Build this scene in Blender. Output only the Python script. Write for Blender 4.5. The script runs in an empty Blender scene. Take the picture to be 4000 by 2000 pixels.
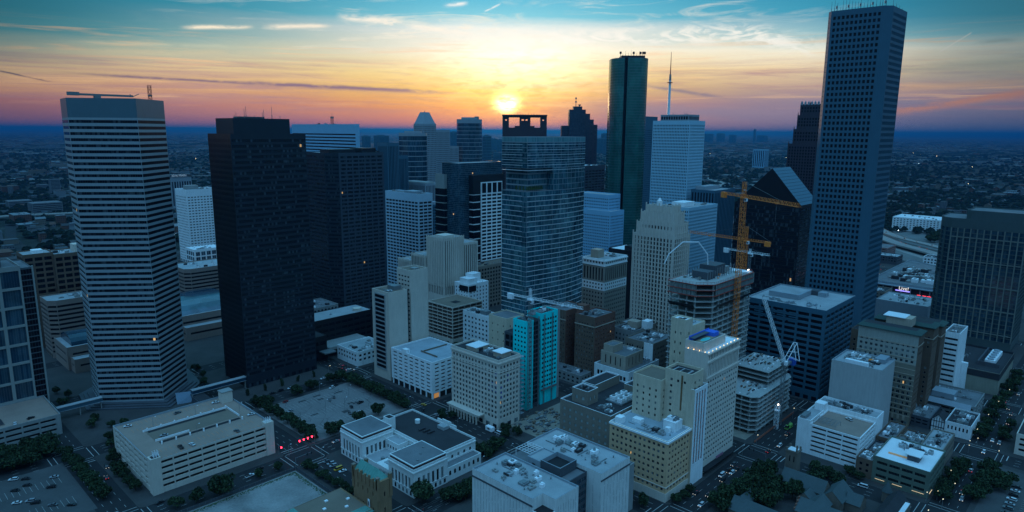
import bpy, math, random
from mathutils import Vector, Matrix
rnd = random.Random(7)
sc = bpy.context.scene
COL = sc.collection
CAM = (-292.51, -360.62, 199.905)
# ---------------------------------------------------------------- camera
cd = bpy.data.cameras.new('camera'); cam = bpy.data.objects.new('camera', cd); COL.objects.link(cam)
R_ = Vector((0.69151537, -0.72233051, 0.00671783)); U_ = Vector((0.12775083, 0.13144354, 0.98305764)); F_ = Vector((0.71097554, 0.67894126, -0.18317355))
cam.matrix_world = Matrix(((R_.x, U_.x, -F_.x, CAM[0]), (R_.y, U_.y, -F_.y, CAM[1]), (R_.z, U_.z, -F_.z, CAM[2]), (0, 0, 0, 1)))
cd.sensor_width = 36; cd.lens = 36 * 2619.0 / 4000; cd.clip_start = 1; cd.clip_end = 400000
sc.camera = cam
sc.view_settings.view_transform = 'Standard'; sc.view_settings.look = 'None'
sc.view_settings.exposure = 0.0; sc.view_settings.gamma = 1
SUN_EL, SUN_AZ = 2.24, 44.2          # degrees; azimuth measured from +x towards +y
# ---------------------------------------------------------------- node maths helper
class V:
    def __init__(s, nt, sock): s.nt = nt; s.s = sock
    def _m(s, op, *o, clamp=False):
        n = s.nt.nodes.new('ShaderNodeMath'); n.operation = op; n.use_clamp = clamp
        for i, a in enumerate((s,) + o):
            if isinstance(a, V): s.nt.links.new(a.s, n.inputs[i])
            else: n.inputs[i].default_value = a
        return V(s.nt, n.outputs[0])
    def __add__(s, o): return s._m('ADD', o)
    def __sub__(s, o): return s._m('SUBTRACT', o)
    def __mul__(s, o): return s._m('MULTIPLY', o)
    def __truediv__(s, o): return s._m('DIVIDE', o)
    def __rsub__(s, o): return (s * -1) + o
    __radd__ = __add__; __rmul__ = __mul__
    def gauss(s, w):
        q = s / w; return (q * q * -1)._m('EXPONENT')
    def step(s, a, b, lo=0.0, hi=1.0):
        n = s.nt.nodes.new('ShaderNodeMapRange'); n.interpolation_type = 'SMOOTHSTEP'
        s.nt.links.new(s.s, n.inputs[0]); n.inputs[1].default_value = a; n.inputs[2].default_value = b
        n.inputs[3].default_value = lo; n.inputs[4].default_value = hi
        return V(s.nt, n.outputs[0])
def combine(nt, x, y, z=0.0):
    n = nt.nodes.new('ShaderNodeCombineXYZ')
    for i, a in enumerate((x, y, z)):
        if isinstance(a, V): nt.links.new(a.s, n.inputs[i])
        else: n.inputs[i].default_value = a
    return n.outputs[0]
def noise(nt, vec, scale, detail=4, rough=.55, dist=0.0):
    n = nt.nodes.new('ShaderNodeTexNoise'); n.inputs['Scale'].default_value = scale; n.inputs['Detail'].default_value = detail
    n.inputs['Roughness'].default_value = rough; n.inputs['Distortion'].default_value = dist
    if vec is not None: nt.links.new(vec, n.inputs['Vector'])
    return V(nt, n.outputs['Fac'])
def ramp(nt, fac, stops):
    n = nt.nodes.new('ShaderNodeValToRGB'); cr = n.color_ramp
    while len(cr.elements) < len(stops): cr.elements.new(.5)
    for e, (p, c) in zip(cr.elements, stops): e.position = p; e.color = (*c, 1)
    nt.links.new(fac.s if isinstance(fac, V) else fac, n.inputs[0]); return n.outputs[0]
def mixc(nt, f, a, b, mode='MIX'):
    n = nt.nodes.new('ShaderNodeMix'); n.data_type = 'RGBA'; n.blend_type = mode
    for i, q in ((0, f), (6, a), (7, b)):
        if isinstance(q, V): nt.links.new(q.s, n.inputs[i])
        elif isinstance(q, (int, float)): n.inputs[i].default_value = q
        elif isinstance(q, tuple): n.inputs[i].default_value = (*q, 1)
        else: nt.links.new(q, n.inputs[i])
    return n.outputs[2]
def lin(r, g, b): return tuple(((c / 255 + .055) / 1.055) ** 2.4 if c > 10 else c / 255 / 12.92 for c in (r, g, b))
# ---------------------------------------------------------------- sky
world = bpy.data.worlds.new('World'); sc.world = world; world.use_nodes = True
nt = world.node_tree; nt.nodes.clear()
tc = nt.nodes.new('ShaderNodeTexCoord'); sp = nt.nodes.new('ShaderNodeSeparateXYZ'); nt.links.new(tc.outputs['Generated'], sp.inputs[0])
dx, dy, dz = (V(nt, sp.outputs[i]) for i in range(3))
el = dz._m('ARCSINE') * 57.2958
ca, sa = math.cos(math.radians(SUN_AZ)), math.sin(math.radians(SUN_AZ))
az = (dx * sa - dy * ca)._m('ARCTAN2', dx * ca + dy * sa) * 57.2958       # degrees, + to the right of the sun
t = (el / 12.0)._m('MAXIMUM', 0.0)._m('MINIMUM', 1.0)
warp = noise(nt, combine(nt, az / 14.0, el / 1.6), 1.0, 4, .6, .3) - .5
tw = (t + warp * .10)
C = ramp(nt, tw, [(0, lin(200, 120, 135)), (.06, lin(238, 140, 115)), (.16, lin(250, 165, 90)), (.28, lin(254, 205, 95)), (.40, lin(255, 228, 150)), (.54, lin(255, 247, 222)), (.67, lin(240, 246, 240)), (.75, lin(120, 208, 228)), (.88, lin(75, 190, 222)), (1, lin(45, 165, 205))])
tl = tw * az._m('ABSOLUTE').step(14, 38, 1.0, 1.12)
L = ramp(nt, tl, [(0, lin(102, 86, 122)), (.06, lin(138, 100, 126)), (.16, lin(178, 122, 124)), (.27, lin(214, 164, 130)), (.38, lin(222, 192, 150)), (.48, lin(185, 190, 165)), (.60, lin(75, 150, 160)), (.72, lin(15, 130, 152)), (1, lin(0, 115, 150))])
Rr = ramp(nt, tl, [(0, lin(50, 96, 142)), (.08, lin(95, 112, 150)), (.2, lin(128, 130, 158)), (.31, lin(185, 160, 155)), (.42, lin(240, 214, 172)), (.53, lin(242, 238, 218)), (.62, lin(130, 188, 200)), (.74, lin(22, 145, 178)), (1, lin(0, 118, 158))])
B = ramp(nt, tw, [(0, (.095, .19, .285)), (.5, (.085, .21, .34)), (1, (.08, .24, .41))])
wc = az.gauss(17.0); wc = wc._m('MINIMUM', 1.0)
side = az.step(-6, 14)
base = mixc(nt, side, L, Rr)
dim = az._m('ABSOLUTE').step(22, 42, 1.0, .60)
base = mixc(nt, wc, base, C)
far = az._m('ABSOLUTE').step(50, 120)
# cirrus: wisps in direction space
pv = combine(nt, az / 9.0 + el * .12, el / 1.1 - az * .03)
c1 = noise(nt, pv, 1.0, 7, .62, 1.2); c2 = noise(nt, combine(nt, az / 30.0, el / .8), 1.0, 6, .6, .5)
wisp = c1.step(.50, .74) * el.step(5.5, 7.2) * el.step(11.5, 9.0) * az._m('ABSOLUTE').step(30, 12)
base = mixc(nt, wisp * .75, base, lin(252, 244, 225))
c3 = noise(nt, combine(nt, az / 5.0 + 7.0, el / .35 + az * .06), 1.0, 6, .6, .8)
band = (c2.step(.46, .66) * .7 + c3.step(.45, .7) * .45)._m('MINIMUM', 1.0) * el.step(0.6, 2.0) * el.step(6.2, 4.4)
base = mixc(nt, band * az._m('ABSOLUTE').step(3, 16, .35, .7), base, lin(170, 130, 145))
warmb = noise(nt, combine(nt, az / 12.0 + 3.0, el / .45 - az * .02), 1.0, 6, .62, .8).step(.5, .7) * el.step(1.2, 2.6) * el.step(8.0, 6.0)
base = mixc(nt, warmb * .6, base, lin(250, 200, 150))
# right-hand purple bank and the long dark streak on the left
bank = (az - 17.0).gauss(12.0) * (el - (1.6 + warp * 3.0)).gauss(1.25)
base = mixc(nt, bank * .9, base, lin(140, 128, 152))
def streak(a0, e0, slope, w, lo, hi, amt, col, soft=2.0):
    global base
    nz = noise(nt, combine(nt, az / 2.0, el * 1.3), 1.0, 5, .65)
    d = (el - ((az - a0) * slope + e0)) - (nz - .5) * w * 2.0
    m = d.gauss(w) * az.step(lo, lo + soft) * az.step(hi, hi - soft) * nz.step(.25, .55)
    base = mixc(nt, m * amt, base, col)
fr = noise(nt, combine(nt, az / 2.6 + el * .5, el / 1.0 - az * .10), 1.0, 8, .68, 1.6)
edge = el - az.step(18, 25) * -1.3
fringe = fr.step(.40, .62) * edge.step(6.6, 7.3) * edge.step(8.8, 7.5) * az.step(-4, 4) * az.step(27, 20)
base = mixc(nt, fringe * .9, base, lin(250, 248, 238))
fr2_ = noise(nt, combine(nt, az / 3.2 - el * .8, el / .7 + az * .2), 1.0, 8, .68, 1.2)
base = mixc(nt, fr2_.step(.50, .68) * el.step(7.0, 7.8) * el.step(9.3, 8.3) * az.step(-15, -9) * az.step(4, -3) * .85, base, lin(250, 244, 228))
streak(-24, 3.58, -.022, .10, -34, -4, .9, lin(128, 108, 130), 6.0)
streak(-14, 3.35, -.03, .17, -24, -3, .8, lin(135, 112, 135), 6.0)
streak(-34.7, 3.42, -.20, .06, -36.6, -33, .85, lin(85, 80, 105), .8)
streak(-22.3, 7.5, .07, .13, -25.2, -19.6, 1.0, lin(252, 238, 212), 1.2)
streak(-16.7, 7.86, .06, .15, -19.4, -13.8, .9, lin(253, 240, 218), 1.4)
streak(-10.9, 8.6, -.05, .26, -13.9, -8, .95, lin(252, 244, 228), 1.6)
streak(-5.6, 8.0, -.12, .22, -9, -2, .8, lin(252, 246, 232), 2.0)
streak(-4.2, 9.95, .1, .14, -5.4, -3, .9, lin(250, 250, 245), .8)
streak(-1.2, 9.75, .45, .07, -2.0, -.4, .8, lin(250, 250, 245), .5)
streak(14.5, 3.2, -.16, .14, 10.5, 18.5, .75, lin(122, 118, 142), 2.5)
streak(12, 1.9, -.03, .35, 5, 26, .5, lin(150, 135, 155), 6.0)
streak(33, 2.1, .16, .28, 27, 40, .8, lin(200, 140, 120), 4.0)
streak(31, 3.2, .05, .25, 24, 40, .6, lin(215, 170, 140), 5.0)
streak(28, 4.5, .03, .25, 20, 40, .5, lin(200, 190, 160), 6.0)
streak(35.3, 6.15, .02, .16, 33.6, 37, .6, lin(160, 170, 160), 1.5)
streak(-30, 5.3, .05, .25, -38, -18, .5, lin(215, 200, 165), 6.0)
streak(-27, 6.0, .03, .14, -34, -18, .5, lin(200, 205, 180), 5.0)
streak(32.8, 6.2, .68, .035, 31.85, 33.75, 1.0, lin(250, 240, 225), .15)
base = mixc(nt, az.step(22, 38) * el.step(2.2, 4.6) * .62, base, lin(60, 125, 142))
base = mixc(nt, az.step(-26, -40) * el.step(3.0, 5.0) * .5, base, lin(40, 105, 122))
base = mixc(nt, 1.0, base, combine(nt, dim, dim, dim), 'MULTIPLY')
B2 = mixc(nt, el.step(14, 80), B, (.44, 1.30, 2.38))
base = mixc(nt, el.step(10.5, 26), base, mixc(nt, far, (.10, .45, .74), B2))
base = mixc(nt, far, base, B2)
# the sun behind thin cloud, and its glow
d2 = az * az * .55 + (el - SUN_EL) * (el - SUN_EL)
sunn = noise(nt, combine(nt, az / 1.6, el * 2.2), 1.0, 5, .6, .6)
core = (d2 * -3.2)._m('EXPONENT') * sunn.step(.30, .56, .22, 1.0)
d3 = (az - 1.0) * (az - 1.0) * .022 + (el - 5.0) * (el - 5.0) * .30
glow = (d3 * -1.0)._m('EXPONENT')
d4 = az * az * .03 + (el - SUN_EL) * (el - SUN_EL) * .28
glow2 = (d4 * -1.0)._m('EXPONENT') * sunn.step(.3, .62, .5, 1.0)
em = mixc(nt, 1.0, base, mixc(nt, glow * sunn.step(.25, .6, .4, 1.0) * .5, (0, 0, 0), (1.0, 1.0, .95)), 'ADD')
em = mixc(nt, 1.0, em, mixc(nt, glow2, (0, 0, 0), (.55, .30, .0)), 'ADD')
em = mixc(nt, 1.0, em, mixc(nt, core, (0, 0, 0), (9, 6.0, 2.2)), 'ADD')
em = mixc(nt, el.step(-.2, -1.5), em, (.03, .05, .08))
sky = nt.nodes.new('ShaderNodeTexSky'); sky.sky_type = 'NISHITA'; sky.sun_disc = False
sky.sun_elevation = math.radians(SUN_EL); sky.sun_rotation = math.radians(90 - SUN_AZ); sky.altitude = 200; sky.dust_density = 2
bg1 = nt.nodes.new('ShaderNodeBackground'); nt.links.new(sky.outputs[0], bg1.inputs[0]); bg1.inputs[1].default_value = .004
bg2 = nt.nodes.new('ShaderNodeBackground'); nt.links.new(em, bg2.inputs[0]); bg2.inputs[1].default_value = 1.0
ad = nt.nodes.new('ShaderNodeAddShader'); nt.links.new(bg1.outputs[0], ad.inputs[0]); nt.links.new(bg2.outputs[0], ad.inputs[1])
wo = nt.nodes.new('ShaderNodeOutputWorld'); nt.links.new(ad.outputs[0], wo.inputs[0])
ld = bpy.data.lights.new('sun', 'SUN'); ld.energy = 1.0; ld.angle = math.radians(2.0); ld.color = (1, .62, .32)
lo = bpy.data.objects.new('sun', ld); COL.objects.link(lo)
sd = Vector((ca * math.cos(math.radians(SUN_EL)), sa * math.cos(math.radians(SUN_EL)), math.sin(math.radians(SUN_EL))))
lo.rotation_euler = sd.to_track_quat('Z', 'Y').to_euler(); lo.location = (0, 0, 500)
# ---------------------------------------------------------------- materials
MATS = {}
def newmat(name):
    m = bpy.data.materials.new(name); m.use_nodes = True; n = m.node_tree; b = n.nodes['Principled BSDF']; MATS[name] = m
    return m, n, b
def wallm(name, col, rough=.85, var=.16, streak=.12, spec=.3, metal=0.0, scale=.12, warm=None, brick=0.0):
    col = tuple(c * (.80 if max(col) < .6 else 1.0) for c in col)
    m, n, b = newmat(name)
    t = n.nodes.new('ShaderNodeTexCoord'); o = t.outputs['Object']
    mp = n.nodes.new('ShaderNodeMapping'); mp.inputs['Scale'].default_value = (1, 1, .12); n.links.new(o, mp.inputs[0])
    a = noise(n, o, scale, 5, .6); s = noise(n, mp.outputs[0], .9, 4, .65); f = noise(n, o, 2.3, 3, .6)
    k = (a - .5) * (var * 2.8) + (s - .5) * (streak * 3.6) + (f - .5) * (var * .8) + 1.0
    if brick:
        w = n.nodes.new('ShaderNodeTexWave'); w.bands_direction = 'Z'; w.inputs['Scale'].default_value = 1.3; w.inputs['Distortion'].default_value = .4
        n.links.new(o, w.inputs[0]); k = k + (V(n, w.outputs['Fac']) - .5) * brick
    c = mixc(n, 1.0, col, combine(n, k, k, k), 'MULTIPLY')
    n.links.new(c, b.inputs['Base Color']); b.inputs['Roughness'].default_value = rough; b.inputs['Metallic'].default_value = metal
    b.inputs['Specular IOR Level'].default_value = spec
    return m
def glassm(name, col, col2, rough=.12, lit=0.0, litcol=(1, .62, .25), metal=0.0, spec=.5, blinds_refl=.25, lite=1.2, refl_patch=0.0):
    m, n, b = newmat(name)
    oi = n.nodes.new('ShaderNodeObjectInfo'); g = n.nodes.new('ShaderNodeNewGeometry')
    r = (V(n, oi.outputs['Random']) + V(n, g.outputs['Random Per Island']))._m('FRACT')
    c = ramp(n, r, [(0, col), (max(0.01, 1 - blinds_refl - .02), col), (1 - blinds_refl + .02, tuple((p + q) / 2 for p, q in zip(col, col2))), (1, col2)])
    if refl_patch:
        q_ = noise(n, g.outputs['Position'], .045, 5, .62, .8); k_ = q_.step(.35, .68, 1 - refl_patch, 1 + refl_patch * 1.6); c = mixc(n, 1.0, c, combine(n, k_, k_, k_), 'MULTIPLY')  # large blotches put the look of reflections into the glass colour
    n.links.new(c, b.inputs['Base Color']); b.inputs['Roughness'].default_value = rough; b.inputs['Metallic'].default_value = metal
    b.inputs['Specular IOR Level'].default_value = spec
    if lit > 0:
        r2 = (r * 7.31 + V(n, g.outputs['Random Per Island']) * 3.7)._m('FRACT')
        e = r2._m('GREATER_THAN', 1 - lit) * lite
        b.inputs['Emission Color'].default_value = (*litcol, 1); n.links.new(e.s, b.inputs['Emission Strength'])
    return m
def plain(name, col, rough=.7, metal=0.0, emit=0.0, ecol=None):
    m, n, b = newmat(name); oi = n.nodes.new('ShaderNodeTexCoord')
    a = noise(n, oi.outputs['Object'], .8, 3, .6); k = (a - .5) * .35 + 1.0
    n.links.new(mixc(n, 1.0, col, combine(n, k, k, k), 'MULTIPLY'), b.inputs['Base Color'])
    b.inputs['Roughness'].default_value = rough; b.inputs['Metallic'].default_value = metal
    if emit: b.inputs['Emission Color'].default_value = (*(ecol or col), 1); b.inputs['Emission Strength'].default_value = emit
    return m
W = wallm
silver = W('silver_cladding', (.36, .42, .45), .5, .06, .06, .5, .1)
silvertop = W('silver_cap', (.13, .22, .26), .35, .05, .05, .5, .3)
bronze = W('dark_bronze', (.022, .032, .046), .5, .12, .1, .4, .2)
bronze2 = W('dark_bronze_frame', (.055, .075, .10), .5, .12, .1)
black = W('black_stone', (.012, .012, .016), .4, .1, .05, .4)
whitew = W('white_concrete', (.80, .82, .82), .85, .10, .12)
whiteb = W('white_painted_brick', (.72, .74, .74), .85, .12, .14)
bluew = W('hazed_pale_blue_panel', (.24, .46, .62), .6, .06, .06)  # pale blue deepened, distance haze put into the panel colour
tan = W('tan_stone', (.52, .42, .33), .85, .12, .14)
tanb = W('tan_brick', (.62, .40, .24), .9, .13, .10, brick=.12)
must = W('buff_brick', (.60, .49, .36), .9, .14, .16, brick=.10)
cream = W('cream_stone', (.63, .55, .47), .85, .1, .12)
beige = W('beige_concrete', (.60, .52, .44), .9, .10, .10)
brownb = W('brown_brick', (.19, .125, .09), .9, .16, .12, brick=.12)
redb = W('red_brown_brick', (.22, .105, .075), .9, .16, .12, brick=.12)
greyb = W('grey_brown_brick', (.28, .235, .19), .9, .13, .1, brick=.1)
pinkg = W('pink_granite', (.34, .25, .21), .7, .1, .08)
greyc = W('grey_concrete', (.33, .34, .33), .9, .14, .14)
greyst = W('blue_grey_granite', (.055, .15, .215), .55, .07, .06)
greyl = W('light_grey_panel', (.33, .38, .42), .6, .08, .08)
greyd = W('dark_grey_panel', (.09, .10, .115), .6, .1, .1)
limest = W('limestone', (.68, .70, .68), .85, .10, .12)
teal = W('teal_sheathing', (.0, .74, .74), .6, .10, .16)
greenb = W('green_render', (.15, .19, .15), .85, .12, .1)
redg = W('red_granite', (.060, .045, .058), .55, .1, .08)
bbg = W('blue_black_granite', (.035, .05, .08), .5, .1, .08)
framec = W('pale_grid_frame', (.33, .35, .33), .7, .1, .08)
concl = W('pale_raw_concrete', (.42, .43, .41), .9, .18, .18)
blueg = W('pale_blue_grid', (.46, .62, .72), .6, .08, .08)
oliveg = W('olive_frame', (.09, .125, .125), .7, .1, .08)
roofl = W('pale_roof', (.40, .42, .43), .9, .28, .0, scale=.07)
roofw = W('white_roof', (.72, .74, .75), .9, .12, .0, scale=.07)
roofg = W('grey_roof', (.19, .20, .21), .95, .35, .0, scale=.08)
roofd = W('dark_roof', (.045, .045, .05), .9, .25, .0, scale=.1)
roofb = W('brown_roof', (.24, .185, .14), .95, .2, .0, scale=.08)
rooft = W('green_tile_roof', (.045, .085, .075), .8, .15, .0)
slate = W('slate_roof', (.085, .115, .12), .85, .18, .1, brick=.15)
copper = W('green_copper', (.13, .36, .30), .7, .15, .2, brick=.18)
deckc = W('deck_concrete', (.36, .26, .21), .95, .22, .0, scale=.07)
deckb = W('pale_blue_deck', (.38, .44, .48), .9, .24, .0, scale=.07)
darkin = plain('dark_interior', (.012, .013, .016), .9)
steel = plain('steel', (.22, .24, .25), .5, .4)
white = plain('white_metal', (.82, .83, .84), .5)
yellow = plain('crane_yellow', (.85, .22, .03), .55)
bluem = plain('blue_paint', (.02, .09, .42), .5)
redm = plain('red_paint', (.35, .05, .03), .6)
netting = W('debris_netting', (.20, .22, .21), .95, .2, .3)
gD = glassm('window_dark', (.007, .009, .013), (.06, .07, .08), .14, .002, spec=.3, lite=.7)
gB = glassm('window_blinds', (.010, .013, .018), (.22, .26, .26), .2, .002, blinds_refl=.32, spec=.3, lite=.7)
gBlk = glassm('window_black', (.004, .005, .008), (.012, .015, .02), .3, .0, spec=.2)
gBr = glassm('window_bronze', (.010, .014, .020), (.06, .075, .09), .25, .0007, blinds_refl=.2, spec=.35, lite=.5)  # share of paler panes paints reflection variety into the glass colour
gBlue = glassm('window_blue', (.015, .05, .08), (.05, .10, .13), .1, .0006, metal=.15, blinds_refl=.5, spec=.6, lite=.6, refl_patch=.25)
gTeal = glassm('curtain_glass', (.03, .12, .17), (.13, .27, .31), .10, .0, metal=.5, blinds_refl=.6, spec=.7, refl_patch=.35)  # pale panes and blotches imitate reflected sky in the base colour
gGreen = glassm('green_glass', (.03, .15, .13), (.04, .18, .155), .12, .0, metal=.5, blinds_refl=.6, spec=.55, refl_patch=.18)
gOld = glassm('window_boarded', (.22, .29, .29), (.30, .36, .35), .5, .0, blinds_refl=.5)
gBluT = plain('blue_taped_glass', (.01, .05, .38), .4)
mullion = plain('mullion', (.10, .13, .15), .4, .4)
framew = plain('pale_window_frame', (.34, .36, .36), .6)
# ---------------------------------------------------------------- meshes
class MB:
    def __init__(s): s.v = []; s.f = []; s.m = []; s.mats = []
    def mi(s, m):
        if m is None: return 0
        if m not in s.mats: s.mats.append(m)
        return s.mats.index(m)
    def quad(s, a, b, c, d, m=None):
        i = len(s.v); s.v += [tuple(a), tuple(b), tuple(c), tuple(d)]; s.f.append((i, i + 1, i + 2, i + 3)); s.m.append(s.mi(m))
    def poly(s, pts, m=None):
        i = len(s.v); s.v += [tuple(p) for p in pts]; s.f.append(tuple(range(i, i + len(pts)))); s.m.append(s.mi(m))
    def box(s, x0, y0, z0, x1, y1, z1, m=None, bot=True):
        i = len(s.v); s.v += [(x0, y0, z0), (x1, y0, z0), (x1, y1, z0), (x0, y1, z0), (x0, y0, z1), (x1, y0, z1), (x1, y1, z1), (x0, y1, z1)]
        k = s.mi(m)
        for q in ((0, 1, 5, 4), (1, 2, 6, 5), (2, 3, 7, 6), (3, 0, 4, 7), (4, 5, 6, 7)) + (((3, 2, 1, 0),) if bot else ()):
            s.f.append(tuple(i + j for j in q)); s.m.append(k)
    def prism(s, P, z0, z1, m=None, top=True):
        n = len(P)
        for i in range(n):
            a, b = P[i], P[(i + 1) % n]; s.quad((a[0], a[1], z0), (b[0], b[1], z0), (b[0], b[1], z1), (a[0], a[1], z1), m)
        if top: s.poly([(p[0], p[1], z1) for p in P], m)
    def bar(s, a, b, r, m=None, sides=4):
        a = Vector(a); b = Vector(b); d = (b - a)
        if d.length < 1e-6: return
        q = d.to_track_quat('Z', 'Y'); ring = [q @ Vector((r * math.cos(2 * math.pi * (k + .5) / sides), r * math.sin(2 * math.pi * (k + .5) / sides), 0)) for k in range(sides)]
        i = len(s.v); k_ = s.mi(m)
        s.v += [tuple(a + w) for w in ring] + [tuple(b + w) for w in ring]
        for k in range(sides):
            s.f.append((i + k, i + (k + 1) % sides, i + sides + (k + 1) % sides, i + sides + k)); s.m.append(k_)
        s.f.append(tuple(i + sides + k for k in range(sides))); s.m.append(k_)
        s.f.append(tuple(i + sides - 1 - k for k in range(sides))); s.m.append(k_)
    def cyl(s, x, y, z0, z1, r0, r1=None, n=12, m=None):
        r1 = r0 if r1 is None else r1; i = len(s.v); k_ = s.mi(m)
        for z, r in ((z0, r0), (z1, r1)): s.v += [(x + r * math.cos(2 * math.pi * k / n), y + r * math.sin(2 * math.pi * k / n), z) for k in range(n)]
        for k in range(n): s.f.append((i + k, i + (k + 1) % n, i + n + (k + 1) % n, i + n + k)); s.m.append(k_)
        s.f.append(tuple(i + n + k for k in range(n))); s.m.append(k_)
    def mesh(s, name, mat=None):
        me = bpy.data.meshes.new(name); me.from_pydata(s.v, [], s.f)
        for m in (s.mats or [mat]): me.materials.append(m)
        if len(s.mats) > 1: me.polygons.foreach_set('material_index', s.m)
        me.update(); return me
    def build(s, name, mat=None, parent=None, loc=(0, 0, 0)):
        return link(name, s.mesh(name, mat), parent, loc)
def link(name, data, parent=None, loc=(0, 0, 0)):
    o = bpy.data.objects.new(name, data); COL.objects.link(o); o.location = loc
    if parent: o.parent = parent
    return o
def tag(o, label=None, cat=None, group=None, kind=None):
    for k, v in (('label', label), ('category', cat), ('group', group), ('kind', kind)):
        if v: o[k] = v
    return o
def empty(name, loc, label=None, cat=None, group=None, rz=0):
    o = bpy.data.objects.new(name, None); COL.objects.link(o); o.location = loc; o.rotation_euler = (0, 0, rz); o.empty_display_size = 2
    return tag(o, label, cat, group)
def copy_tree(o, loc, rz=0, label=None, group=None, parent=None, scale=None):
    c = o.copy(); COL.objects.link(c)
    if parent is None:
        c.location = loc; c.rotation_euler = (0, 0, rz)
        if scale: c.scale = scale
        if label: c['label'] = label
        if group: c['group'] = group
    else: c.parent = parent
    for ch in list(KIDS.get(o.name, ())): copy_tree(ch, None, parent=c)
    return c
KIDS = {}
def kids(o):
    for ch in o.children: kids(ch)
    KIDS[o.name] = list(o.children)
def proj(p):
    d = Vector(p) - Vector(CAM); z = d.dot(F_)
    if z < 1: return None
    return 2000 + 2619 * d.dot(R_) / z, 1000 - 2619 * d.dot(U_) / z, z
# ---------------------------------------------------------------- facades
WCACHE = {}; BOXES = []
def pane_into(mb, c, T, w, h, n, fr, gm, fm, up=Vector((0, 0, 1))):
    """n panes side by side in an opening w x h centred on c; T runs along the wall"""
    T = Vector(T); c = Vector(c); N = T.cross(up); A = T * (w / 2); H = up * (h / 2)
    if fr > 0:
        mb.quad(c - A - H, c + A - H, c + A + H, c - A + H, fm)
        pw = (w - fr * (n + 1)) / n
        for i in range(n):
            x = -w / 2 + fr + i * (pw + fr); a = c + T * x + N * .06; b = a + T * pw; hh = up * (h / 2 - fr)
            mb.quad(a - hh, b - hh, b + hh, a + hh, gm)
    else:
        for i in range(n):
            a = c + T * (-w / 2 + i * w / n); b = c + T * (-w / 2 + (i + 1) * w / n - (0.0 if n == 1 else .04)); mb.quad(a - H, b - H, b + H, a + H, gm)
class St:
    def __init__(s, kind='grid', fh=3.9, bw=4, wf=.6, hf=.55, wall=None, glass=None, rv=.35, top=2.0, bot=5.0, n=1, fr=.12, fm=None, end=1.0, skipmod=None, botglass=True):
        s.__dict__.update(locals())
def facade(wmb, wins, a, b, z0, z1, st, botm=None):
    a = Vector((*a, 0)); b = Vector((*b, 0)); T = (b - a); L = T.length; T.normalize(); N = Vector((T.y, -T.x, 0)); Z = Vector((0, 0, 1))
    P = lambda x, z, d=0: a + T * x + Z * z - N * d
    w = st.wall
    mid = a + T * L / 2
    vis = N.dot(Vector((CAM[0], CAM[1], 0)) - wmb.org - mid) > 0
    if st.kind == 'plain' or not vis or z1 - z0 < st.top + st.bot + st.fh * .6:
        wmb.quad(P(0, z0), P(L, z0), P(L, z1), P(0, z1), w); return
    zb, zt = z0 + st.bot, z1 - st.top
    nf = max(1, round((zt - zb) / st.fh)) if st.kind != 'rib' else 1
    fh = (zt - zb) / nf; e = min(st.end, L * .2)
    nb = max(1, round((L - 2 * e) / st.bw)) if st.kind in ('grid', 'rib', 'open') else 1
    bw = (L - 2 * e) / nb
    ww = bw * st.wf if st.kind != 'band' else (L - 2 * e); wh = fh * st.hf
    sill = (fh - wh) * .5; d = st.rv
    # wall strips
    wmb.quad(P(0, zt - sill), P(L, zt - sill), P(L, z1), P(0, z1), w)
    wmb.quad(P(0, z0), P(L, z0), P(L, zb + sill), P(0, zb + sill), w)
    xs = [(e + bw * (i + .5) - ww / 2, e + bw * (i + .5) + ww / 2) for i in range(nb)]
    for k in range(nf):
        s0 = zb + k * fh + sill; s1 = s0 + wh
        if k < nf - 1: wmb.quad(P(0, s1), P(L, s1), P(L, s1 + 2 * sill), P(0, s1 + 2 * sill), w)
        px = 0
        for (x0, x1) in xs:
            if x0 > px + 1e-3: wmb.quad(P(px, s0), P(x0, s0), P(x0, s1), P(px, s1), w)
            px = x1
            if d > 0:
                wmb.quad(P(x0, s0), P(x1, s0), P(x1, s0, d), P(x0, s0, d), w)
                wmb.quad(P(x0, s1, d), P(x1, s1, d), P(x1, s1), P(x0, s1), w)
                wmb.quad(P(x0, s0), P(x0, s0, d), P(x0, s1, d), P(x0, s1), w)
                wmb.quad(P(x1, s0, d), P(x1, s0), P(x1, s1), P(x1, s1, d), w)
            if st.kind != 'open':
                wins.append((P((x0 + x1) / 2, (s0 + s1) / 2, d), T.copy(), x1 - x0, wh, st))
        if L > px + 1e-3: wmb.quad(P(px, s0), P(L, s0), P(L, s1), P(px, s1), w)
    # ground floor openings
    if st.bot >= 4 and st.botglass and z0 < 1 and st.kind != 'open':
        for i in range(max(1, int(L / 6))):
            n_ = max(1, int(L / 6)); x = L * (i + .5) / n_
            wins.append((P(x, z0 + 2.0, -.04), T.copy(), 3.6, 3.0, st))
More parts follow.
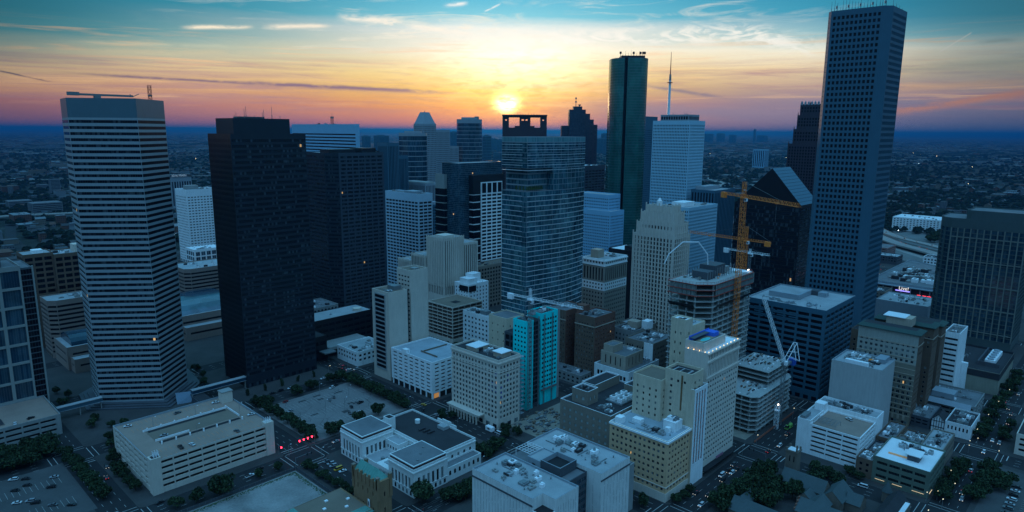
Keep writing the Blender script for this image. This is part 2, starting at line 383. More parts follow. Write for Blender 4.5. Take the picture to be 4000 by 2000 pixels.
class Bld:
    def __init__(s, name, label, cat, org, group=None):
        s.o = empty(name, (*org[:2], org[2] if len(org) > 2 else 0), label, cat, group); s.org = Vector((org[0], org[1], 0)); s.wins = []; s.oz = org[2] if len(org) > 2 else 0
    def vol(s, P, z0, z1, st, roof=roofg, par=1.0, pw=.45, name='wall', rname='roof', solid=True, parm=None):
        """P: CCW footprint in world metres. st: one style or a list, one per edge"""
        Q = [(p[0] - s.org.x, p[1] - s.org.y) for p in P]; n = len(Q)
        BOXES.append((min(p[0] for p in P), min(p[1] for p in P), z0, max(p[0] for p in P), max(p[1] for p in P), z1))
        if z0 < 3: FOOT.append((min(p[0] for p in P), min(p[1] for p in P), max(p[0] for p in P), max(p[1] for p in P)))
        sts = st if isinstance(st, (list, tuple)) else [st] * n
        mb = MB(); mb.org = s.org
        z0 -= s.oz; z1 -= s.oz
        for i in range(n): facade(mb, s.wins, Q[i], Q[(i + 1) % n], z0, z1, sts[i])
        w = mb.build(name, sts[0].wall, s.o)
        c = (sum(q[0] for q in Q) / n, sum(q[1] for q in Q) / n); r = MB()
        if par > 0:
            I = []
            for q in Q:
                dx_, dy_ = c[0] - q[0], c[1] - q[1]; I.append((q[0] + math.copysign(min(pw, abs(dx_) * .5), dx_), q[1] + math.copysign(min(pw, abs(dy_) * .5), dy_)))
            pm = parm or sts[0].wall
            for i in range(n):
                a, b, c1, d1 = Q[i], Q[(i + 1) % n], I[(i + 1) % n], I[i]
                r.quad((*a, z1), (*b, z1), (*c1, z1), (*d1, z1), pm)
                r.quad((*d1, z1), (*c1, z1), (*c1, z1 - par), (*d1, z1 - par), pm)
            r.poly([(*q, z1 - par) for q in I], roof)
        else: r.poly([(*q, z1) for q in Q], roof)
        r.build(rname, roof, s.o)
        return w
    def box(s, x, y, dx, dy, z0, z1, st, l=None, **k):
        P = [(x, y), (x + dx, y), (x + dx, y + dy), (x, y + dy)]
        if l is not None: st = [st, st, st, l]
        return s.vol(P, z0, z1, st, **k)
    def part(s, name, mb, mat=None): return mb.build(name, mat, s.o, (-s.org.x, -s.org.y, -s.oz))
    def bx(s, name, x, y, z0, dx, dy, h, mat): m = MB(); m.box(x, y, z0, x + dx, y + dy, z0 + h, mat); return s.part(name, m, mat)
    def units(s, x, y, dx, dy, z, n, seed=0, mat=None, big=1.0):
        r = random.Random(seed * 17 + int(abs(x))); n = int(n * 1.7 + .5)
        for i in range(n):
            w, d, h = r.uniform(1.5, 4.5) * big, r.uniform(1.5, 4) * big, r.uniform(.8, 2.2) * big
            a = x + r.uniform(.06, .9) * max(.1, dx - w); b = y + r.uniform(.06, .9) * max(.1, dy - d); m = MB(); mm = mat or r.choice([white, steel, greyc, roofd, roofl])
            m.box(a, b, z - .05, a + w, b + d, z + h, mm)
            if r.random() < .5: m.cyl(a + w * .5, b + d * .5, z + h, z + h + .5, min(w, d) * .3, None, 10, steel)
            else: m.box(a + w * .2, b + d * .15, z + h, a + w * .8, b + d * .4, z + h + .4, steel)
            s.part('air_conditioner', m, mm)
        for i in range(n):
            m = MB(); a = x + r.uniform(.05, .95) * dx; b = y + r.uniform(.05, .95) * dy; m.cyl(a, b, z - .05, z + r.uniform(.5, 1.3), .3, None, 8, steel); m.cyl(a, b, z + 1.2, z + 1.4, .5, .2, 8, steel); s.part('vent_pipe', m, steel)
        m = MB()
        for i in range(max(2, n // 2)):
            a = x + r.uniform(.1, .8) * dx; b = y + r.uniform(.1, .8) * dy
            if r.random() < .5: m.box(a, b, z + .1, min(x + dx * .95, a + r.uniform(4, 12)), b + .4, z + .5, steel)
            else: m.box(a, b, z + .1, a + .4, min(y + dy * .95, b + r.uniform(4, 12)), z + .5, steel)
        s.part('roof_duct', m, steel)
    def finish(s, limit=100):
        ws = s.wins
        def score(w):
            q = proj(w[0] + s.org + Vector((0, 0, s.oz)))
            if not q or not (-30 < q[0] < 4030 and -30 < q[1] < 2030): return 0
            N = w[1].cross(Vector((0, 0, 1))); d = (Vector(CAM) - (w[0] + s.org + Vector((0, 0, s.oz)))).normalized()
            return w[2] * w[3] * max(0, N.dot(d)) / q[2] ** 2 * (655 ** 2)
        sc_ = sorted(((score(w), i) for i, w in enumerate(ws)), reverse=True)
        ind = set(i for v, i in sc_[:limit] if v > 1.5)
        rest = MB(); cnt = 0
        for i, (c, T, w, h, st) in enumerate(ws):
            n = max(1, round(w / 1.6)) if st.kind == 'band' else st.n
            if i in ind:
                key = (round(w, 2), round(h, 2), n, st.glass.name, st.fr, (st.fm or mullion).name)
                me = WCACHE.get(key)
                if me is None:
                    m = MB(); pane_into(m, (0, 0, 0), (1, 0, 0), w, h, n, st.fr, st.glass, st.fm or mullion); me = WCACHE[key] = m.mesh('window', st.glass)
                o = bpy.data.objects.new('window', me); COL.objects.link(o); o.parent = s.o; o.location = c; o.rotation_euler = (0, 0, math.atan2(T.y, T.x))
            else:
                pane_into(rest, c, T, w, h, n, st.fr, st.glass, st.fm or mullion); cnt += 1
        if cnt:
            o = rest.build('window', gD, s.o); o['kind'] = 'stuff'
        return s.o
def antenna(b, x, y, z, h, r=.16, m=None, name='antenna'):
    q = MB(); q.bar((x, y, z), (x, y, z + h), r, m or steel, 4); q.bar((x, y, z), (x, y, z + h * .4), r * 1.8, m or steel, 4); return b.part(name, q, steel)
def lattice(mb, a, b, w, seg, m, r=.12, tri=False):
    """square lattice beam from a to b"""
    a = Vector(a); b = Vector(b); d = (b - a).normalized(); q = d.to_track_quat('Z', 'Y')
    if abs(d.z) < .95: sx = d.cross(Vector((0, 0, 1))).normalized(); sy = sx.cross(d).normalized()
    else: sx = Vector((1, 0, 0)); sy = Vector((0, 1, 0))
    cs = [(sx + sy) * w / 2, (sx * -1 + sy) * w / 2, (sx * -1 - sy) * w / 2, (sx - sy) * w / 2]
    if tri: cs = [sx * w / 2 - sy * w / 2, sx * -w / 2 - sy * w / 2, sy * w / 2]
    for c in cs: mb.bar(a + c, b + c, r, m)
    Ln = (b - a).length; n = max(1, int(Ln / seg))
    for i in range(n):
        p = a + (b - a) * (i / n); q_ = a + (b - a) * ((i + 1) / n)
        for j in range(len(cs)):
            c0, c1 = cs[j], cs[(j + 1) % len(cs)]
            if i % 2: c0, c1 = c1, c0
            mb.bar(p + c0, q_ + c1, r * .7, m); mb.bar(p + c0, p + c1, r * .7, m)
# ================================================================ ground, streets
P_ = 100.6
def gmat():
    m, n, b = newmat('ground'); t = n.nodes.new('ShaderNodeTexCoord'); o = t.outputs['Object']
    a = noise(n, o, .0011, 6, .6, .6); f = noise(n, o, .012, 6, .68); g = noise(n, o, .004, 3, .5)
    k = (a * .55 + f * .6)
    c = ramp(n, k, [(0, (.010, .014, .010)), (.50, (.014, .02, .015)), (.62, (.03, .035, .03)), (.70, (.06, .065, .06)), (.8, (.13, .13, .13)), (1, (.2, .2, .2))])
    n.links.new(c, b.inputs['Base Color']); b.inputs['Roughness'].default_value = .95; b.inputs['Specular IOR Level'].default_value = .1
    return m
def asph(name, col, var=.3, sc1=.05, cracks=True):
    m, n, b = newmat(name); t = n.nodes.new('ShaderNodeTexCoord'); o = t.outputs['Object']
    a = noise(n, o, sc1, 6, .65, .4); f = noise(n, o, .9, 4, .6); k = (a - .5) * (var * 3) + (f - .5) * var + 1.0
    c = mixc(n, 1.0, col, combine(n, k, k, k), 'MULTIPLY')
    n.links.new(c, b.inputs['Base Color']); b.inputs['Roughness'].default_value = .9; b.inputs['Specular IOR Level'].default_value = .25
    return m
GM = gmat(); asphalt = asph('asphalt', (.024, .025, .027)); lotd = asph('vignette_asphalt', (.075, .075, .075), .35, .04); pave = asph('pavement_concrete', (.055, .053, .052), .35); lotm = asph('parking_asphalt', (.185, .175, .17), .22, .035)  # lotd: corner vignetting put into the asphalt colour as darkening
vacm = asph('bare_lot', (.22, .21, .20), .7, .035); dirt = asph('bare_earth', (.24, .21, .17), .45, .05); fwy = asph('freeway_concrete', (.26, .255, .24), .15); mark = plain('road_paint', (.42, .42, .40), .8)
grassm = asph('grass_turf', (.035, .06, .025), .4, .1)
def sheet(name, P, z, m, kind='structure', label=None):
    b = MB(); b.poly([(*p, z) for p in P], m); o = b.build(name, m); return tag(o, label, None, None, kind)
G = 150000
gb = MB(); gb.poly([(-G, -G, -.3), (G, -G, -.3), (G, G, -.3), (-G, G, -.3)], GM); tag(gb.build('ground', GM), 'flat ground of the city reaching to the horizon', kind='structure')
U0, U1, V0, V1 = -5, 9, -7, 8
X0, X1, Y0, Y1 = U0 * P_, U1 * P_, V0 * P_, V1 * P_
sheet('road', [(X0, Y0), (X1, Y0), (X1, Y1), (X0, Y1)], 0.0, asphalt, label='asphalt of the downtown street grid')
for i in range(U0, U1):
    for j in range(V0, V1):
        if (i, j) in ((-4, -4), (-3, -4)): pass
        b = MB(); e = 8.4; x0, y0, x1, y1 = i * P_ + e, j * P_ + e, (i + 1) * P_ - e, (j + 1) * P_ - e; r = 3.5
        pts = []
        for cx, cy, a0 in ((x1 - r, y0 + r, -90), (x1 - r, y1 - r, 0), (x0 + r, y1 - r, 90), (x0 + r, y0 + r, 180)):
            for k in range(4): a = math.radians(a0 + 30 * k); pts.append((cx + r * math.cos(a), cy + r * math.sin(a)))
        b.prism(pts, -.1, .14, pave); tag(b.build('pavement', pave), 'concrete pavement round a city block', kind='structure')
mk = MB(); MZ = .006
def mq(x0, y0, x1, y1): mk.quad((x0, y0, MZ), (x1, y0, MZ), (x1, y1, MZ), (x0, y1, MZ), mark)
for i in range(U0 + 1, U1):
    for j in range(V0, V1):
        cx, cy = i * P_, j * P_
        for o in (-4.2, 0, 4.2):
            y = cy + 16
            while y < cy + P_ - 16: mq(cx + o - .09, y, cx + o + .09, y + 3); y += 9
for j in range(V0 + 1, V1):
    for i in range(U0, U1):
        cx, cy = i * P_, j * P_
        for o in (-4.2, 0, 4.2):
            x = cx + 16
            while x < cx + P_ - 16: mq(x, cy + o - .09, x + 3, cy + o + .09); x += 9
for i in range(U0 + 1, U1):
    for j in range(V0 + 1, V1):
        cx, cy = i * P_, j * P_
        for s in (-1, 1):
            for o in (9.0, 12.0): mq(cx - 8.2, cy + s * o - .15, cx + 8.2, cy + s * o + .15); mq(cx + s * o - .15, cy - 8.2, cx + s * o + .15, cy + 8.2)
            mq(cx - (8.2 if s > 0 else 0), cy + s * 14.5 - .25, cx + (0 if s > 0 else 8.2), cy + s * 14.5 + .25)
tag(mk.build('road_markings', mark), 'painted lane lines and crosswalks', kind='structure')
def lot(x0, y0, x1, y1, m, z=.16, name='parking_lot', label=None): return sheet(name, [(x0, y0), (x1, y0), (x1, y1), (x0, y1)], z, m, label=label)
lot(-88, 12, -12, 88, lotm, label='pale asphalt of the open parking lot')
lot(-270, 25, -208, 96, lotd, label='vignette-darkened asphalt of the parking lot at the lower left')
lot(-186, -60, -114, -13, vacm, name='vacant_lot', label='bare chalky vacant lot')
lot(20, -88, 88, -60, dirt, name='construction_ground', label='churned earth below the turquoise tower')
lot(114, -187, 188, -150, dirt, name='construction_ground', label='churned earth under the low concrete frame')
lot(113, -389, 188, -313, lotd, label='asphalt of the parking lot in the lower right corner')
g = MB()
for k in range(1300):
    e_ = abs(rnd.gauss(0, 1.3)); a, c_ = (-186 + rnd.random() * 71, -14 - e_) if rnd.random() < .6 else (-115 - e_, rnd.uniform(-58, -14))
    s_ = rnd.uniform(.12, .45); g.cyl(a, c_, .16, .17 + rnd.random() * .15, s_, s_ * .3, 5, grassm)
tag(g.build('grass', grassm), 'green grass along the edges of the vacant lot', 'grass', kind='stuff')
cr_ = MB(); tarm = plain('tar_patch', (.05, .05, .052), .9)
for k in range(60):
    x, y = rnd.uniform(-86, -16), rnd.uniform(14, 86)
    for q in range(rnd.randint(2, 5)):
        a = rnd.choice((0, 1.57, .8, 2.3)) + rnd.uniform(-.2, .2); l_ = rnd.uniform(3, 9); x2, y2 = max(-86, min(-14, x + l_ * math.cos(a))), max(14, min(86, y + l_ * math.sin(a))); w_ = rnd.uniform(.06, .16); nx, ny = -math.sin(a) * w_, math.cos(a) * w_
        cr_.quad((x - nx, y - ny, .163), (x2 - nx, y2 - ny, .163), (x2 + nx, y2 + ny, .163), (x + nx, y + ny, .163), tarm); x, y = x2, y2
for k in range(9): x, y = rnd.uniform(-82, -24), rnd.uniform(18, 80); w_, d_ = rnd.uniform(3, 8), rnd.uniform(2, 5); cr_.quad((x, y, .1625), (x + w_, y, .1625), (x + w_, y + d_, .1625), (x, y + d_, .1625), tarm)
tag(cr_.build('tar_repairs', tarm), 'dark tar cracks and patches in the open parking lot', kind='structure')
# parking stall lines
pk = MB()
for (x0, x1, yy) in ((-80, -18, 30), (-80, -18, 52), (-80, -18, 74)):
    x = x0
    while x < x1: pk.quad((x, yy - 4.5, .166), (x + .12, yy - 4.5, .166), (x + .12, yy + 4.5, .166), (x, yy + 4.5, .166), mark); x += 2.8
for (x0, x1, yy) in ((-262, -214, 44), (-262, -214, 74), (118, 184, -335), (118, 184, -360)):
    x = x0
    while x < x1: pk.quad((x, yy - 4.5, .166), (x + .12, yy - 4.5, .166), (x + .12, yy + 4.5, .166), (x, yy + 4.5, .166), mark); x += 2.8
tag(pk.build('parking_markings', mark), 'painted stall lines of the parking lots', kind='structure')
# ================================================================ buildings
PL = lambda w: St('plain', wall=w)
BS = {}; FOOT = [(-100, 150, 20, 262), (-88, 12, -12, 88), (-270, -30, -180, 130), (-186, -92, -100, -10), (113, -389, 188, -305), (10, -289, 110, -200), (-180, 100, -90, 250), (112, -192, 192, -112), (0, -89, 110, -52)]
# 1 striped tower
b = Bld('office_tower', 'tall striped tower of silver and black bands with cut corners and a blank cap', 'office tower', (-132, 147))
sty = St('band', 4.05, hf=.50, wall=silver, glass=gD, top=0.6, bot=3, end=.25, rv=.25, fr=.07, botglass=False); sty2 = St('band', 4.05, hf=.52, wall=silver, glass=gBlk, top=.6, bot=3, end=.15, rv=.25, fr=.04, botglass=False, fm=black)
HP = [(-166, 176), (-132, 147), (-105, 173), (-101, 203), (-132, 232), (-163, 204)]
b.vol(HP, 0, 207, [sty, sty2, sty, sty, sty, sty], roof=roofd, par=0)
b.vol(HP, 207.003, 220, [PL(silvertop)] * 6, roof=roofd, par=1.5, name='crown', rname='roof')
m = MB(); m.box(-160, 183, 222.2, -122, 185, 223.6, steel); m.box(-163, 182.6, 222, -156, 185.4, 224.4, steel); m.box(-147, 182.5, 218, -143, 185.5, 222.3, steel); m.bar((-122, 184, 222.6), (-118, 183, 224.6), .35, steel); m.bar((-122, 184, 222.6), (-124, 184, 224.2), .3, steel); b.part('window_washing_rig', m)
m = MB(); lattice(m, (-113, 176, 218), (-113, 176, 231), 2.0, 1.6, redm, .14); m.box(-114.2, 175, 223, -111.8, 177, 224, steel); b.part('lattice_mast', m)
b.finish()
# plaza base
pz = MB()
for k, (e, z) in enumerate(((14, 1.0), (10, 1.9), (6, 2.8))):
    cx, cy = -134, 186; pz.prism([(cx + (p[0] - cx) * (1 + e / 48), cy + (p[1] - cy) * (1 + e / 48)) for p in HP], .1, z, greyd)
tag(pz.build('plaza', greyd), 'stepped concrete plaza round the foot of the striped tower', kind='structure')
# 2 dark tower with penthouse
b = Bld('office_tower', 'nearly black square tower with a narrower dark penthouse and thin roof antennas', 'office tower', (-75, 133))
s1 = St('band', 4.0, hf=.55, wall=bronze, glass=gBr, top=3, bot=9, end=.6, rv=.2, fr=.08, fm=bronze); s1l = St('band', 4.0, hf=.6, wall=black, glass=gBlk, top=3, bot=9, end=.4, rv=.15, fr=.05, fm=black)
b.box(-75, 133, 60.5, 40, 0, 196.5, s1, l=s1l, roof=roofd, par=1)
b.box(-71, 136, 45, 30, 195.6, 208, PL(bronze), roof=roofd, par=.8, name='penthouse')
b.bx('roof_hatch', -62, 145, 207.2, 20, 10, 2.2, greyd)
for k in range(9): antenna(b, -68 + k * 4.6, 140 + (k * 7) % 11, 207, 3.5 + (k * 5) % 4 * 2.2, .16)
b.finish()
# 3 second dark tower
b = Bld('office_tower', 'dark charcoal tower with a coarse window grid right of the black tower', 'office tower', (95, 262))
s3 = St('grid', 4.1, 8.2, .82, .55, wall=bronze2, glass=gBr, top=2.5, bot=8, end=1.5, rv=.5, n=4, fr=.12, fm=bronze)
b.vol([(86, 275), (95, 262), (152, 262), (152, 325), (86, 325)], 0, 176, [St('band', 4.1, hf=.5, wall=bronze, glass=gBr, top=2.5, bot=8, end=.5, fr=.1, fm=bronze), s3, s3, s3, St('band', 4.1, hf=.5, wall=bronze, glass=gBr, top=2.5, bot=8, end=.5, fr=.1, fm=bronze)], roof=roofl, par=.8)
m = MB(); m.prism([(90, 272), (122, 272), (126, 290), (90, 290)], 174, 179.5, black); b.part('mechanical_penthouse', m)
m = MB(); m.prism([(128, 268), (146, 268), (142, 292), (128, 292)], 174, 180.5, black); m.bar((140, 268, 180), (150, 266, 175.5), .8, black); b.part('mechanical_penthouse', m)
b.finish()
# podium of the dark tower
b = Bld('office_podium', 'low black building with a flat pale roof between the black tower and the beige tower', 'building', (6, 170))
b.box(6, 170, 62, 28, 0, 30, St('grid', 6, 7, .8, .5, wall=black, glass=gBlk, top=3, bot=5, fr=.1, fm=black), roof=roofl, par=.6)
b.box(-9, 150, 15, 48, 0, 22, St('grid', 6, 7, .8, .5, wall=black, glass=gBlk, top=3, bot=5, fr=.1, fm=black), roof=roofd, par=.4)
m = MB(); m.cyl(56, 178, 29.3, 32, 4, None, 18, beige); b.part('roof_drum', m)
m = MB(); m.cyl(30, 182, 29.3, 30.6, 1.6, .6, 10, steel); b.part('roof_vent', m)
m = MB(); m.box(8, 150, 7, 50, 169.9, 9.5, greyc); m.box(-2, 140, 8, 9, 149.9, 9, steel); b.part('canopy', m)
b.finish()
# 4 blue white tower with dark stripes
b = Bld('office_tower', 'pale blue slab tower with blank top and black window stripes behind the black tower', 'office tower', (231, 435))
sb = St('band', 4.5, hf=.42, wall=bluew, glass=gBlk, top=12, bot=4, end=1, fr=.1, fm=black, rv=.3)
b.box(231, 435, 6, 174, 0, 207.9, PL(bluew), l=sb, roof=roofl, par=.8)
m = MB(); lattice(m, (240, 508, 207), (240, 508, 219), 3, 2.4, redm, .2); m.bar((240, 508, 219), (240, 508, 224), .15, steel); m.box(238.3, 506.3, 216, 241.7, 509.7, 218.4, steel); b.part('lattice_mast', m)
b.units(232, 480, 4, 100, 207, 3, 1)
b.finish()
# 5 white tower between striped and black towers
b = Bld('office_tower', 'bright white tower with small square windows between the striped and black towers', 'office tower', (90, 670))
b.box(90, 670, 48, 43, 0, 111, St('grid', 4.0, 4.6, .62, .36, wall=whitew, glass=gBlk, top=9, bot=4, rv=.3, fr=0), l=St('grid', 4.0, 5.2, .55, .42, wall=whitew, glass=gBlk, top=9, bot=4, rv=.3, fr=0), roof=roofl, par=1)
b.bx('penthouse', 98, 690, 110, 18, 12, 6, greyc); b.units(110, 680, 25, 30, 110, 4, 3)
b.finish()
# 6 hotel with the lettered roof sign
b = Bld('apartment_tower', 'small pale tower with a lettered sign on its roof edge beyond the white tower', 'apartment tower', (324, 1393))
b.box(324, 1393, 50, 20, 0, 84, St('rib', 4, 6, .6, .86, wall=greyl, glass=gD, top=8, bot=6, fr=0), roof=roofl, par=1)
b.bx('penthouse', 322, 1391, 84, 54, 20, 4.5, greyd)
def text(s, size, loc, rot, mat, parent=None, name='lettering', ext=.05):
    cu = bpy.data.curves.new(name, 'FONT'); cu.body = s; cu.size = size; cu.extrude = ext
    t_ = bpy.data.objects.new('tmp', cu); COL.objects.link(t_); bpy.context.view_layer.update(); me = bpy.data.meshes.new_from_object(t_); bpy.data.objects.remove(t_); me.materials.clear(); me.materials.append(mat)
    o = link(name, me, parent); o.location = loc; o.rotation_euler = rot; return o
signw = plain('sign_white', (.7, .75, .78), .6, emit=.25, ecol=(.6, .75, .85))
text('2016 MAIN', 7.5, (2, -2.4, 83.4), (math.pi / 2, 0, 0), signw, b.o, 'sign')
b.finish()
# 7 small pale block low between white tower and black tower
b = Bld('office_building', 'small pale blue block with a flat white roof at the foot of the white tower', 'building', (17, 463))
b.box(17, 463, 34, 26, 0, 57, St('grid', 6, 6, .8, .8, wall=whitew, glass=gBlue, top=2.5, bot=4, fr=.3, fm=framew, n=2), roof=roofw, par=.8); b.units(20, 466, 26, 18, 56, 3, 8)
b.finish()
# 8 pink banded hotel blocks and their podiums
def stepped(label, x, y, dx, dy, h, y2, hp, vault, xo=0):
    b = Bld('hotel_block', label, 'building', (x, y))
    s = St('band', 4.2, hf=.45, wall=pinkg, glass=gBlk, top=3.5, bot=4, end=.3, fr=.06, fm=black, rv=.3)
    b.vol([(x, y + 5), (x + 6, y), (x + dx, y), (x + dx, y + dy), (x, y + dy)], 0, h, s, roof=roofl, par=1)
    x += xo
    b.vol([(x + 1, y2), (x + dx - 8, y2 - 1), (x + dx - 2, y2 + 6), (x + dx - 2, y - .01), (x + 1, y - .01)], 0, hp, St('band', 7, hf=.25, wall=pinkg, glass=gBlk, top=3, bot=3, end=4, fr=.1, fm=black), roof=roofl, par=.8, name='podium')
    b.vol([(x + 3, y2 - 12), (x + dx - 14, y2 - 13), (x + dx - 6, y2 - 6), (x + dx - 6, y2 - 1.02), (x + 3, y2 - .02)], 0, hp * .6, St('band', 6, hf=.25, wall=pinkg, glass=gBlk, top=2.5, bot=3, end=4, fr=.1, fm=black), roof=roofl, par=.8, name='terrace')
    m = MB(); n = 8; yc, rr = (y + y2) / 2 + 2, (y - y2) / 2 - 3
    for k in range(n):
        a0, a1 = math.pi * k / n, math.pi * (k + 1) / n
        m.quad((x + 6, yc - rr * math.cos(a0), hp + vault * math.sin(a0) - .9), (x + dx - 10, yc - rr * math.cos(a0), hp + vault * math.sin(a0) - .9), (x + dx - 10, yc - rr * math.cos(a1), hp + vault * math.sin(a1) - .9), (x + 6, yc - rr * math.cos(a1), hp + vault * math.sin(a1) - .9), gBlue)
    m.poly([(x + dx - 10, yc - rr * math.cos(math.pi * k / n), hp + vault * math.sin(math.pi * k / n) - .9) for k in range(n + 1)], gBlue)
    m.poly([(x + 6, yc - rr * math.cos(math.pi * k / n), hp + vault * math.sin(math.pi * k / n) - .9) for k in range(n, -1, -1)], gBlue)
    b.part('glass_vault', m)
    b.units(x - xo + 8, y + 4, dx - 14, dy - 8, h - 1, 4, 5); b.finish()
stepped('low pink block banded in black with a glass vault, right of the striped tower', -20, 395, 72, 46, 48, 300, 22, 9, -45)
stepped('low pink block banded in black with a glass vault, left of the striped tower', -163, 317, 62, 30, 52, 276, 20, 8)
# 9 framed tower at the left edge
b = Bld('office_tower', 'dark glass tower in a white grid frame at the left edge of the view', 'office tower', (-250, 188))
s9 = St('grid', 13.0, 13.5, .84, .87, wall=framec, glass=gBlue, top=2.5, bot=2, end=.2, rv=.9, n=7, fr=.12, fm=mullion)
b.box(-250, 188, 49, 40, 12, 108, s9, roof=roofg, par=1.4)
b.box(-201, 190, 7, 36, 0, 106, St('band', 4, hf=.85, wall=mullion, glass=gBlk, top=1, bot=1, end=.1, fr=.12), roof=roofg, par=.5, name='glass_corner')
m = MB(); m.box(-194.4, 189.2, 0, -193.4, 190.2, 107, framec); b.part('corner_post', m)
b.box(-246, 196, 36, 26, 107, 116, PL(greyd), roof=roofd, par=0, name='penthouse')
for k in range(7): m = MB(); m.bar((-244 + k * 5, 195, 115), (-244 + k * 5, 215, 119), .35, greyl); b.part('roof_louvre', m)
b.finish()
b = Bld('parking_garage', 'concrete parking garage under the framed tower at the left edge', 'parking garage', (-258, 143))
sop = St('open', 3.4, 9, .9, .42, wall=greyc, top=1.2, bot=2.2, end=2.5, rv=.8)
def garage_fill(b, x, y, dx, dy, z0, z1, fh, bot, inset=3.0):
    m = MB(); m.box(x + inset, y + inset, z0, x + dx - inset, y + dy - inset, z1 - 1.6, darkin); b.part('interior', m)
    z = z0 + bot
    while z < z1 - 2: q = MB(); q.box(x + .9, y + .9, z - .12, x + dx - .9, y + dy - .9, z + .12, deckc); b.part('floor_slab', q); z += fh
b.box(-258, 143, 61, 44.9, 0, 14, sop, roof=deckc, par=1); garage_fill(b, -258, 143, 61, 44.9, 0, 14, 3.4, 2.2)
b.box(-252, 150, 26, 12, 12.95, 13.6, PL(deckc), roof=roofd, par=0, name='ramp_opening_shade')  # dark-topped slab stands in for the shade of a ramp opening
b.finish()
# 10 dark brown tower behind the pink block
b = Bld('apartment_tower', 'dark brown slab tower behind the left pink banded block', 'apartment tower', (-169, 362))
s10 = St('grid', 5.2, 6.4, .8, .62, wall=brownb, glass=gBlk, top=2.5, bot=4, end=.6, rv=.5, fr=.12, n=3, fm=bronze)
b.box(-169, 362, 23, 26, 0, 88, s10, roof=roofl, par=1); b.box(-146, 360, 34, 30, 0, 86, s10, roof=roofl, par=1)
b.bx('stair_tower', -128, 368, 85, 16, 12, 7, beige); b.bx('stair_tower', -160, 370, 87, 8, 9, 3, whitew); b.units(-145, 364, 16, 20, 85, 3, 2)
b.finish()
# 12 big parking garage
b = Bld('parking_garage', 'wide tan parking garage with a sunken ramp in its roof deck and a stair tower', 'parking garage', (-182.5, 17))
sg_ = St('open', 3.35, 8.1, .93, .46, wall=beige, top=.3, bot=2.2, end=3.6, rv=.9)
b.box(-182.5, 17, 70.5, 66, 0, 20.2, sg_, roof=deckc, par=1.1, pw=.35, parm=greyl); garage_fill(b, -182.5, 17, 70.5, 66, 0, 20.2, 3.35, 2.2)
m = MB(); m.box(-182.9, 16.6, 0, -177.5, 22, 21.6, beige); m.box(-182, 17.5, 21.6, -178, 21, 21.7, roofd); b.part('corner_pier', m)
m = MB(); m.box(-117, 16.5, 0, -111.6, 21, 21.5, beige); b.part('corner_pier', m)
m = MB(); m.box(-120, 71, 19, -113, 77, 26.5, beige); m.box(-120.4, 70.6, 26.5, -112.6, 77.4, 27, greyc); b.part('stair_tower', m)
m = MB(); m.box(-171, 44, 19.11, -121.5, 62, 19.16, roofb); m.box(-170, 39.4, 19.12, -122, 42.2, 19.18, darkin); m.box(-170, 58.8, 19.17, -123, 61.6, 19.22, darkin); b.part('ramp_opening_shade', m)  # flat brown and black sheets painted as shade of the sunken deck
for (xa, ya, xb, yb) in ((-172, 62.5, -122, 62.5), (-171, 44, -152, 44), (-121, 44, -121, 63)):
    m = MB(); m.box(min(xa, xb) - .15, min(ya, yb) - .15, 19.1, max(xa, xb) + .15, max(ya, yb) + .15, 20.3, white); b.part('ramp_wall', m)
for k in range(14): m = MB(); xx, yy = (-170 + (k % 7) * 8, 62.5 if k < 7 else 38); m.box(xx, yy - .4, 19.1, xx + .7, yy + .4, 21.0, white); b.part('bollard', m, white)
for k in range(9): antenna(b, -180.5 + (k % 3) * 1.2, 18 + (k // 3) * 1.2, 21.5, 3.2, .16, white, 'panel_antenna')
for k in range(8): antenna(b, -116.5 + (k % 4) * 1.2, 17.3 + (k // 4) * 1.6, 21.4, 3.0, .16, white, 'panel_antenna')
pm = MB()
for k in range(46):
    for yy in (20, 30, 68, 78):
        xx = -176 + k * 1.35 * 1.0
        if (k % 2) == 0 and xx < -118: pm.quad((xx, yy - 2.4, 19.13), (xx + .1, yy - 2.4, 19.13), (xx + .1, yy + 2.4, 19.13), (xx, yy + 2.4, 19.13), yellow)
b.part('stall_lines', pm)
b.finish()
BS['garage'] = b
# 15 beige slab tower
b = Bld('office_tower', 'blank beige concrete tower in two staggered slabs with one strip of windows', 'office tower', (13, 66))
b.box(13, 66, 18.5, 22.5, 0, 73.5, PL(beige), l=PL(beige), roof=roofb, par=.8)
# window strip on the left face as a recessed bay
zz = 9
m = MB(); m.box(12.55, 70.3, 7.5, 13.05, 84.6, 71.2, framew); b.part('window_surround', m)
while zz < 68: b.wins.append((Vector((-.55, 11.4, zz + 1.5)), Vector((0, -1, 0)), 12.4, 2.4, St('band', glass=gBlk, fr=.1, fm=black))); zz += 3.65
b.box(35.5, 66.5, 18, 18, 0, 88, PL(beige), l=St('grid', 3.6, 4, .6, .4, wall=beige, glass=gBlk, top=4, bot=6, fr=0), roof=roofb, par=.8, name='rear_slab')
b.box(31.6, 70, 3.8, 14, 0, 72, St('grid', 3.6, 2, .7, .6, wall=greyd, glass=gBlk, top=3, bot=4, fr=0, rv=.2), roof=roofd, par=0, name='link')
b.bx('mechanical_penthouse', 23, 72, 72.6, 7, 9, 3.5, steel); b.units(15, 68, 8, 18, 72.6, 2, 4); b.bx('roof_hatch', 43, 71, 87, 5, 6, 1.3, greyc)
b.finish()
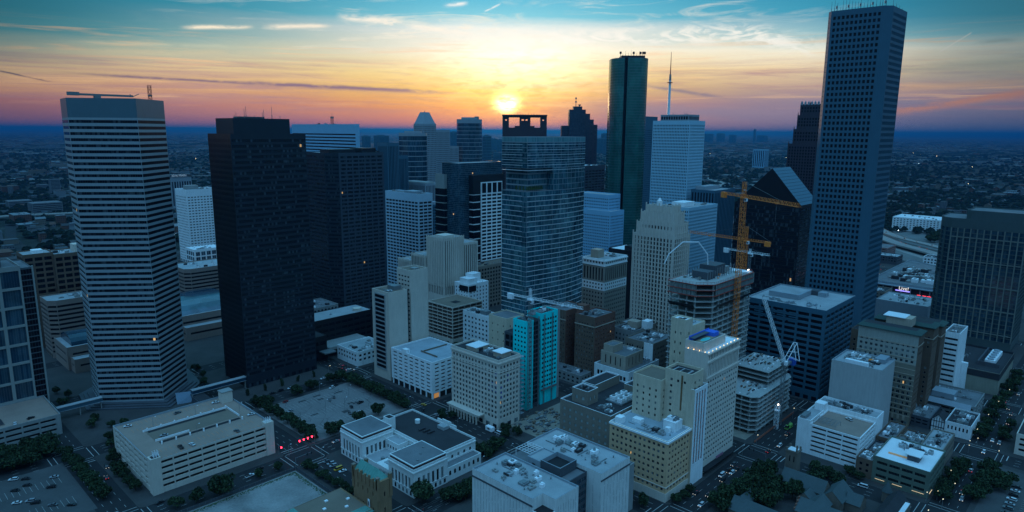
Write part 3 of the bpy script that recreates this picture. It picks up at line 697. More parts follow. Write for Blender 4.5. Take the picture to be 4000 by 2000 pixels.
# 16 white garage
b = Bld('parking_garage', 'white parking garage with ribbon openings and blue grey ramps on its roof', 'parking garage', (12.2, 12.2))
b.box(12.2, 12.2, 40, 51, 4.5, 29.5, St('open', 3.1, 6.6, .62, .42, wall=whitew, top=1.2, bot=.4, end=1.6, rv=.6), l=St('open', 3.1, 6.4, .66, .42, wall=whitew, top=1.2, bot=.4, end=1.6, rv=.6), roof=deckb, par=1)
garage_fill(b, 12.2, 12.2, 40, 51, 4.6, 29.5, 3.1, .4)
b.box(12.8, 12.8, 38.6, 49.6, .14, 4.49, St('plain', wall=darkin), roof=darkin, par=0, name='shop_front_wall')
shopg = glassm('shop_glass', (.03, .025, .02), (.08, .06, .04), .2, .45, (1, .5, .16), lite=.35)
for k in range(7): m = MB(); m.box(12.4 + k * 6.4, 12.3, 0, 13.4 + k * 6.4, 13.2, 4.55, whitew); b.part('column', m)
for k in range(8): m = MB(); m.box(12.3, 12.4 + k * 6.9, 0, 13.2, 13.6 + k * 6.9, 4.55, whitew); b.part('column', m)
for k in range(6): m = MB(); m.box(14 + k * 6.2, 12.72, .4, 18.8 + k * 6.2, 12.79, 4, shopg); b.part('shop_window', m, shopg)
for k in range(2): m = MB(); m.box(12.72, 14 + k * 6.9, .4, 12.79, 18.4 + k * 6.9, 4, shopg); b.part('shop_window', m, shopg)
m = MB(); m.box(24, 20, 28.51, 48, 38, 28.6, deckb); m.box(23.7, 20, 28.5, 24, 40, 29.8, roofb); m.box(24, 38, 28.5, 49, 38.4, 29.8, roofb); b.part('ramp_wall', m)
m = MB(); m.box(12.3, 44, 28, 16, 49, 31.6, whitew); b.part('stair_tower', m)
b.finish()
# 17 arcaded office block with blue taped windows
b = Bld('office_building', 'cream stone office block with a deep cornice, an arcade and blue taped windows', 'office building', (10, -60))
s17 = St('grid', 3.62, 3.35, .56, .60, wall=cream, glass=gB, top=4.0, bot=6.6, end=1.1, rv=.45, n=2, fr=.14, fm=framew)
b.vol([(10, -60), (31, -60), (31, -12.5), (10, -12.5)], 0, 49.5, s17, roof=roofd, par=1.3)
m = MB(); m.box(9.4, -60.6, 46.4, 31.3, -59.99, 47.5, cream); m.box(9.4, -59.99, 46.4, 9.99, -12, 47.5, cream); m.box(9.7, -60.3, 40.2, 31.2, -59.99, 40.8, cream); m.box(9.7, -59.99, 40.2, 9.99, -12, 40.8, cream); b.part('cornice', m)
for k in range(10):
    m = MB(); y = -15.2 - k * 3.1; m.box(5.0, y - .35, 0, 5.9, y + .35, 6.0, cream); b.part('column', m)
    if k < 9:
        m = MB(); n = 6
        for q in range(n):
            a0, a1 = math.pi * q / n, math.pi * (q + 1) / n; yc = y - 1.55
            m.quad((5.0, yc + 1.2 * math.cos(a0), 4.4 + 1.2 * math.sin(a0)), (5.0, yc + 1.2 * math.cos(a0), 6.6), (5.0, yc + 1.2 * math.cos(a1), 6.6), (5.0, yc + 1.2 * math.cos(a1), 4.4 + 1.2 * math.sin(a1)), cream)
        b.part('arch', m)
m = MB(); m.box(4.9, -46, 6.3, 9.98, -12.8, 7.2, cream); m.box(4.7, -46.2, 7.2, 9.97, -12.6, 7.5, cream); b.part('arcade_roof', m)
m = MB(); m.box(14, -34, 48, 26, -24, 51, tan); m.box(13.6, -34.4, 51, 26.4, -23.6, 51.4, roofw); b.part('penthouse', m)
m = MB(); m.box(17, -56, 48, 26, -48, 51.5, tan); m.box(16.4, -56.6, 51.5, 26.6, -47.4, 52, white); b.part('penthouse', m)
b.units(13, -58, 16, 40, 48.2, 6, 9)
for i in ((0, 1), (1, 1), (2, 1), (0, 2), (1, 2), (0, 4)): # blue taped windows, left face right-hand bays
    m = MB(); y = -57.0 + i[0] * 3.3; z = 24 + i[1] * 3.62; m.box(10.25, y - .8, z - 1.1, 10.31, y + .8, z + 1.1, gBluT); b.part('taped_window', m, gBluT)
for i in ((0, 5), (0, 4), (1, 7), (1, 6), (0, 3)):
    m = MB(); x = 13.3 + i[0] * 6.6; z = 12 + i[1] * 3.62; m.box(x - .8, -59.72, z - 1.1, x + .8, -59.66, z + 1.1, gBluT); b.part('taped_window', m, gBluT)
b.finish()
# its scaffolded slab edge
b = Bld('scaffold', 'open scaffold with deck levels against the side of the cream arcaded block', 'scaffold', (31.2, -60))
for k in range(14): m = MB(); m.box(31.2, -60.8, 5 + k * 3.2, 35, -54, 5.2 + k * 3.2, greyl); b.part('platform', m)
for (x, y) in ((31.3, -60.7), (34.9, -60.7), (31.3, -54.1), (34.9, -54.1)): m = MB(); m.bar((x, y, 0), (x, y, 48), .12, steel); b.part('pole', m)
b.finish()
# 18 turquoise tower
b = Bld('hotel_tower', 'tower under construction sheathed in bright turquoise board', 'tower', (47, -52))
s18 = St('grid', 3.55, 3.3, .52, .42, wall=teal, glass=gBlk, top=3.5, bot=4, end=.8, rv=.25, fr=0, botglass=False); s18b = St('grid', 3.55, 2.9, .72, .46, wall=teal, glass=gBlk, top=3.5, bot=12, end=.8, rv=.25, fr=0, botglass=False)
b.box(47, -52, 6.5, 14, 0, 67, s18, l=s18, roof=roofd, par=1, name='turquoise_wall')
b.box(53.5, -50.5, 8.5, 12.5, 0, 66, St('grid', 3.55, 4, .9, .8, wall=greyd, glass=darkin, top=1, bot=2, rv=.8, fr=0, botglass=False), roof=roofd, par=0, name='unclad_bay')
b.box(62, -52, 18.5, 14, 0, 70, s18b, roof=roofd, par=1, name='turquoise_wall')
b.box(80.52, -51.5, 3.2, 13.5, 0, 70, PL(greyc), roof=roofg, par=.4, name='concrete_core')
for x in (58, 64.5, 73.5): m = MB(); m.bar((x, -52.8, 0), (x, -52.8, 69), .22, steel); m.bar((x + .9, -52.8, 0), (x + .9, -52.8, 69), .22, steel); b.part('hoist_rail', m)
for k in range(3): m = MB(); m.box(62 + k * 6, -54.2, 11.5, 67.2 + k * 6, -52.3, 12.2, steel); m.box(62 + k * 6, -54.2, 12.2, 67.2 + k * 6, -54.1, 13.2, steel); b.part('swing_stage', m)
for k in range(7): b.units(48 + k * 4.4, -50, 4, 10, 66 if k < 2 else 69, 1, k)
b.finish()
# 19 twin brown brick
b = Bld('brick_tower', 'dark brown brick building of two deep wings with a red brick flank', 'brick building', (127, -52))
s19 = St('grid', 3.5, 2.75, .34, .46, wall=brownb, glass=gB, top=5, bot=5, end=.9, rv=.3, fr=.1, n=1, fm=framew); s19r = St('grid', 3.5, 3.2, .3, .42, wall=redb, glass=gB, top=4, bot=5, end=.9, rv=.3, fr=.1, n=1, fm=framew)
b.box(127, -52, 28, 20, 0, 54, s19r, l=s19, roof=roofg, par=1); b.box(127, -22, 28, 20, 0, 54, s19r, l=s19, roof=roofg, par=1, name='rear_wing'); b.box(146, -32, 9, 10, 0, 50, PL(brownb), roof=roofd, par=.4, name='link')
m = MB(); m.box(126.6, -52.4, 45.6, 155.3, -52.0, 46.3, tan); m.box(126.6, -52.4, 45.6, 127, -31.7, 46.3, tan); m.box(126.6, -22.3, 45.6, 127, -1.8, 46.3, tan); b.part('cornice', m)
b.bx('penthouse', 134, -36, 53, 7, 8, 6.5, redb); b.units(129, -50, 24, 17, 53, 9, 3); b.units(129, -20, 24, 16, 53, 4, 6)
b.finish()
b = Bld('low_building', 'pale low frontage with shuttered openings at the foot of the brown brick wings', 'building', (113, -50))
b.box(113, -50, 13.5, 48, 0, 8.5, St('grid', 4, 4.5, .5, .5, wall=greyc, glass=gD, top=1.5, bot=.5, fr=.1, n=2), roof=roofg, par=.8); b.units(114, -48, 11, 44, 7.6, 4, 3); b.finish()
# 20 six part brick block
b = Bld('brick_building', 'grey brown brick block with white edged dark roofs and large boarded windows', 'brick building', (12, -150))
s20 = St('grid', 4.35, 4.2, .40, .42, wall=greyb, glass=gOld, top=3.2, bot=4.5, end=1.2, rv=.3, fr=.12, n=1, fm=framew)
kw = dict(roof=roofd, par=.9, pw=.4, parm=white)
b.box(12, -150, 52, 38, 0, 37.5, s20, **kw)
b.box(16, -130, 10.5, 12, 36.5, 45.5, St('grid', 4, 4, .4, .4, wall=greyb, glass=gOld, top=2.5, bot=1, fr=.1), name='roof_block', **kw)
b.box(34, -122, 27, 10.5, 36.5, 42.5, PL(greyb), name='roof_block', **kw); b.box(53, -140, 11, 9, 36.5, 41, PL(greyb), name='roof_block', **kw)
m = MB(); m.box(30, -145, 36.8, 48, -133, 37.6, steel); b.part('equipment_deck', m)
for k in range(6):
    m = MB(); x, y = 31.5 + (k % 3) * 5.4, -144 + (k // 3) * 5.4; m.box(x, y, 37.6, x + 3.6, y + 3.4, 40.2, white); m.cyl(x + 1.8, y + 1.7, 40.2, 40.8, 1.1, None, 10, steel); b.part('cooling_unit', m)
m = MB()
for k in range(7): m.bar((30 + k * 3, -145, 37.6), (30 + k * 3, -145, 39.2), .07, steel)
m.bar((30, -145, 39.2), (48, -145, 39.2), .07, steel); m.bar((30, -145, 39.2), (30, -133, 39.2), .07, steel); b.part('railing', m)
b.units(14, -147, 14, 12, 36.6, 4, 2); b.units(20, -128, 4, 8, 44.6, 2, 3)
for (x, y) in ((26, -118), (45, -116), (57, -120)): m = MB(); m.cyl(x, y, 36.5, 38.4, .8, None, 10, white); b.part('roof_vent', m)
b.finish()
# 21 tan hotel
b = Bld('brick_building', 'tan brick block with a white cornice and white penthouse on a pale blue roof', 'brick building', (9.6, -189.2))
s21 = St('grid', 3.35, 3.1, .50, .44, wall=tanb, glass=gB, top=2.2, bot=5.5, end=1.0, rv=.28, fr=.09, n=2, fm=framew)
b.box(9.6, -189.2, 24.5, 38, 0, 36, s21, roof=deckb, par=1.1, parm=whitew)
m = MB(); m.box(8.9, -189.9, 34.5, 34.3, -189.21, 35.6, whitew); m.box(8.9, -189.2, 34.5, 9.59, -151, 35.6, whitew); m.box(9.3, -189.5, 8.4, 34.2, -189.21, 8.9, cream); m.box(9.3, -189.2, 8.4, 9.59, -151.2, 8.9, cream); b.part('cornice', m)
m = MB(); m.box(9.35, -189.45, .14, 34.15, -189.21, 5.2, cream); m.box(9.35, -189.2, .14, 9.59, -151.2, 5.2, cream); b.part('stone_base', m)
m = MB(); m.box(24, -185, 34.5, 32, -177.5, 40.5, whitew); b.part('penthouse', m); b.units(24.5, -184.5, 7, 6.5, 40.5, 4, 3)
m = MB(); m.box(12, -157, 34.5, 16.5, -153, 38.5, whitew); b.part('stair_hut', m); b.bx('duct_box', 20, -165, 34.5, 4, 5.5, 2.6, whitew); b.bx('duct_box', 21, -183, 34.5, 2.6, 2.6, 3.2, whitew); b.units(13, -187, 9, 30, 34.7, 4, 5)
b.finish()
# 22 buff slab block behind
b = Bld('brick_building', 'buff brick slab with a taller stained end and an open water tank deck', 'brick building', (34.2, -188))
s22 = St('grid', 3.9, 4.0, .26, .40, wall=must, glass=gB, top=5, bot=6, end=1.2, rv=.25, fr=.08, n=1)
b.box(30.5, -171.2, 20, 19, 0, 60, s22, roof=roofb, par=1.2)
b.box(34.2, -188, 13.5, 16.7, 0, 67, St('grid', 3.9, 4.5, .34, .40, wall=must, glass=gB, top=4, bot=6, end=2, rv=.25, fr=.08, n=2), roof=roofd, par=1.6, name='taller_wall')
m = MB(); m.box(36, -184, 65.3, 44, -174, 65.7, roofl); m.box(37, -183, 65.7, 43, -179, 65.9, darkin); m.box(37, -178, 65.7, 43, -175, 65.9, darkin); b.part('water_tank_deck', m)
rust = wallm('rust_stain_brick', (.24, .13, .06), .9, .3, .4)
m = MB(); m.quad((34.17, -181.5, 44), (34.17, -182.6, 44), (34.17, -182.8, 65), (34.17, -181.6, 65), rust); b.part('rust_stain', m)
b.finish()
# 23 slim fronted tower with red spandrels
b = Bld('office_building', 'slim white fronted tower with red and black vertical window strips', 'building', (34.3, -190.5))
b.box(34.3, -190.5, 14.7, 12, 12, 58.5, St('rib', 3.8, 2.9, .5, 1.0, wall=whitew, glass=gBlk, top=2.2, bot=.8, end=1.3, rv=.5, fr=0), l=PL(must), roof=roofd, par=1.2)
b.box(34.3, -190.5, 14.7, 12, 0, 11.98, PL(whitew), l=PL(must), roof=roofd, par=0, name='base')
redsp = plain('red_spandrel', (.42, .11, .08), .7)
for c_ in range(4):
    for k in range(14):
        m = MB(); x = 37.0 + c_ * 3.03; m.box(x - .72, -190.25, 14 + k * 3.1, x + .72, -190.12, 15.3 + k * 3.1, redsp); b.part('spandrel', m, redsp)
b.finish()
# 24 ornate tower with roof pool
b = Bld('hotel_tower', 'ornate cream tower with a columned crown and a turquoise roof pool', 'hotel tower', (51.5, -188.3))
s24 = St('grid', 3.3, 3.0, .52, .46, wall=cream, glass=gB, top=1.2, bot=7, end=1.0, rv=.25, fr=.1, n=2, fm=framew)
s24l = St('grid', 4.6, 4.2, .32, .36, wall=cream, glass=gB, top=5, bot=7, end=1.2, rv=.25, fr=.1, n=2)
b.box(51.5, -188.3, 40.5, 15, 0, 60, s24, l=s24l, roof=roofd, par=0)
b.box(51.52, -188.28, 40.46, 14.96, 60, 69.5, St('rib', 4, 1.9, .42, .9, wall=cream, glass=gD, top=1, bot=.8, end=1.2, rv=.5, fr=.1), l=s24l, roof=roofd, par=0, name='colonnade_wall')
b.box(51.5, -188.3, 40.5, 15, 69.5, 75.2, St('grid', 4.2, 1.9, .55, .62, wall=cream, glass=gD, top=.8, bot=.5, end=1.2, rv=.3, fr=.1), l=s24l, roof=roofw, par=.6, name='attic')
m = MB(); m.box(50.8, -189, 69.3, 92.6, -188.31, 70.2, cream); m.box(92.01, -189, 69.3, 92.6, -173, 70.2, cream); m.box(51, -188.8, 59.6, 92.4, -188.31, 60.4, cream); m.box(50.9, -188.9, 74.3, 92.4, -188.31, 75.0, cream); b.part('cornice', m)
b.box(53, -184.5, 27, 12, 74.5, 80, PL(cream), roof=roofg, par=1.2, name='penthouse')
m = MB(); m.box(56, -181.5, 78.85, 74, -176.5, 79.0, W('tile_deck', (.38, .30, .20), .8)); b.part('pool_deck', m)
poolm = plain('pool_water', (.02, .30, .36), .1, emit=.25, ecol=(.05, .55, .65)); m = MB(); m.prism([(64 + 5 * math.cos(a * math.pi / 8), -179.6 + 1.9 * math.sin(a * math.pi / 8)) for a in range(16)], 79.0, 79.08, poolm); b.part('swimming_pool', m)
bluel = plain('blue_lit_wall', (.02, .10, .5), .6, emit=.10, ecol=(.02, .12, .7)); m = MB(); m.box(54, -174.6, 78.9, 78, -174.2, 82, bluel); m.box(72, -181, 78.9, 78, -174.7, 81.4, bluel); b.part('pool_bar', m)
m = MB(); m.box(54, -177.8, 81, 72, -174.7, 81.3, greyd); b.part('awning', m)
bulb = plain('bulb', (1, .6, .25), .5, emit=3.5, ecol=(1, .62, .25))
for k in range(9): m = MB(); x = 53 + k * 4.6; m.cyl(x, -187.8, 75.2, 75.7, .16, .16, 6, bulb); b.part('roof_lamp', m, bulb)
for k in range(4): m = MB(); m.cyl(52, -186 + k * 3.6, 75.2, 75.7, .16, .16, 6, bulb); b.part('roof_lamp', m, bulb)
m = MB(); m.box(49.8, -192, 3.6, 92, -188.35, 4.1, darkin); b.part('street_awning', m)
flm = plain('flag_cloth', (.45, .2, .3), .8)
for k in range(4): m = MB(); x = 66 + k * 2.2; m.bar((x, -188.4, 6), (x, -191.5, 8.6), .07, white); m.quad((x, -191.4, 8.5), (x + .05, -190, 7.4), (x + .1, -190.2, 5.8), (x, -191.4, 6.6), flm); b.part('flag', m)
b.finish()
# 25 tall buff twin behind it
b = Bld('hotel_tower', 'buff brick tower with a white roof deck behind the roof pool', 'tower', (66, -165.5))
s25 = St('grid', 6.5, 5, .22, .28, wall=must, glass=gB, top=6, bot=6, end=1.5, rv=.25, fr=.08)
b.box(66, -165.5, 8, 10.5, 0, 87.5, s25, roof=roofw, par=.9); b.box(74.02, -165, 17, 11, 0, 82, s25, roof=roofl, par=.9, name='lower_wall'); b.box(76, -172.8, 15, 8, 0, 70, PL(must), roof=roofd, par=.4, name='rear_wall')
m = MB(); m.box(68, -162.5, 86.7, 72.3, -160.3, 86.85, roofd); m.cyl(70, -159, 86.7, 86.9, 1.2, None, 10, roofd); b.part('roof_marking', m); b.units(75, -163, 14, 8, 81, 3, 2)
b.finish()
# 26 white stepped block
b = Bld('office_building', 'stepped tan block rising from a white framed base', 'building', (113, -95))
b.box(113, -95, 42, 32, 0, 23, St('grid', 8.4, 3.0, .72, .5, wall=whitew, glass=gD, top=2.6, bot=5, end=2.4, rv=.5, fr=.12), roof=roofg, par=1)
sT = St('rib', 6, 4.6, .22, .8, wall=tan, glass=gD, top=1.5, bot=1, end=2.4, rv=.4, fr=.1)
b.box(117, -89, 24, 23, 22, 33, sT, roof=roofg, par=.8, name='upper_wall'); b.box(119, -76, 13, 9, 32.2, 38, PL(tan), roof=roofg, par=.7, name='top_wall')
b.units(133, -87, 7, 10, 32.4, 3, 2); b.units(142, -92, 12, 26, 22.2, 6, 3); b.finish()
# 27 low mid blocks
b = Bld('low_building', 'flat topped grey block with a white painted side wall, cluttered with roof fans', 'building', (150, -92))
b.box(150, -92, 34, 26, 0, 36, St('grid', 3.7, 2.3, .5, .5, wall=greyb, glass=gB, top=3.5, bot=5, fr=.1, rv=.25), l=St('grid', 3.7, 2.3, .5, .5, wall=greyb, glass=gB, top=3.5, bot=5, fr=.1, rv=.25), roof=roofg, par=.9)
m = MB(); m.box(149.6, -92.2, 0, 150, -84, 35.8, whitew); b.part('painted_wall', m); b.units(152, -90, 30, 23, 35.2, 12, 4); b.finish()
b = Bld('low_building', 'narrow grey block with dark roof sheds between the brown brick wings and the stone tower', 'building', (168, -62))
b.box(168, -62, 22, 20, 0, 36, St('grid', 4, 3.5, .4, .45, wall=greyc, glass=gB, top=3, bot=5, fr=.1, rv=.25), roof=roofd, par=.9); b.bx('penthouse', 178, -58, 35, 8, 9, 6, tan); b.bx('penthouse', 183, -66, 35, 8, 6, 7, whitew)
b.units(169, -60, 9, 15, 35.2, 6, 2); b.finish()
b = Bld('low_building', 'low pale roofed block in front of the tall stone tower', 'building', (192, -58))
b.box(192, -58, 20, 26, 0, 34, St('grid', 4, 3.5, .4, .45, wall=greyb, glass=gB, top=3, bot=5, fr=.1, rv=.25), roof=roofl, par=.9); b.units(194, -56, 16, 22, 33.2, 6, 7); b.finish()
# ---- custom house -------------------------------------------------
b = Bld('government_building', 'pale limestone courthouse of several flat roofed wings round a sunken court', 'courthouse', (-84, -88))
sc1 = St('grid', 13.2, 3.3, .52, .62, wall=limest, glass=gB, top=3.2, bot=1.2, end=2.2, rv=.5, n=1, fr=.14, fm=framew, botglass=False)
maroon = plain('maroon_fascia', (.05, .02, .022), .7)
def wing(x, y, dx, dy, h, st, dark=True, name='wing_wall', rm=None):
    b.box(x, y, dx, dy, 0, h, st, roof=rm or roofg, par=1.2, name=name, parm=limest)
    m = MB(); m.box(x - .5, y - .5, h - 2.2, x + dx + .1, y - .01, h - 1.5, limest); m.box(x - .5, y - .01, h - 2.2, x - .01, y + dy, h - 1.5, limest); m.box(x - .3, y - .3, 4.4, x + dx, y - .01, 4.8, limest); m.box(x - .3, y - .01, 4.4, x - .01, y + dy, 4.8, limest); b.part('cornice', m)
    if dark:
        m = MB(); e = .7
        m.prism([(x + e, y + e), (x + dx - e, y + e), (x + dx - e, y + dy - e), (x + e, y + dy - e)], h - 1.3, h + 1.4, maroon, top=False); b.part('fascia', m)
        m = MB(); m.prism([(x + e - .3, y + e - .3), (x + dx - e + .3, y + e - .3), (x + dx - e + .3, y + dy - e + .3), (x + e - .3, y + dy - e + .3)], h + 1.3, h + 1.75, limest); b.part('roof_edge', m)
        m = MB(); m.box(x + e + .4, y + e + .4, h + 1.6, x + dx - e - .4, y + dy - e - .4, h + 1.8, roofg); b.part('roof_deck', m)
wing(-83, -37, 23, 23.5, 17, sc1); wing(-84, -88, 24.5, 23, 17, sc1)
def arches(x0, y0, ux, uy, n, sp, z, w=1.5, h=2.6):
    for k in range(n):
        cx, cy = x0 + ux * sp * (k + .5), y0 + uy * sp * (k + .5); P = []
        for a in range(7): P.append((math.cos(math.pi * a / 6) * w / 2, z + h - w / 2 + math.sin(math.pi * a / 6) * w / 2))
        P += [(-w / 2, z), (w / 2, z)]
        m = MB(); nx, ny = (uy, -ux) if ux else (-1, 0)
        if ux: nx, ny = 0, -1
        m.poly([(cx + ux * p[0] + nx * .05, cy + uy * p[0] + ny * .05, p[1]) for p in (P if ux else P[::-1])], gB); b.part('window', m, gB)
arches(-83.5, -88, 1, 0, 7, 3.35, 1.0); arches(-84, -87, 0, 1, 6, 3.5, 1.0); arches(-83, -36, 0, 1, 6, 3.6, 1.0)
wing(-58, -80, 28, 62, 15, St('grid', 5, 5, .35, .42, wall=limest, glass=gB, top=3, bot=2, end=2, rv=.3, fr=.12, fm=framew), dark=False, name='rear_wall', rm=roofd)
b.box(-59.4, -87.5, 27, 7.4, 0, 8.5, St('plain', wall=limest), roof=roofg, par=.9, name='low_wing_wall'); arches(-59, -87.5, 1, 0, 7, 3.7, 3.6, 1.5, 2.8)
b.box(-82, -64.9, 23.9, 27.8, 0, 6.5, St('grid', 5, 4, .5, .4, wall=limest, glass=gB, top=1.5, bot=.5, fr=.12), roof=roofl, par=.8, name='court_wall')
b.box(-66, -50, 8, 12.9, 0, 12.5, St('grid', 4, 3, .5, .45, wall=limest, glass=gB, top=1.6, bot=1, rv=.25, fr=.12), roof=roofl, par=.7, name='court_block_wall')
b.box(-60.2, -33, 5, 6, 0, 22, PL(limest), roof=roofd, par=.3, name='chimney')
m = MB(); m.box(-83.6, -52, 6, -71, -64.5, 8.2, limest); m.box(-80, -60, 8.2, -74, -55, 8.6, roofl); b.part('porch_roof', m)
for k in range(4): m = MB(); x = -76 + k * 2.2; m.cyl(x, -48 - k * 2.2, 5.6, 7.3, 1.0, 1.3, 8, steel); b.part('roof_vent', m)
m = MB(); m.cyl(-40, -36, 13.9, 16.2, 1.7, None, 14, limest); b.part('roof_vent', m)
for k in range(3): m = MB(); m.box(-47 + k * .6, -47 - k * 3.6, 13.9, -42 + k * .6, -45.6 - k * 3.6, 14.9, roofd); b.part('skylight', m)
m = MB(); m.box(-36, -57, 13.9, -31.5, -51, 16.0, roofl); b.part('roof_hatch', m)
m = MB(); m.box(-30.1, -62, 14.6, -29.4, -44, 16.6, limest); m.box(-30.1, -57, 16.6, -29.4, -49, 17.6, limest); b.part('pediment', m)
for k in range(3): m = MB(); m.box(-78 + k * 6, -84 + k * 5, 18.79, -77.2 + k * 6, -83.2 + k * 5, 19.3, steel); b.part('roof_vent', m)
b.finish()
# ---- windowless exchange block at the bottom ----------------------
b = Bld('exchange_building', 'windowless pale concrete block in two masses split by a dark glazed core', 'building', (-80, -180))
paneled = W('ribbed_concrete', (.66, .66, .63), .9, .1, .2)
def ribs(x, y, L, ax, z0, z1, n):
    for k in range(1, n):
        m = MB(); t_ = L * k / n; r_ = random.Random(k); za = z0 + 1
        while za < z1 - 2:
            zb = min(z1 - .6, za + r_.uniform(3.5, 8))
            if ax == 'x': m.box(x + t_ - .05, y - .03, za, x + t_ + .05, y + .01, zb - .8, greyd)
            else: m.box(x - .03, y + t_ - .05, za, x + .01, y + t_ + .05, zb - .8, greyd)
            za = zb
        b.part('panel_joint', m, greyd)
b.vol([(-80, -172), (-73, -172), (-73, -180), (-56, -180), (-56, -131), (-80, -131)], 0, 33, PL(paneled), roof=roofl, par=1.0, parm=greyl)
b.box(-39, -181, 25, 50, 0, 33, PL(paneled), roof=roofl, par=1.0, parm=greyl, name='rear_mass_wall')
b.box(-55.99, -172, 16.98, 41, 0, 31, St('grid', 3.8, 4.2, .86, .6, wall=greyd, glass=gBlue, top=1.5, bot=3, end=.4, rv=.3, fr=.12, n=2), roof=roofg, par=.8, name='core_wall')
b.box(-53, -166, 13, 13, 30.5, 35.5, PL(greyd), roof=darkin, par=2.5, name='core_penthouse', parm=greyl); b.box(-53, -152.9, 13, 9, 30.5, 34.4, PL(greyl), roof=roofl, par=.5, name='core_penthouse')
m = MB(); m.prism([(-80.2, -180), (-73.1, -180), (-73.1, -172.1), (-80.2, -172.1)], 0, 27, paneled); m.box(-79.6, -179.4, 27, -73.2, -172.2, 27.1, darkin); b.part('corner_shaft', m)
ribs(-80.2, -180, 7, 'x', 2, 27, 5); ribs(-73, -180, 17, 'x', 2, 30, 9); ribs(-80, -172, 41, 'y', 2, 30, 20); ribs(-39, -181, 25, 'x', 2, 30, 9); ribs(-39, -181, 50, 'y', 2, 30, 10)
m = MB(); m.box(-39.3, -181.3, 28.6, -13.9, -181.01, 29.4, greyd); m.box(-80.3, -131, 28.6, -80.01, -172, 29.4, greyd); b.part('cornice_band', m)
b.box(-13.98, -180, 6, 46, 0, 27, PL(greyc), roof=roofg, par=.4, name='side_wall')
for (x, y) in ((-68, -150), (-69, -168), (-30, -156), (-26, -140), (-62, -158)): m = MB(); m.box(x, y, 31.9, x + 2.4, y + 1.8, 33.8, white); m.cyl(x + 1.2, y + .9, 33.8, 34.4, .7, None, 8, white); b.part('air_conditioner', m)
b.units(-78, -168, 20, 34, 32, 8, 3); b.units(-37, -178, 20, 44, 32, 8, 4); b.units(-54, -150, 12, 5, 31, 3, 6)
m = MB()
for k in range(6): m.bar((-50 + k * 2, -143, 34), (-50 + k * 2, -133, 34), .12, white); m.bar((-50, -143 + k * 2, 34), (-40, -143 + k * 2, 34), .12, white)
for (x, y) in ((-50, -143), (-40, -143), (-50, -133), (-40, -133)): m.bar((x, y, 30), (x, y, 34), .12, white)
b.part('roof_frame', m)
b.finish()
# ---- brick tower with copper roof and low hall ---------------------
b = Bld('church_hall', 'brick tower with a steep green copper roof beside a low hall with copper skirt roofs', 'church hall', (-113, -96))
brk = W('orange_brick', (.33, .20, .11), .9, .18, .16, brick=.12)
b.box(-113, -96, 8.5, 22, 0, 24, St('grid', 9, 5, .16, .3, wall=brk, glass=gD, top=3, bot=3, end=2, rv=.4, fr=.1, botglass=False), roof=brk, par=0)
m = MB(); zt = 24.0; zr = 28.5; x0, x1, y0, y1 = -112.6, -104.9, -94.6, -74.6; xm = (x0 + x1) / 2
m.quad((x0, y1, zt), (x0, y0, zt), (xm, y0 + 4, zr), (xm, y1 - 1, zr), copper); m.quad((x1, y0, zt), (x1, y1, zt), (xm, y1 - 1, zr), (xm, y0 + 4, zr), copper)
m.poly([(x0, y0, zt), (x1, y0, zt), (xm, y0 + 4, zr)], copper); m.poly([(x1, y1, zt), (x0, y1, zt), (xm, y1 - 1, zr)], copper); b.part('copper_roof', m)
for k in range(11): m = MB(); y = -94 + k * 1.9; m.bar((x0, y, zt + .08), (xm, min(max(y, y0 + 4), y1 - 1), zr + .08), .07, copper); b.part('roof_seam', m)
for k in range(7): m = MB(); y = -95.6 + k * 3.5; m.box(-113.4, y - .5, 20, -112.4, y + .5, 25.8 - (k % 2) * .5, brk); b.part('pier', m)
for (x, y) in ((-113.4, -96.4), (-105.6, -96.4), (-105.6, -75), (-113.4, -75)): m = MB(); m.box(x, y, 14, x + 1.6, y + 1.6, 26.4, brk); m.box(x - .15, y - .15, 26.4, x + 1.75, y + 1.75, 26.8, greyb); b.part('corner_pier', m)
m = MB(); m.box(-113.7, -89.5, 8, -113.42, -87.9, 12.5, white); m.box(-113.76, -89.1, 9, -113.71, -88.3, 11.4, darkin); b.part('statue_niche', m)
m = MB(); m.box(-146, -92, 0, -113.5, -62, 8.5, brk); b.part('hall_wall', m)
m = MB(); m.box(-143, -89, 9.8, -116, -65, 10.2, roofb)
m.quad((-147, -93, 7.6), (-113.2, -93, 7.6), (-116, -89, 10.3), (-143, -89, 10.3), copper); m.quad((-147, -61, 7.6), (-147, -93, 7.6), (-143, -89, 10.3), (-143, -65, 10.3), copper); m.quad((-113.2, -61, 7.6), (-147, -61, 7.6), (-143, -65, 10.3), (-116, -65, 10.3), roofd); b.part('hall_roof', m)
for k in range(5): m = MB(); m.box(-138 + k * 4.6, -84 + (k % 3) * 6, 10.2, -136.4 + k * 4.6, -82.6 + (k % 3) * 6, 10.8, white); b.part('skylight', m, white)
b.finish()
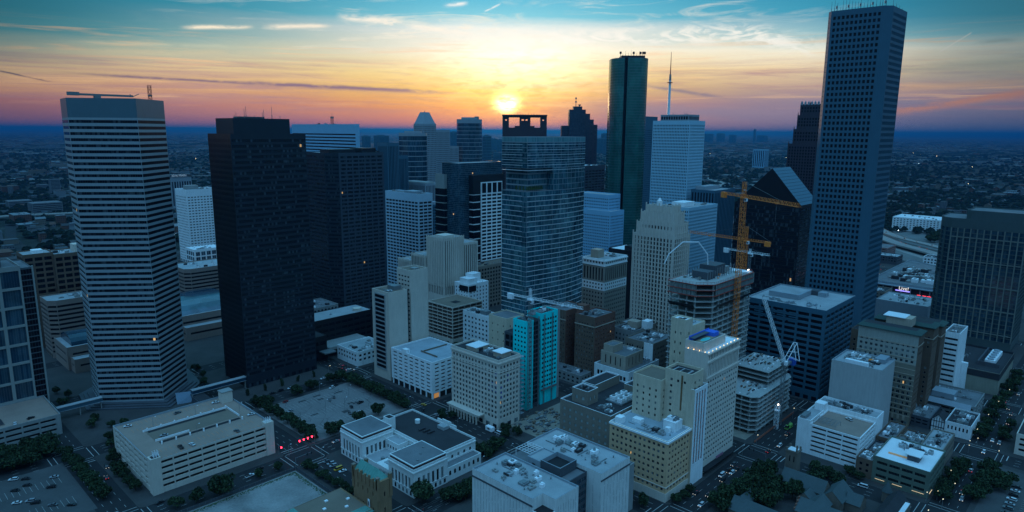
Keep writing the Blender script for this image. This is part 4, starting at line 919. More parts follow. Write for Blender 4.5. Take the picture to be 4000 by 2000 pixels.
# ---- glass tower with sky garden ----------------------------------
b = Bld('office_tower', 'blue glass tower with fine floor lines and a recessed sky garden notch', 'office tower', (113, 10))
sG = St('band', 4.2, hf=.93, wall=greyl, glass=gTeal, top=.1, bot=0, end=.12, rv=.0, fr=.07, fm=mullion, botglass=False)
sGn = St('band', 4.2, hf=.8, wall=greyl, glass=gTeal, top=.1, bot=0, end=.12, rv=.1, fr=.1, fm=framew, botglass=False)
def cv(x0, x1, e=0.0, yb=39):
    out = []
    for k in range(9):
        x = x0 + (x1 - x0) * k / 8; u_ = (x - 113) / 76; out.append((x, 10 - 6.0 * math.sin(math.pi * u_) ** 1.0 * (.35 + .65 * u_) - e))
    return out + [(x1 + e, yb), (x0 - e, yb)]
b.vol(cv(113, 189), 0, 151, sG, roof=roofg, par=0)
b.box(118, 14, 24, 25, 151.01, 170, sGn, roof=roofg, par=0, name='garden_wall'); b.vol(cv(142.01, 188.95), 151.02, 170, sG, roof=roofg, par=0, name='tower_wall')
b.vol(cv(113, 189), 170.01, 191, sG, roof=roofg, par=0, name='upper_wall'); b.vol(cv(113.05, 188.95), 191.01, 195.4, St('band', 4.2, hf=.94, wall=greyl, glass=glassm('parapet_glass', (.10, .26, .29), (.14, .33, .36), .2, metal=.2, blinds_refl=.6), top=.1, bot=0, end=.1, rv=0, fr=.12, fm=framew, botglass=False), roof=roofl, par=3.5, name='parapet_wall')
for k in range(46):
    if 36 <= k <= 39: continue
    z = k * 4.2; m = MB(); m.prism(cv(113, 189, .3), z, z + .24, white); b.part('floor_fin', m)
for k in range(12):
    m = MB(); x, y = 114.5 + (k * 2.3 if k < 9 else 0), 11.5 + (0 if k < 9 else (k - 8) * 4); m.cyl(x, y, 151, 152.6, .2, None, 5, roofb); m.cyl(x, y, 152.2, 154.6, 1.2, .5, 7, grassm); m.cyl(x, y, 154.6, 155.6, .9, .1, 7, grassm); b.part('garden_tree', m)
b.finish()
# ---- stone setback tower (right of centre) -------------------------
b = Bld('stone_tower', 'tall cream stone tower with setbacks and a ribbed pinnacle crown', 'skyscraper', (210, -71))
sR = St('rib', 4, 3.1, .46, .97, wall=cream, glass=gBlk, top=2, bot=6, end=1.6, rv=.7, fr=.0, botglass=False)
sQ = St('grid', 3.75, 3.1, .5, .74, wall=cream, glass=gBlk, top=2, bot=6, end=1.2, rv=.5, fr=.0, botglass=False)
b.box(210, -71, 27, 41, 0, 112, sQ, roof=roofg, par=.8); b.box(212, -69.5, 23, 37, 111, 122, sR, roof=roofg, par=.8, name='upper_wall'); b.box(213.5, -67.5, 18, 32, 121, 131, sR, roof=roofg, par=.8, name='upper_wall'); b.box(215.5, -65, 13, 26, 130, 137, sR, roof=roofg, par=.8, name='crown_wall')
for k in range(13):
    m = MB(); y = -70.9 + k * 3.38; m.box(209.4, y - .5, 6, 210.0, y + .5, 114.5, cream); b.part('pilaster', m)
for k in range(9): m = MB(); x = 210.3 + k * 3.25; m.box(x - .5, -71.6, 6, x + .5, -71, 114.5, cream); b.part('pilaster', m)
for (x0, y0, dx_, dy_, z, n1, n2) in ((212, -69.5, 23, 37, 122, 7, 11), (213.5, -67.5, 18, 32, 131, 6, 10), (215.5, -65, 13, 26, 137, 5, 8)):
    for k in range(n2 + 1): m = MB(); y = y0 + dy_ * k / n2; m.box(x0 - .45, y - .45, z - 9, x0 + .3, y + .45, z + 2.2 - (k % 2), cream); b.part('pinnacle', m)
    for k in range(1, n1 + 1): m = MB(); x = x0 + dx_ * k / n1; m.box(x - .45, y0 - .45, z - 9, x + .45, y0 + .3, z + 2.2 - (k % 2), cream); b.part('pinnacle', m)
m = MB(); m.prism([(219 + 2.6 * math.cos(a * math.pi / 4), -50 + 2.6 * math.sin(a * math.pi / 4)) for a in range(8)], 136, 141, whitew); m.cyl(219, -50, 141, 143.5, 2.0, .6, 8, whitew); b.part('lantern', m)
b.finish()
# ---- smaller stone setback tower (centre) ---------------------------
b = Bld('stone_tower', 'shorter pale stone tower stepping up in ribbed tiers behind the beige slabs', 'skyscraper', (149, 158))
sR2 = St('rib', 4, 2.7, .50, .96, wall=cream, glass=gBlk, top=1.5, bot=30, end=1.2, rv=.6, fr=0, botglass=False); sQ2 = St('grid', 4, 2.9, .42, .42, wall=cream, glass=gBr, top=2, bot=5, end=1, rv=.4, fr=0, botglass=False)
b.box(149, 158, 28, 27, 0, 91, sR2, roof=roofl, par=1); b.box(146, 185, 28, 24, 0, 70, sR2, roof=roofl, par=1, name='lower_wall'); b.box(144, 209, 28, 20, 0, 62, sR2, roof=roofl, par=1, name='lower_wall'); b.box(177.01, 160, 22, 24, 0, 83, sR2, roof=roofl, par=1, name='side_wall')
for k in range(11): m = MB(); y = 158 + k * 2.7; m.box(148.5, y - .5, 40, 149, y + .5, 92.3, cream); b.part('pilaster', m)
for k in range(11): m = MB(); x = 149.4 + k * 2.7; m.box(x - .5, 157.5, 40, x + .5, 158, 92.3, cream); b.part('pilaster', m)
for k in range(17): m = MB(); y = 186 + k * 2.65; m.box(143.4 if y > 209 else 145.4, y - .45, 30, 144.2 if y > 209 else 146, y + .45, 71.2 if y < 209 else 63.2, cream); b.part('pilaster', m)
b.bx('penthouse', 154, 163, 90, 14, 14, 3, cream); b.finish()
b = Bld('parking_garage', 'open brown parking structure with thin decks and a square roof opening', 'parking garage', (113, 104))
sp_ = St('open', 3.5, 7.3, .95, .80, wall=beige, top=.8, bot=3.6, end=.5, rv=.3)
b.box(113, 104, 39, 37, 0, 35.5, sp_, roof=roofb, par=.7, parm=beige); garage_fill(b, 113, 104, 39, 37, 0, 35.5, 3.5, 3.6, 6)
b.bx('roof_opening_shade', 127, 116, 34.85, 8, 8, .08, darkin); b.finish()  # flat black sheet on the roof, painted as the dark of an opening
b = Bld('office_building', 'small white block with a dark glazed upper corner right of the open brown parking structure', 'building', (158, 130))
b.box(158, 130, 28, 22, 0, 46, St('grid', 4, 4.2, .35, .5, wall=whitew, glass=gD, top=3, bot=4, rv=.3, fr=0), roof=roofw, par=.9); b.box(160, 132, 12, 14, 45.1, 51, PL(whitew), roof=roofw, par=.6, name='penthouse'); b.box(170, 138, 12, 10, 45.1, 54, PL(whitew), roof=roofw, par=.6, name='penthouse')
m = MB(); m.box(157.7, 131, 38, 157.99, 144, 44, gBlk); m.box(157.9, 129.7, 38, 168, 129.99, 44, gBlk); b.part('corner_glazing', m); b.units(172, 133, 10, 14, 45.2, 3, 2); b.finish()
b = Bld('office_building', 'brown block with rows of square windows left of the glass tower', 'building', (213, 175))
b.box(213, 175, 60, 20, 0, 50, St('grid', 4.2, 4.4, .62, .6, wall=greyb, glass=gBlk, top=2.5, bot=5, rv=.5, fr=0), roof=roofb, par=.8); b.units(220, 178, 45, 14, 49.2, 3, 5); b.finish()
b = Bld('hotel', 'cream brick hotel with a white colonnaded upper storey left of the tall stone tower', 'hotel', (213, 2))
sI = St('grid', 4.0, 3.3, .46, .46, wall=W('dull_cream_brick', (.36, .33, .28), .9, .1, .1), glass=gBlk, top=1, bot=6, end=1, rv=.3, fr=0)
sIw = St('grid', 4.0, 3.3, .5, .5, wall=whitew, glass=gBlk, top=.6, bot=.3, end=1, rv=.3, fr=0)
b.box(213, 2, 37, 26, 0, 52, sI, roof=roofg, par=0); b.box(213, 2, 37, 26, 52.01, 60, sIw, roof=roofg, par=0, name='white_band'); b.box(213, 2, 37, 26, 60.01, 76, St('rib', 4, 3.3, .5, .86, wall=MATS['dull_cream_brick'], glass=gBlk, top=1.5, bot=.5, end=1, rv=.5, fr=0), roof=roofg, par=0, name='upper_wall'); b.box(213, 2, 37, 26, 76.01, 82, sIw, roof=roofl, par=.8, name='attic')
m = MB(); m.box(212.2, 1.2, 79.8, 250.2, 1.99, 80.8, whitew); m.box(212.2, 1.99, 79.8, 212.99, 28, 80.8, whitew); m.box(212.5, 1.5, 75.4, 250.1, 1.99, 76.2, whitew); m.box(212.5, 1.99, 75.4, 212.99, 28, 76.2, whitew); b.part('cornice', m)
b.bx('penthouse', 219, 14, 81, 9, 9, 8, tan); b.units(230, 4, 16, 20, 81.2, 6, 3); b.finish()
b = Bld('office_building', 'black boxy block with a white roof between the cream hotel and the stone tower', 'building', (300, 20))
b.box(300, 20, 34, 40, 0, 76, PL(black), roof=roofw, par=.8); b.bx('penthouse', 304, 26, 75, 14, 16, 5, black); b.finish()
b = Bld('brick_building', 'white painted brick block with paired windows and a grey roof plant', 'building', (101, 42))
b.box(101, 42, 14, 34, 0, 41, St('grid', 4.1, 4.4, .46, .46, wall=whiteb, glass=gD, top=3, bot=5, end=1.2, rv=.25, n=2, fr=.1, fm=framew), roof=roofl, par=.9); b.bx('mechanical_penthouse', 105, 50, 40, 6, 7, 3.4, steel); b.units(102, 58, 11, 16, 40.2, 4, 2); b.finish()
b = Bld('brick_building', 'buff block with few small windows behind the turquoise tower', 'building', (89, 9))
b.box(89, 9, 21, 21, 0, 48.5, St('grid', 7, 5.5, .16, .22, wall=must, glass=gD, top=4, bot=6, rv=.25, fr=0), roof=roofg, par=.8); b.box(86, -9, 26, 17.9, 0, 39, St('grid', 5.5, 5, .8, .75, wall=greyd, glass=gBlk, top=1.5, bot=3, rv=.5, fr=0), roof=roofd, par=.5, name='lower_wall')
b.finish()
# ---- black and white frame tower -----------------------------------
b = Bld('office_tower', 'glass and black stone tower with a tall white window frame on its front', 'office tower', (213, 206))
b.box(213, 206, 70, 28, 0, 164, St('band', 2.1, hf=.9, wall=mullion, glass=gBlue, top=.3, bot=0, end=.1, rv=0, fr=.1, fm=mullion, botglass=False), roof=roofl, par=.8)
b.box(229, 199, 50, 6.99, 0, 150, St('band', 8.4, hf=.88, wall=whitew, glass=gBlk, top=22, bot=0, end=0, rv=0, fr=0, fm=black, botglass=False), roof=black, par=0, name='black_wall', parm=black)
m = MB(); m.box(228.7, 198.6, 128.5, 279.3, 198.99, 150.1, black); m.box(228.6, 198.99, 128.5, 228.99, 206, 150.1, black); b.part('black_cap', m)
b.box(240, 197.2, 34, 1.38, 0, 142, St('grid', 4.2, 8.5, .86, .60, wall=whitew, glass=gBlk, top=13.5, bot=0, end=.4, rv=.5, fr=0, botglass=False), roof=framec, par=0, name='white_frame')
for k in range(4): m = MB(); m.box(241.2 + k * 8.5, 196.9, 129.5, 247.4 + k * 8.5, 197.19, 140.8, gBlk); b.part('tall_window', m, gBlk)
b.box(209, 226, 3.99, 16, 0, 151, St('band', 8.4, hf=.88, wall=framec, glass=gBlk, top=16, bot=0, end=0, rv=0, fr=0, fm=black, botglass=False), roof=black, par=0, name='side_wing')
b.finish()
# ---- more towers behind ---------------------------------------------
def simple(name, label, x, y, dx, dy, h, st, l=None, roof=roofg, ph=None, un=0, cat='office tower', par=1.0, fin=True):
    b = Bld(name, label, cat, (x, y)); b.box(x, y, dx, dy, 0, h, st, l=l, roof=roof, par=par)
    if ph: b.bx('penthouse', x + dx * ph[0], y + dy * ph[1], h - 1, dx * ph[2], dy * ph[3], ph[4], ph[5])
    if un: b.units(x + 1, y + 1, dx - 2, dy - 2, h - par, un, int(x) % 50)
    return b.finish() if fin else b
far = dict(rv=.3, fr=0, botglass=False)
simple('office_tower', 'pale blue grid framed tower right of the charcoal tower', 213, 279, 22, 67, 124.5, St('grid', 4.1, 6.2, .84, .56, wall=blueg, glass=gBlk, top=9, bot=4, **far), ph=(.2, .2, .6, .3, 3, greyl), un=3)
simple('office_building', 'dark rounded glass block behind the pale grid framed tower', 314, 372, 22, 34, 97, St('band', 4.2, hf=.6, wall=greyst, glass=gBlk, top=2, bot=3, rv=.2, fr=.08), ph=(.1, .2, .5, .6, 4, greyl), roof=roofl)
simple('office_building', 'wide low slab of fine vertical ribs with a grey green tone', 326, 405, 33, 68, 124, St('rib', 4, 2.6, .45, .97, wall=greyl, glass=gBr, top=1.5, bot=4, **far), roof=roofl, ph=(.1, .1, .6, .7, 2, greyc))
simple('office_tower', 'dark slab tower with vertical ribs, left one of the ribbed pair', 259, 402, 19, 24, 183, St('rib', 4, 2.3, .5, .97, wall=greyst, glass=gBr, top=2, bot=4, **far))
b = simple('office_tower', 'dark ribbed tower stepping down to the right beside the ribbed slab', 281, 430, 14, 24, 176, St('rib', 4, 2.3, .5, .97, wall=greyst, glass=gBr, top=2, bot=4, **far), fin=False)
b.box(295.01, 430, 20, 24, 0, 164, St('rib', 4, 2.3, .5, .97, wall=greyst, glass=gBr, top=2, bot=4, **far), name='lower_wall'); b.finish()
simple('office_tower', 'striped grey slab of pale ribs at the horizon left of the ribbed pair', 318, 503, 20, 64, 168, St('rib', 4, 4, .42, .95, wall=greyl, glass=gBlk, top=2.5, bot=4, **far))
b = Bld('office_tower', 'rounded glass tower ringed by pale floor bands left of the pyramid topped tower', 'office tower', (376, 503))
oc = lambda cx, cy, rx, ry, n=16, ro=0: [(cx + rx * math.cos(2 * math.pi * k / n + ro), cy + ry * math.sin(2 * math.pi * k / n + ro)) for k in range(n)]
b.vol(oc(398, 524, 23, 23, 12), 0, 196, St('band', 8, hf=.86, wall=greyl, glass=gBlue, top=4.5, bot=4, end=0, rv=.1, fr=.08, botglass=False), roof=roofl, par=1); b.vol(oc(398, 524, 14, 14, 12), 195, 199, PL(greyl), par=0, name='penthouse'); b.finish()
b = Bld('office_tower', 'pale grid tower crowned by a truncated pyramid, stepping down to the right', 'office tower', (564, 704))
sPy = St('grid', 3.9, 3.4, .5, .5, wall=greyl, glass=gBlk, top=4, bot=4, **far)
b.box(564, 704, 34, 30, 0, 213, sPy); b.box(598.01, 706, 38, 30, 0, 201, sPy, name='lower_wall'); b.box(636.02, 708, 26, 30, 0, 168, sPy, name='lowest_wall')
m = MB(); A = [(565, 705), (597, 705), (597, 733), (565, 733)]; Bq = [(574, 713), (588, 713), (588, 725), (574, 725)]
for k in range(4): m.quad((*A[k], 213), (*A[(k + 1) % 4], 213), (*Bq[(k + 1) % 4], 236), (*Bq[k], 236), greyl)
m.poly([(*q, 236) for q in Bq], greyl); b.part('pyramid_roof', m); antenna(b, 581, 719, 236, 3, .4); b.finish()
b = Bld('office_tower', 'blue glass tower with rounded corners and pale floor bands near the sun', 'office tower', (690, 704))
b.vol(oc(700, 716, 27, 27, 12, .26), 0, 224, St('band', 8, hf=.88, wall=greyl, glass=gBlue, top=8, bot=4, end=0, rv=.1, fr=.08, botglass=False), roof=roofl, par=1); b.vol(oc(700, 716, 17, 17, 8), 223, 228, PL(greyl), par=0, name='penthouse'); b.bx('roof_tank', 712, 706, 223, 7, 7, 7, steel); b.finish()
# frame topped tower, facing the camera side
RV = Vector((.692, -.722, 0)).normalized(); FV = Vector((-RV.y, RV.x, 0))
def vp(o, pts): return [(o[0] + RV.x * a + FV.x * c, o[1] + RV.y * a + FV.y * c) for a, c in pts]
def vbox(o, a0, a1, c0, c1): return vp(o, [(a0, c0), (a1, c0), (a1, c1), (a0, c1)])
O_ = (420, 341)
b = Bld('office_tower', 'dark granite tower with an open portal frame on top, silhouetted by the sun', 'office tower', O_)
b.vol(vbox(O_, 0, 65, 0, 30), 0, 202, St('grid', 4, 4, .5, .5, wall=redg, glass=gBlk, top=14, bot=5, **far), roof=roofd, par=0)
def pc(name, a0, a1, z0, z1, c0=0, c1=12):
    m = MB(); m.prism(vbox(O_, a0, a1, c0, c1), z0, z1, redg); m.poly([(*q, z0) for q in vbox(O_, a0, a1, c0, c1)][::-1], redg); b.part(name, m)
pc('portal_post', 0, 4, 202, 221.5); pc('portal_post', 4.01, 9.5, 202, 214.9); pc('portal_post', 4.01, 9.5, 216.8, 221.5); pc('portal_post', 6.6, 9.5, 214.9, 216.8)
pc('portal_post', 61, 65, 202, 221.5); pc('portal_post', 55.5, 60.99, 202, 214.9); pc('portal_post', 55.5, 60.99, 216.8, 221.5); pc('portal_post', 55.5, 58.4, 214.9, 216.8)
pc('portal_post', 25, 41, 202, 214.9); pc('portal_post', 25, 28, 214.9, 217.2); pc('portal_post', 31.5, 33.8, 214.9, 217.2); pc('portal_post', 37, 41, 214.9, 217.2); pc('portal_post', 25, 41, 217.2, 219.6)
pc('portal_beam', -.5, 65.5, 221.5, 223.6, -2, 14); pc('portal_beam', 9.51, 55.49, 219.6, 221.49); pc('step_block', 18, 24.99, 202, 207.5); pc('step_block', 41.01, 47, 202, 207.5); pc('step_block', 9.51, 17.99, 202, 205); pc('step_block', 47.01, 55.49, 202, 205)
for k in range(9): antenna(b, *vp(O_, [(18 + k * 4, 5)])[0], 223.5, 1.5 + (k * 3) % 4, .1)
b.finish()
b = Bld('office_tower', 'dark stepped granite tower with roof dishes right of the portal framed tower', 'office tower', (650, 402))
sE = St('grid', 4, 3.6, .5, .5, wall=bbg, glass=gBlue, top=3, bot=4, **far)
b.vol(vbox((650, 402), 0, 29, 0, 26), 0, 238, sE); b.vol(vbox((650, 402), 29.01, 37, 2, 26), 0, 231, sE, name='lower_wall'); b.vol(vbox((650, 402), 37.01, 44, 4, 26), 0, 221, sE, name='lower_wall'); b.vol(vbox((650, 402), 44.01, 51, 6, 26), 0, 212, sE, name='lower_wall'); b.vol(vbox((650, 402), -13, -.01, 6, 26), 0, 210, sE, name='side_wing'); b.vol(vbox((650, 402), 7, 23, 4, 18), 237, 243.5, PL(bbg), par=.2, name='penthouse')
q = vp((650, 402), [(12, 8), (18, 8)]); antenna(b, *q[0], 243, 15, .35); m = MB(); m.cyl(*q[0], 250, 253, 1.5, 1.5, 8, steel); m.cyl(*q[0], 256, 259, 1.5, 1.5, 8, steel); m.bar((*q[1], 243), (q[1][0] + 2, q[1][1] - 2, 247), .8, steel); m.cyl(*q[1], 244, 247, .6, 2.6, 10, steel); b.part('dish_antenna', m); b.finish()
# curved green glass skyscraper
O2 = (549, 207)
b = Bld('glass_skyscraper', 'very tall dark green glass tower with rounded flanks and a deep vertical groove', 'skyscraper', O2)
pl = [(-27, 26)] + [(-27 + 17 * (1 - math.cos(a * math.pi / 12)) , 26 - 25 * math.sin(a * math.pi / 12)) for a in range(1, 7)]
pts = pl + [(-9.9, 9), (-6, 9), (-5.9, -2), (14, -2), (18, 1), (22, 5), (25.5, 11), (27, 18), (27, 40), (-27, 40)]
sW = St('band', 3.95, hf=.94, wall=mullion, glass=gGreen, top=1, bot=0, end=0, rv=0, fr=.06, fm=mullion, botglass=False); sWd = St('plain', wall=black)
ss = [sW] * len(pts)
for i in (6, 7, 8): ss[i] = sWd
b.vol(vp(O2, pts), 0, 305, ss, roof=roofd, par=0)
b.vol(vbox(O2, -14, 20, 6, 30), 304.9, 308.5, PL(black), roof=roofd, par=0, name='penthouse')
for a, c in ((-15, 10), (4, 10), (14, 10), (17.5, 9), (20, 9)): q = vp(O2, [(a, c)])[0]; m = MB(); m.bar((*q, 305), (*q, 312.5), .3, steel); m.cyl(*q, 311, 314.2, 1.5, 1.5, 8, black); b.part('dish_antenna', m)
for k in range(8): q = vp(O2, [(-12 + k * 4, 8)])[0]; antenna(b, *q, 308, 4 + (k * 3) % 5, .14)
b.finish()
simple('office_tower', 'dark blue tower half hidden behind the rounded green glass tower', 880, 402, 60, 40, 231, St('grid', 4, 4, .6, .5, wall=greyst, glass=gBlue, top=26, bot=4, **far))
simple('office_tower', 'black gridded block left of the rounded green glass tower', 569, 302, 54, 40, 146, St('grid', 4.4, 8, .8, .5, wall=bronze2, glass=gBr, top=7, bot=4, **far), roof=roofw, un=4)
b = simple('office_tower', 'stepped blue grey block with rows of tiny windows left of the tall stone tower', 414, 140, 31, 45, 99, St('grid', 3.9, 2.9, .55, .42, wall=bluew, glass=gBlk, top=5, bot=4, **far), roof=roofl, fin=False)
b.box(425, 151, 26, 55, 98, 119, St('grid', 3.9, 2.9, .55, .42, wall=bluew, glass=gBlk, top=4, bot=1, **far), roof=roofl, name='upper_wall'); b.finish()
# white tower with the tall mast
b = Bld('office_tower', 'white gridded tower with a glazed crown and a tall striped mast', 'skyscraper', (515, 90))
sS = St('grid', 4.05, 2.35, .56, .55, wall=W('haze_blue_travertine', (.34, .55, .66), .8, .06, .05), glass=gBlk, top=4.5, bot=5, end=.8, rv=.5, fr=0, botglass=False)  # blue of distance haze and grading mixed into the white stone colour
b.box(515, 90, 41, 56, 0, 215, sS, roof=roofl, par=1)
b.box(521, 96, 29, 42, 214, 223, St('rib', 6, 3.6, .78, .7, wall=greyl, glass=gBlk, top=1.5, bot=1.5, end=.5, rv=.5, fr=0), roof=roofl, par=.6, name='crown_wall')
m = MB(); X, Y = 524, 128; m.cyl(X, Y, 222, 268, 1.9, 1.6, 10, white); m.cyl(X, Y, 268, 276, 1.7, 1.3, 10, steel); m.cyl(X, Y, 265, 265.8, 3.6, 3.6, 12, redm); m.cyl(X, Y, 276, 305, .7, .25, 8, redm); b.part('mast', m)
for k in range(10): antenna(b, 522 + (k * 5) % 26, 98 + k * 3.8, 222.5, 2.0 + k % 3, .12)
b.finish()
b = simple('office_tower', 'white gridded mid rise with a pale roof in front of the white mast tower', 414, 29, 71, 46, 113, St('grid', 4.05, 2.35, .58, .55, wall=MATS['haze_blue_travertine'], glass=gBlk, top=3, bot=5, end=.8, rv=.5, fr=0, botglass=False), roof=roofl, un=4, fin=False)
b.bx('penthouse', 428, 44, 112, 26, 16, 5, whitew); b.finish()
simple('office_tower', 'dark tower of thin vertical ribs right of the white mid rise', 515, 49, 58, 34, 126, St('rib', 4, 4.2, .5, .97, wall=greyst, glass=gBlk, top=2, bot=5, end=.5, rv=.6, fr=0, botglass=False), roof=roofl, ph=(.1, .5, .7, .4, 5, greyl))
# wedge topped black tower
b = Bld('office_tower', 'black glass tower with a steep sloping roof of pale blue panels', 'office tower', (414, -99))
m = MB(); m.org = b.org; y0, ya, y1, zl, za = -99, -66, -27, 125.9, 163; xa, xb = 414, 461
bl = MB()
for P in ([(xa, y1, 0), (xa, y0, 0), (xa, y0, zl), (xa, ya, za), (xa, y1, 124)], [(xb, y0, 0), (xb, y1, 0), (xb, y1, 124), (xb, ya, za), (xb, y0, zl)]): bl.poly(P, black)
bl.quad((xa, y0, 0), (xb, y0, 0), (xb, y0, zl), (xa, y0, zl), black); bl.quad((xb, y1, 0), (xa, y1, 0), (xa, y1, 124), (xb, y1, 124), black); b.part('wall', bl)
m = MB(); m.quad((xa, y0, zl + .1), (xb, y0, zl + .1), (xb, ya, za + .1), (xa, ya, za + .1), plain('roof_panels', (.045, .11, .18), .3, .2)); m.quad((xb, y1, 124.1), (xa, y1, 124.1), (xa, ya, za + .1), (xb, ya, za + .1), greyd); b.part('sloping_roof', m)
for k in range(12): m = MB(); f_ = k / 12; y, z = y0 + (ya - y0) * f_, zl + (za - zl) * f_; m.bar((xa, y, z + .2), (xb, y, z + .2), .16, greyd); b.part('roof_seam', m)
for k in range(29):
    z = 4 + k * 4.1; b.wins.append((Vector((-.05, 36, z + 2)), Vector((0, -1, 0)), 71, 3.4, St('band', glass=gBr, fr=.08, fm=black))); b.wins.append((Vector((23.5, -.05, z + 2)), Vector((1, 0, 0)), 46, 3.4, St('band', glass=gBr, fr=.08, fm=black)))
b.finish()
# red granite gabled tower
b = Bld('office_tower', 'dark red granite tower stepping back in gables with small spires', 'office tower', (616, -47))
sB = St('grid', 3.9, 3.7, .58, .62, wall=redg, glass=gBlk, top=3, bot=4, **far)
b.box(616, -52, 50, 52, 0, 186, sB); b.box(618, -50, 46, 45, 185, 205, sB, name='upper_wall'); b.box(620, -49, 42, 41, 204, 223, sB, name='upper_wall'); b.box(622, -48, 38, 38, 222, 237, sB, name='upper_wall', parm=greyl)
for i, (x, y, z) in enumerate(((616, -.5, 186), (618, -5.5, 205), (620, -8.5, 223), (622, -10.5, 237))):
    for k in range(3): m = MB(); m.cyl(x + .8, y - k * 6, z - 1, z + 4.5, .9, .05, 4, redg); b.part('spire', m)
for k in range(9): m = MB(); y = -12 - k * 4.2; m.box(621.6, y - 1.2, 236, 623, y + 1.2, 239.5, greyl); m.cyl(622.3, y, 239.5, 241.5, 1, .1, 4, greyl); b.part('merlon', m)
b.finish()
# big grey block
b = Bld('office_building', 'massive blue grey stone block with square bays and a broad pale roof', 'office building', (213, -198))
b.box(213, -198, 66, 61, 0, 71.5, St('grid', 4.35, 9.2, .84, .58, wall=greyst, glass=gBlk, top=3.2, bot=7, end=1.4, rv=.7, n=4, fr=.1, fm=black), roof=roofl, par=1, parm=greyl)
m = MB(); m.box(234, -168, 70.6, 236, -146, 74.5, greyl); m.box(234, -170, 70.6, 262, -168, 74.5, greyl); m.box(260, -176, 70.6, 266, -168, 74.2, greyd); b.part('roof_screen', m); b.bx('roof_hatch', 258, -182, 70.5, 7, 6, 3.5, greyl)
for k in range(4):
    for q in range(5): m = MB(); y = -143.5 - k * 9.1; m.box(212.7, y - 4 - 3.6, 58 + q * 1.7, 213.1, y - 4 + 3.6, 58.9 + q * 1.7, greyst); b.part('louvre', m)
b.units(216, -192, 14, 50, 70.6, 6, 4, greyl); b.finish()
# tallest tower
b = Bld('skyscraper', 'tallest grey granite tower with a grid of square windows and roof antennas', 'skyscraper', (318, -190))
sJ = St('grid', 4.75, 3.5, .60, .56, wall=greyst, glass=gBlk, top=3.5, bot=6, end=1.2, rv=.5, fr=0); sJr = St('grid', 4.75, 2.0, .74, .55, wall=greyst, glass=gBlk, top=3.5, bot=6, end=1.0, rv=.35, fr=0)
b.vol([(321.5, -192), (361, -192), (361, -143), (320, -143), (316, -146.5), (316, -186.5)], 0, 300, [sJr, sJr, sJ, St('band', 4, hf=.1, wall=greyst, glass=gBlk, top=3, bot=4), sJ, PL(greyst)], roof=roofd, par=1.2)
for k in range(19):
    r_ = random.Random(k); yy = -187 + k * 2.3; antenna(b, 317.5 + r_.uniform(0, 2), yy, 299, r_.uniform(4, 11), .13)
    if k % 4 == 0: m = MB(); m.cyl(318.5, yy + .6, 302, 304, .7, .7, 8, steel); m.bar((318.5, yy + .6, 299), (318.5, yy + .6, 305), .1, steel); b.part('dish_antenna', m)
for k in range(4): antenna(b, 325 + k * 9, -190.5, 299, 6 - k, .15)
b.finish()
# olive glass tower at the right edge
b = Bld('office_tower', 'olive framed dark glass tower with a rounded corner at the right edge', 'office tower', (453, -278))
so = St('grid', 4.05, 5.4, .84, .84, wall=oliveg, glass=gBlue, top=9, bot=10, end=.4, rv=.5, n=2, fr=.14, fm=oliveg)
b.vol([(453, -284), (505, -284), (505, -214), (470, -214), (461, -216.5), (455.5, -220.5), (453, -226)], 0, 122, so, roof=roofg, par=1); b.vol([(456, -280), (500, -280), (500, -236), (459, -236), (456, -240)], 121, 130, PL(oliveg), roof=roofg, par=1, name='penthouse')
for k in range(12): m = MB(); y = -226.3 - k * 5.2; m.box(452.3, y - .45, 10, 452.99, y + .45, 113, W('fin_stone', (.24, .26, .23), .8) if k == 0 else MATS['fin_stone']); b.part('fin', m)
for k in range(5): m = MB(); m.box(452.4, -284, 16 + k * 22, 452.98, -226, 16.9 + k * 22, MATS['fin_stone']); b.part('band_course', m)
b.finish()
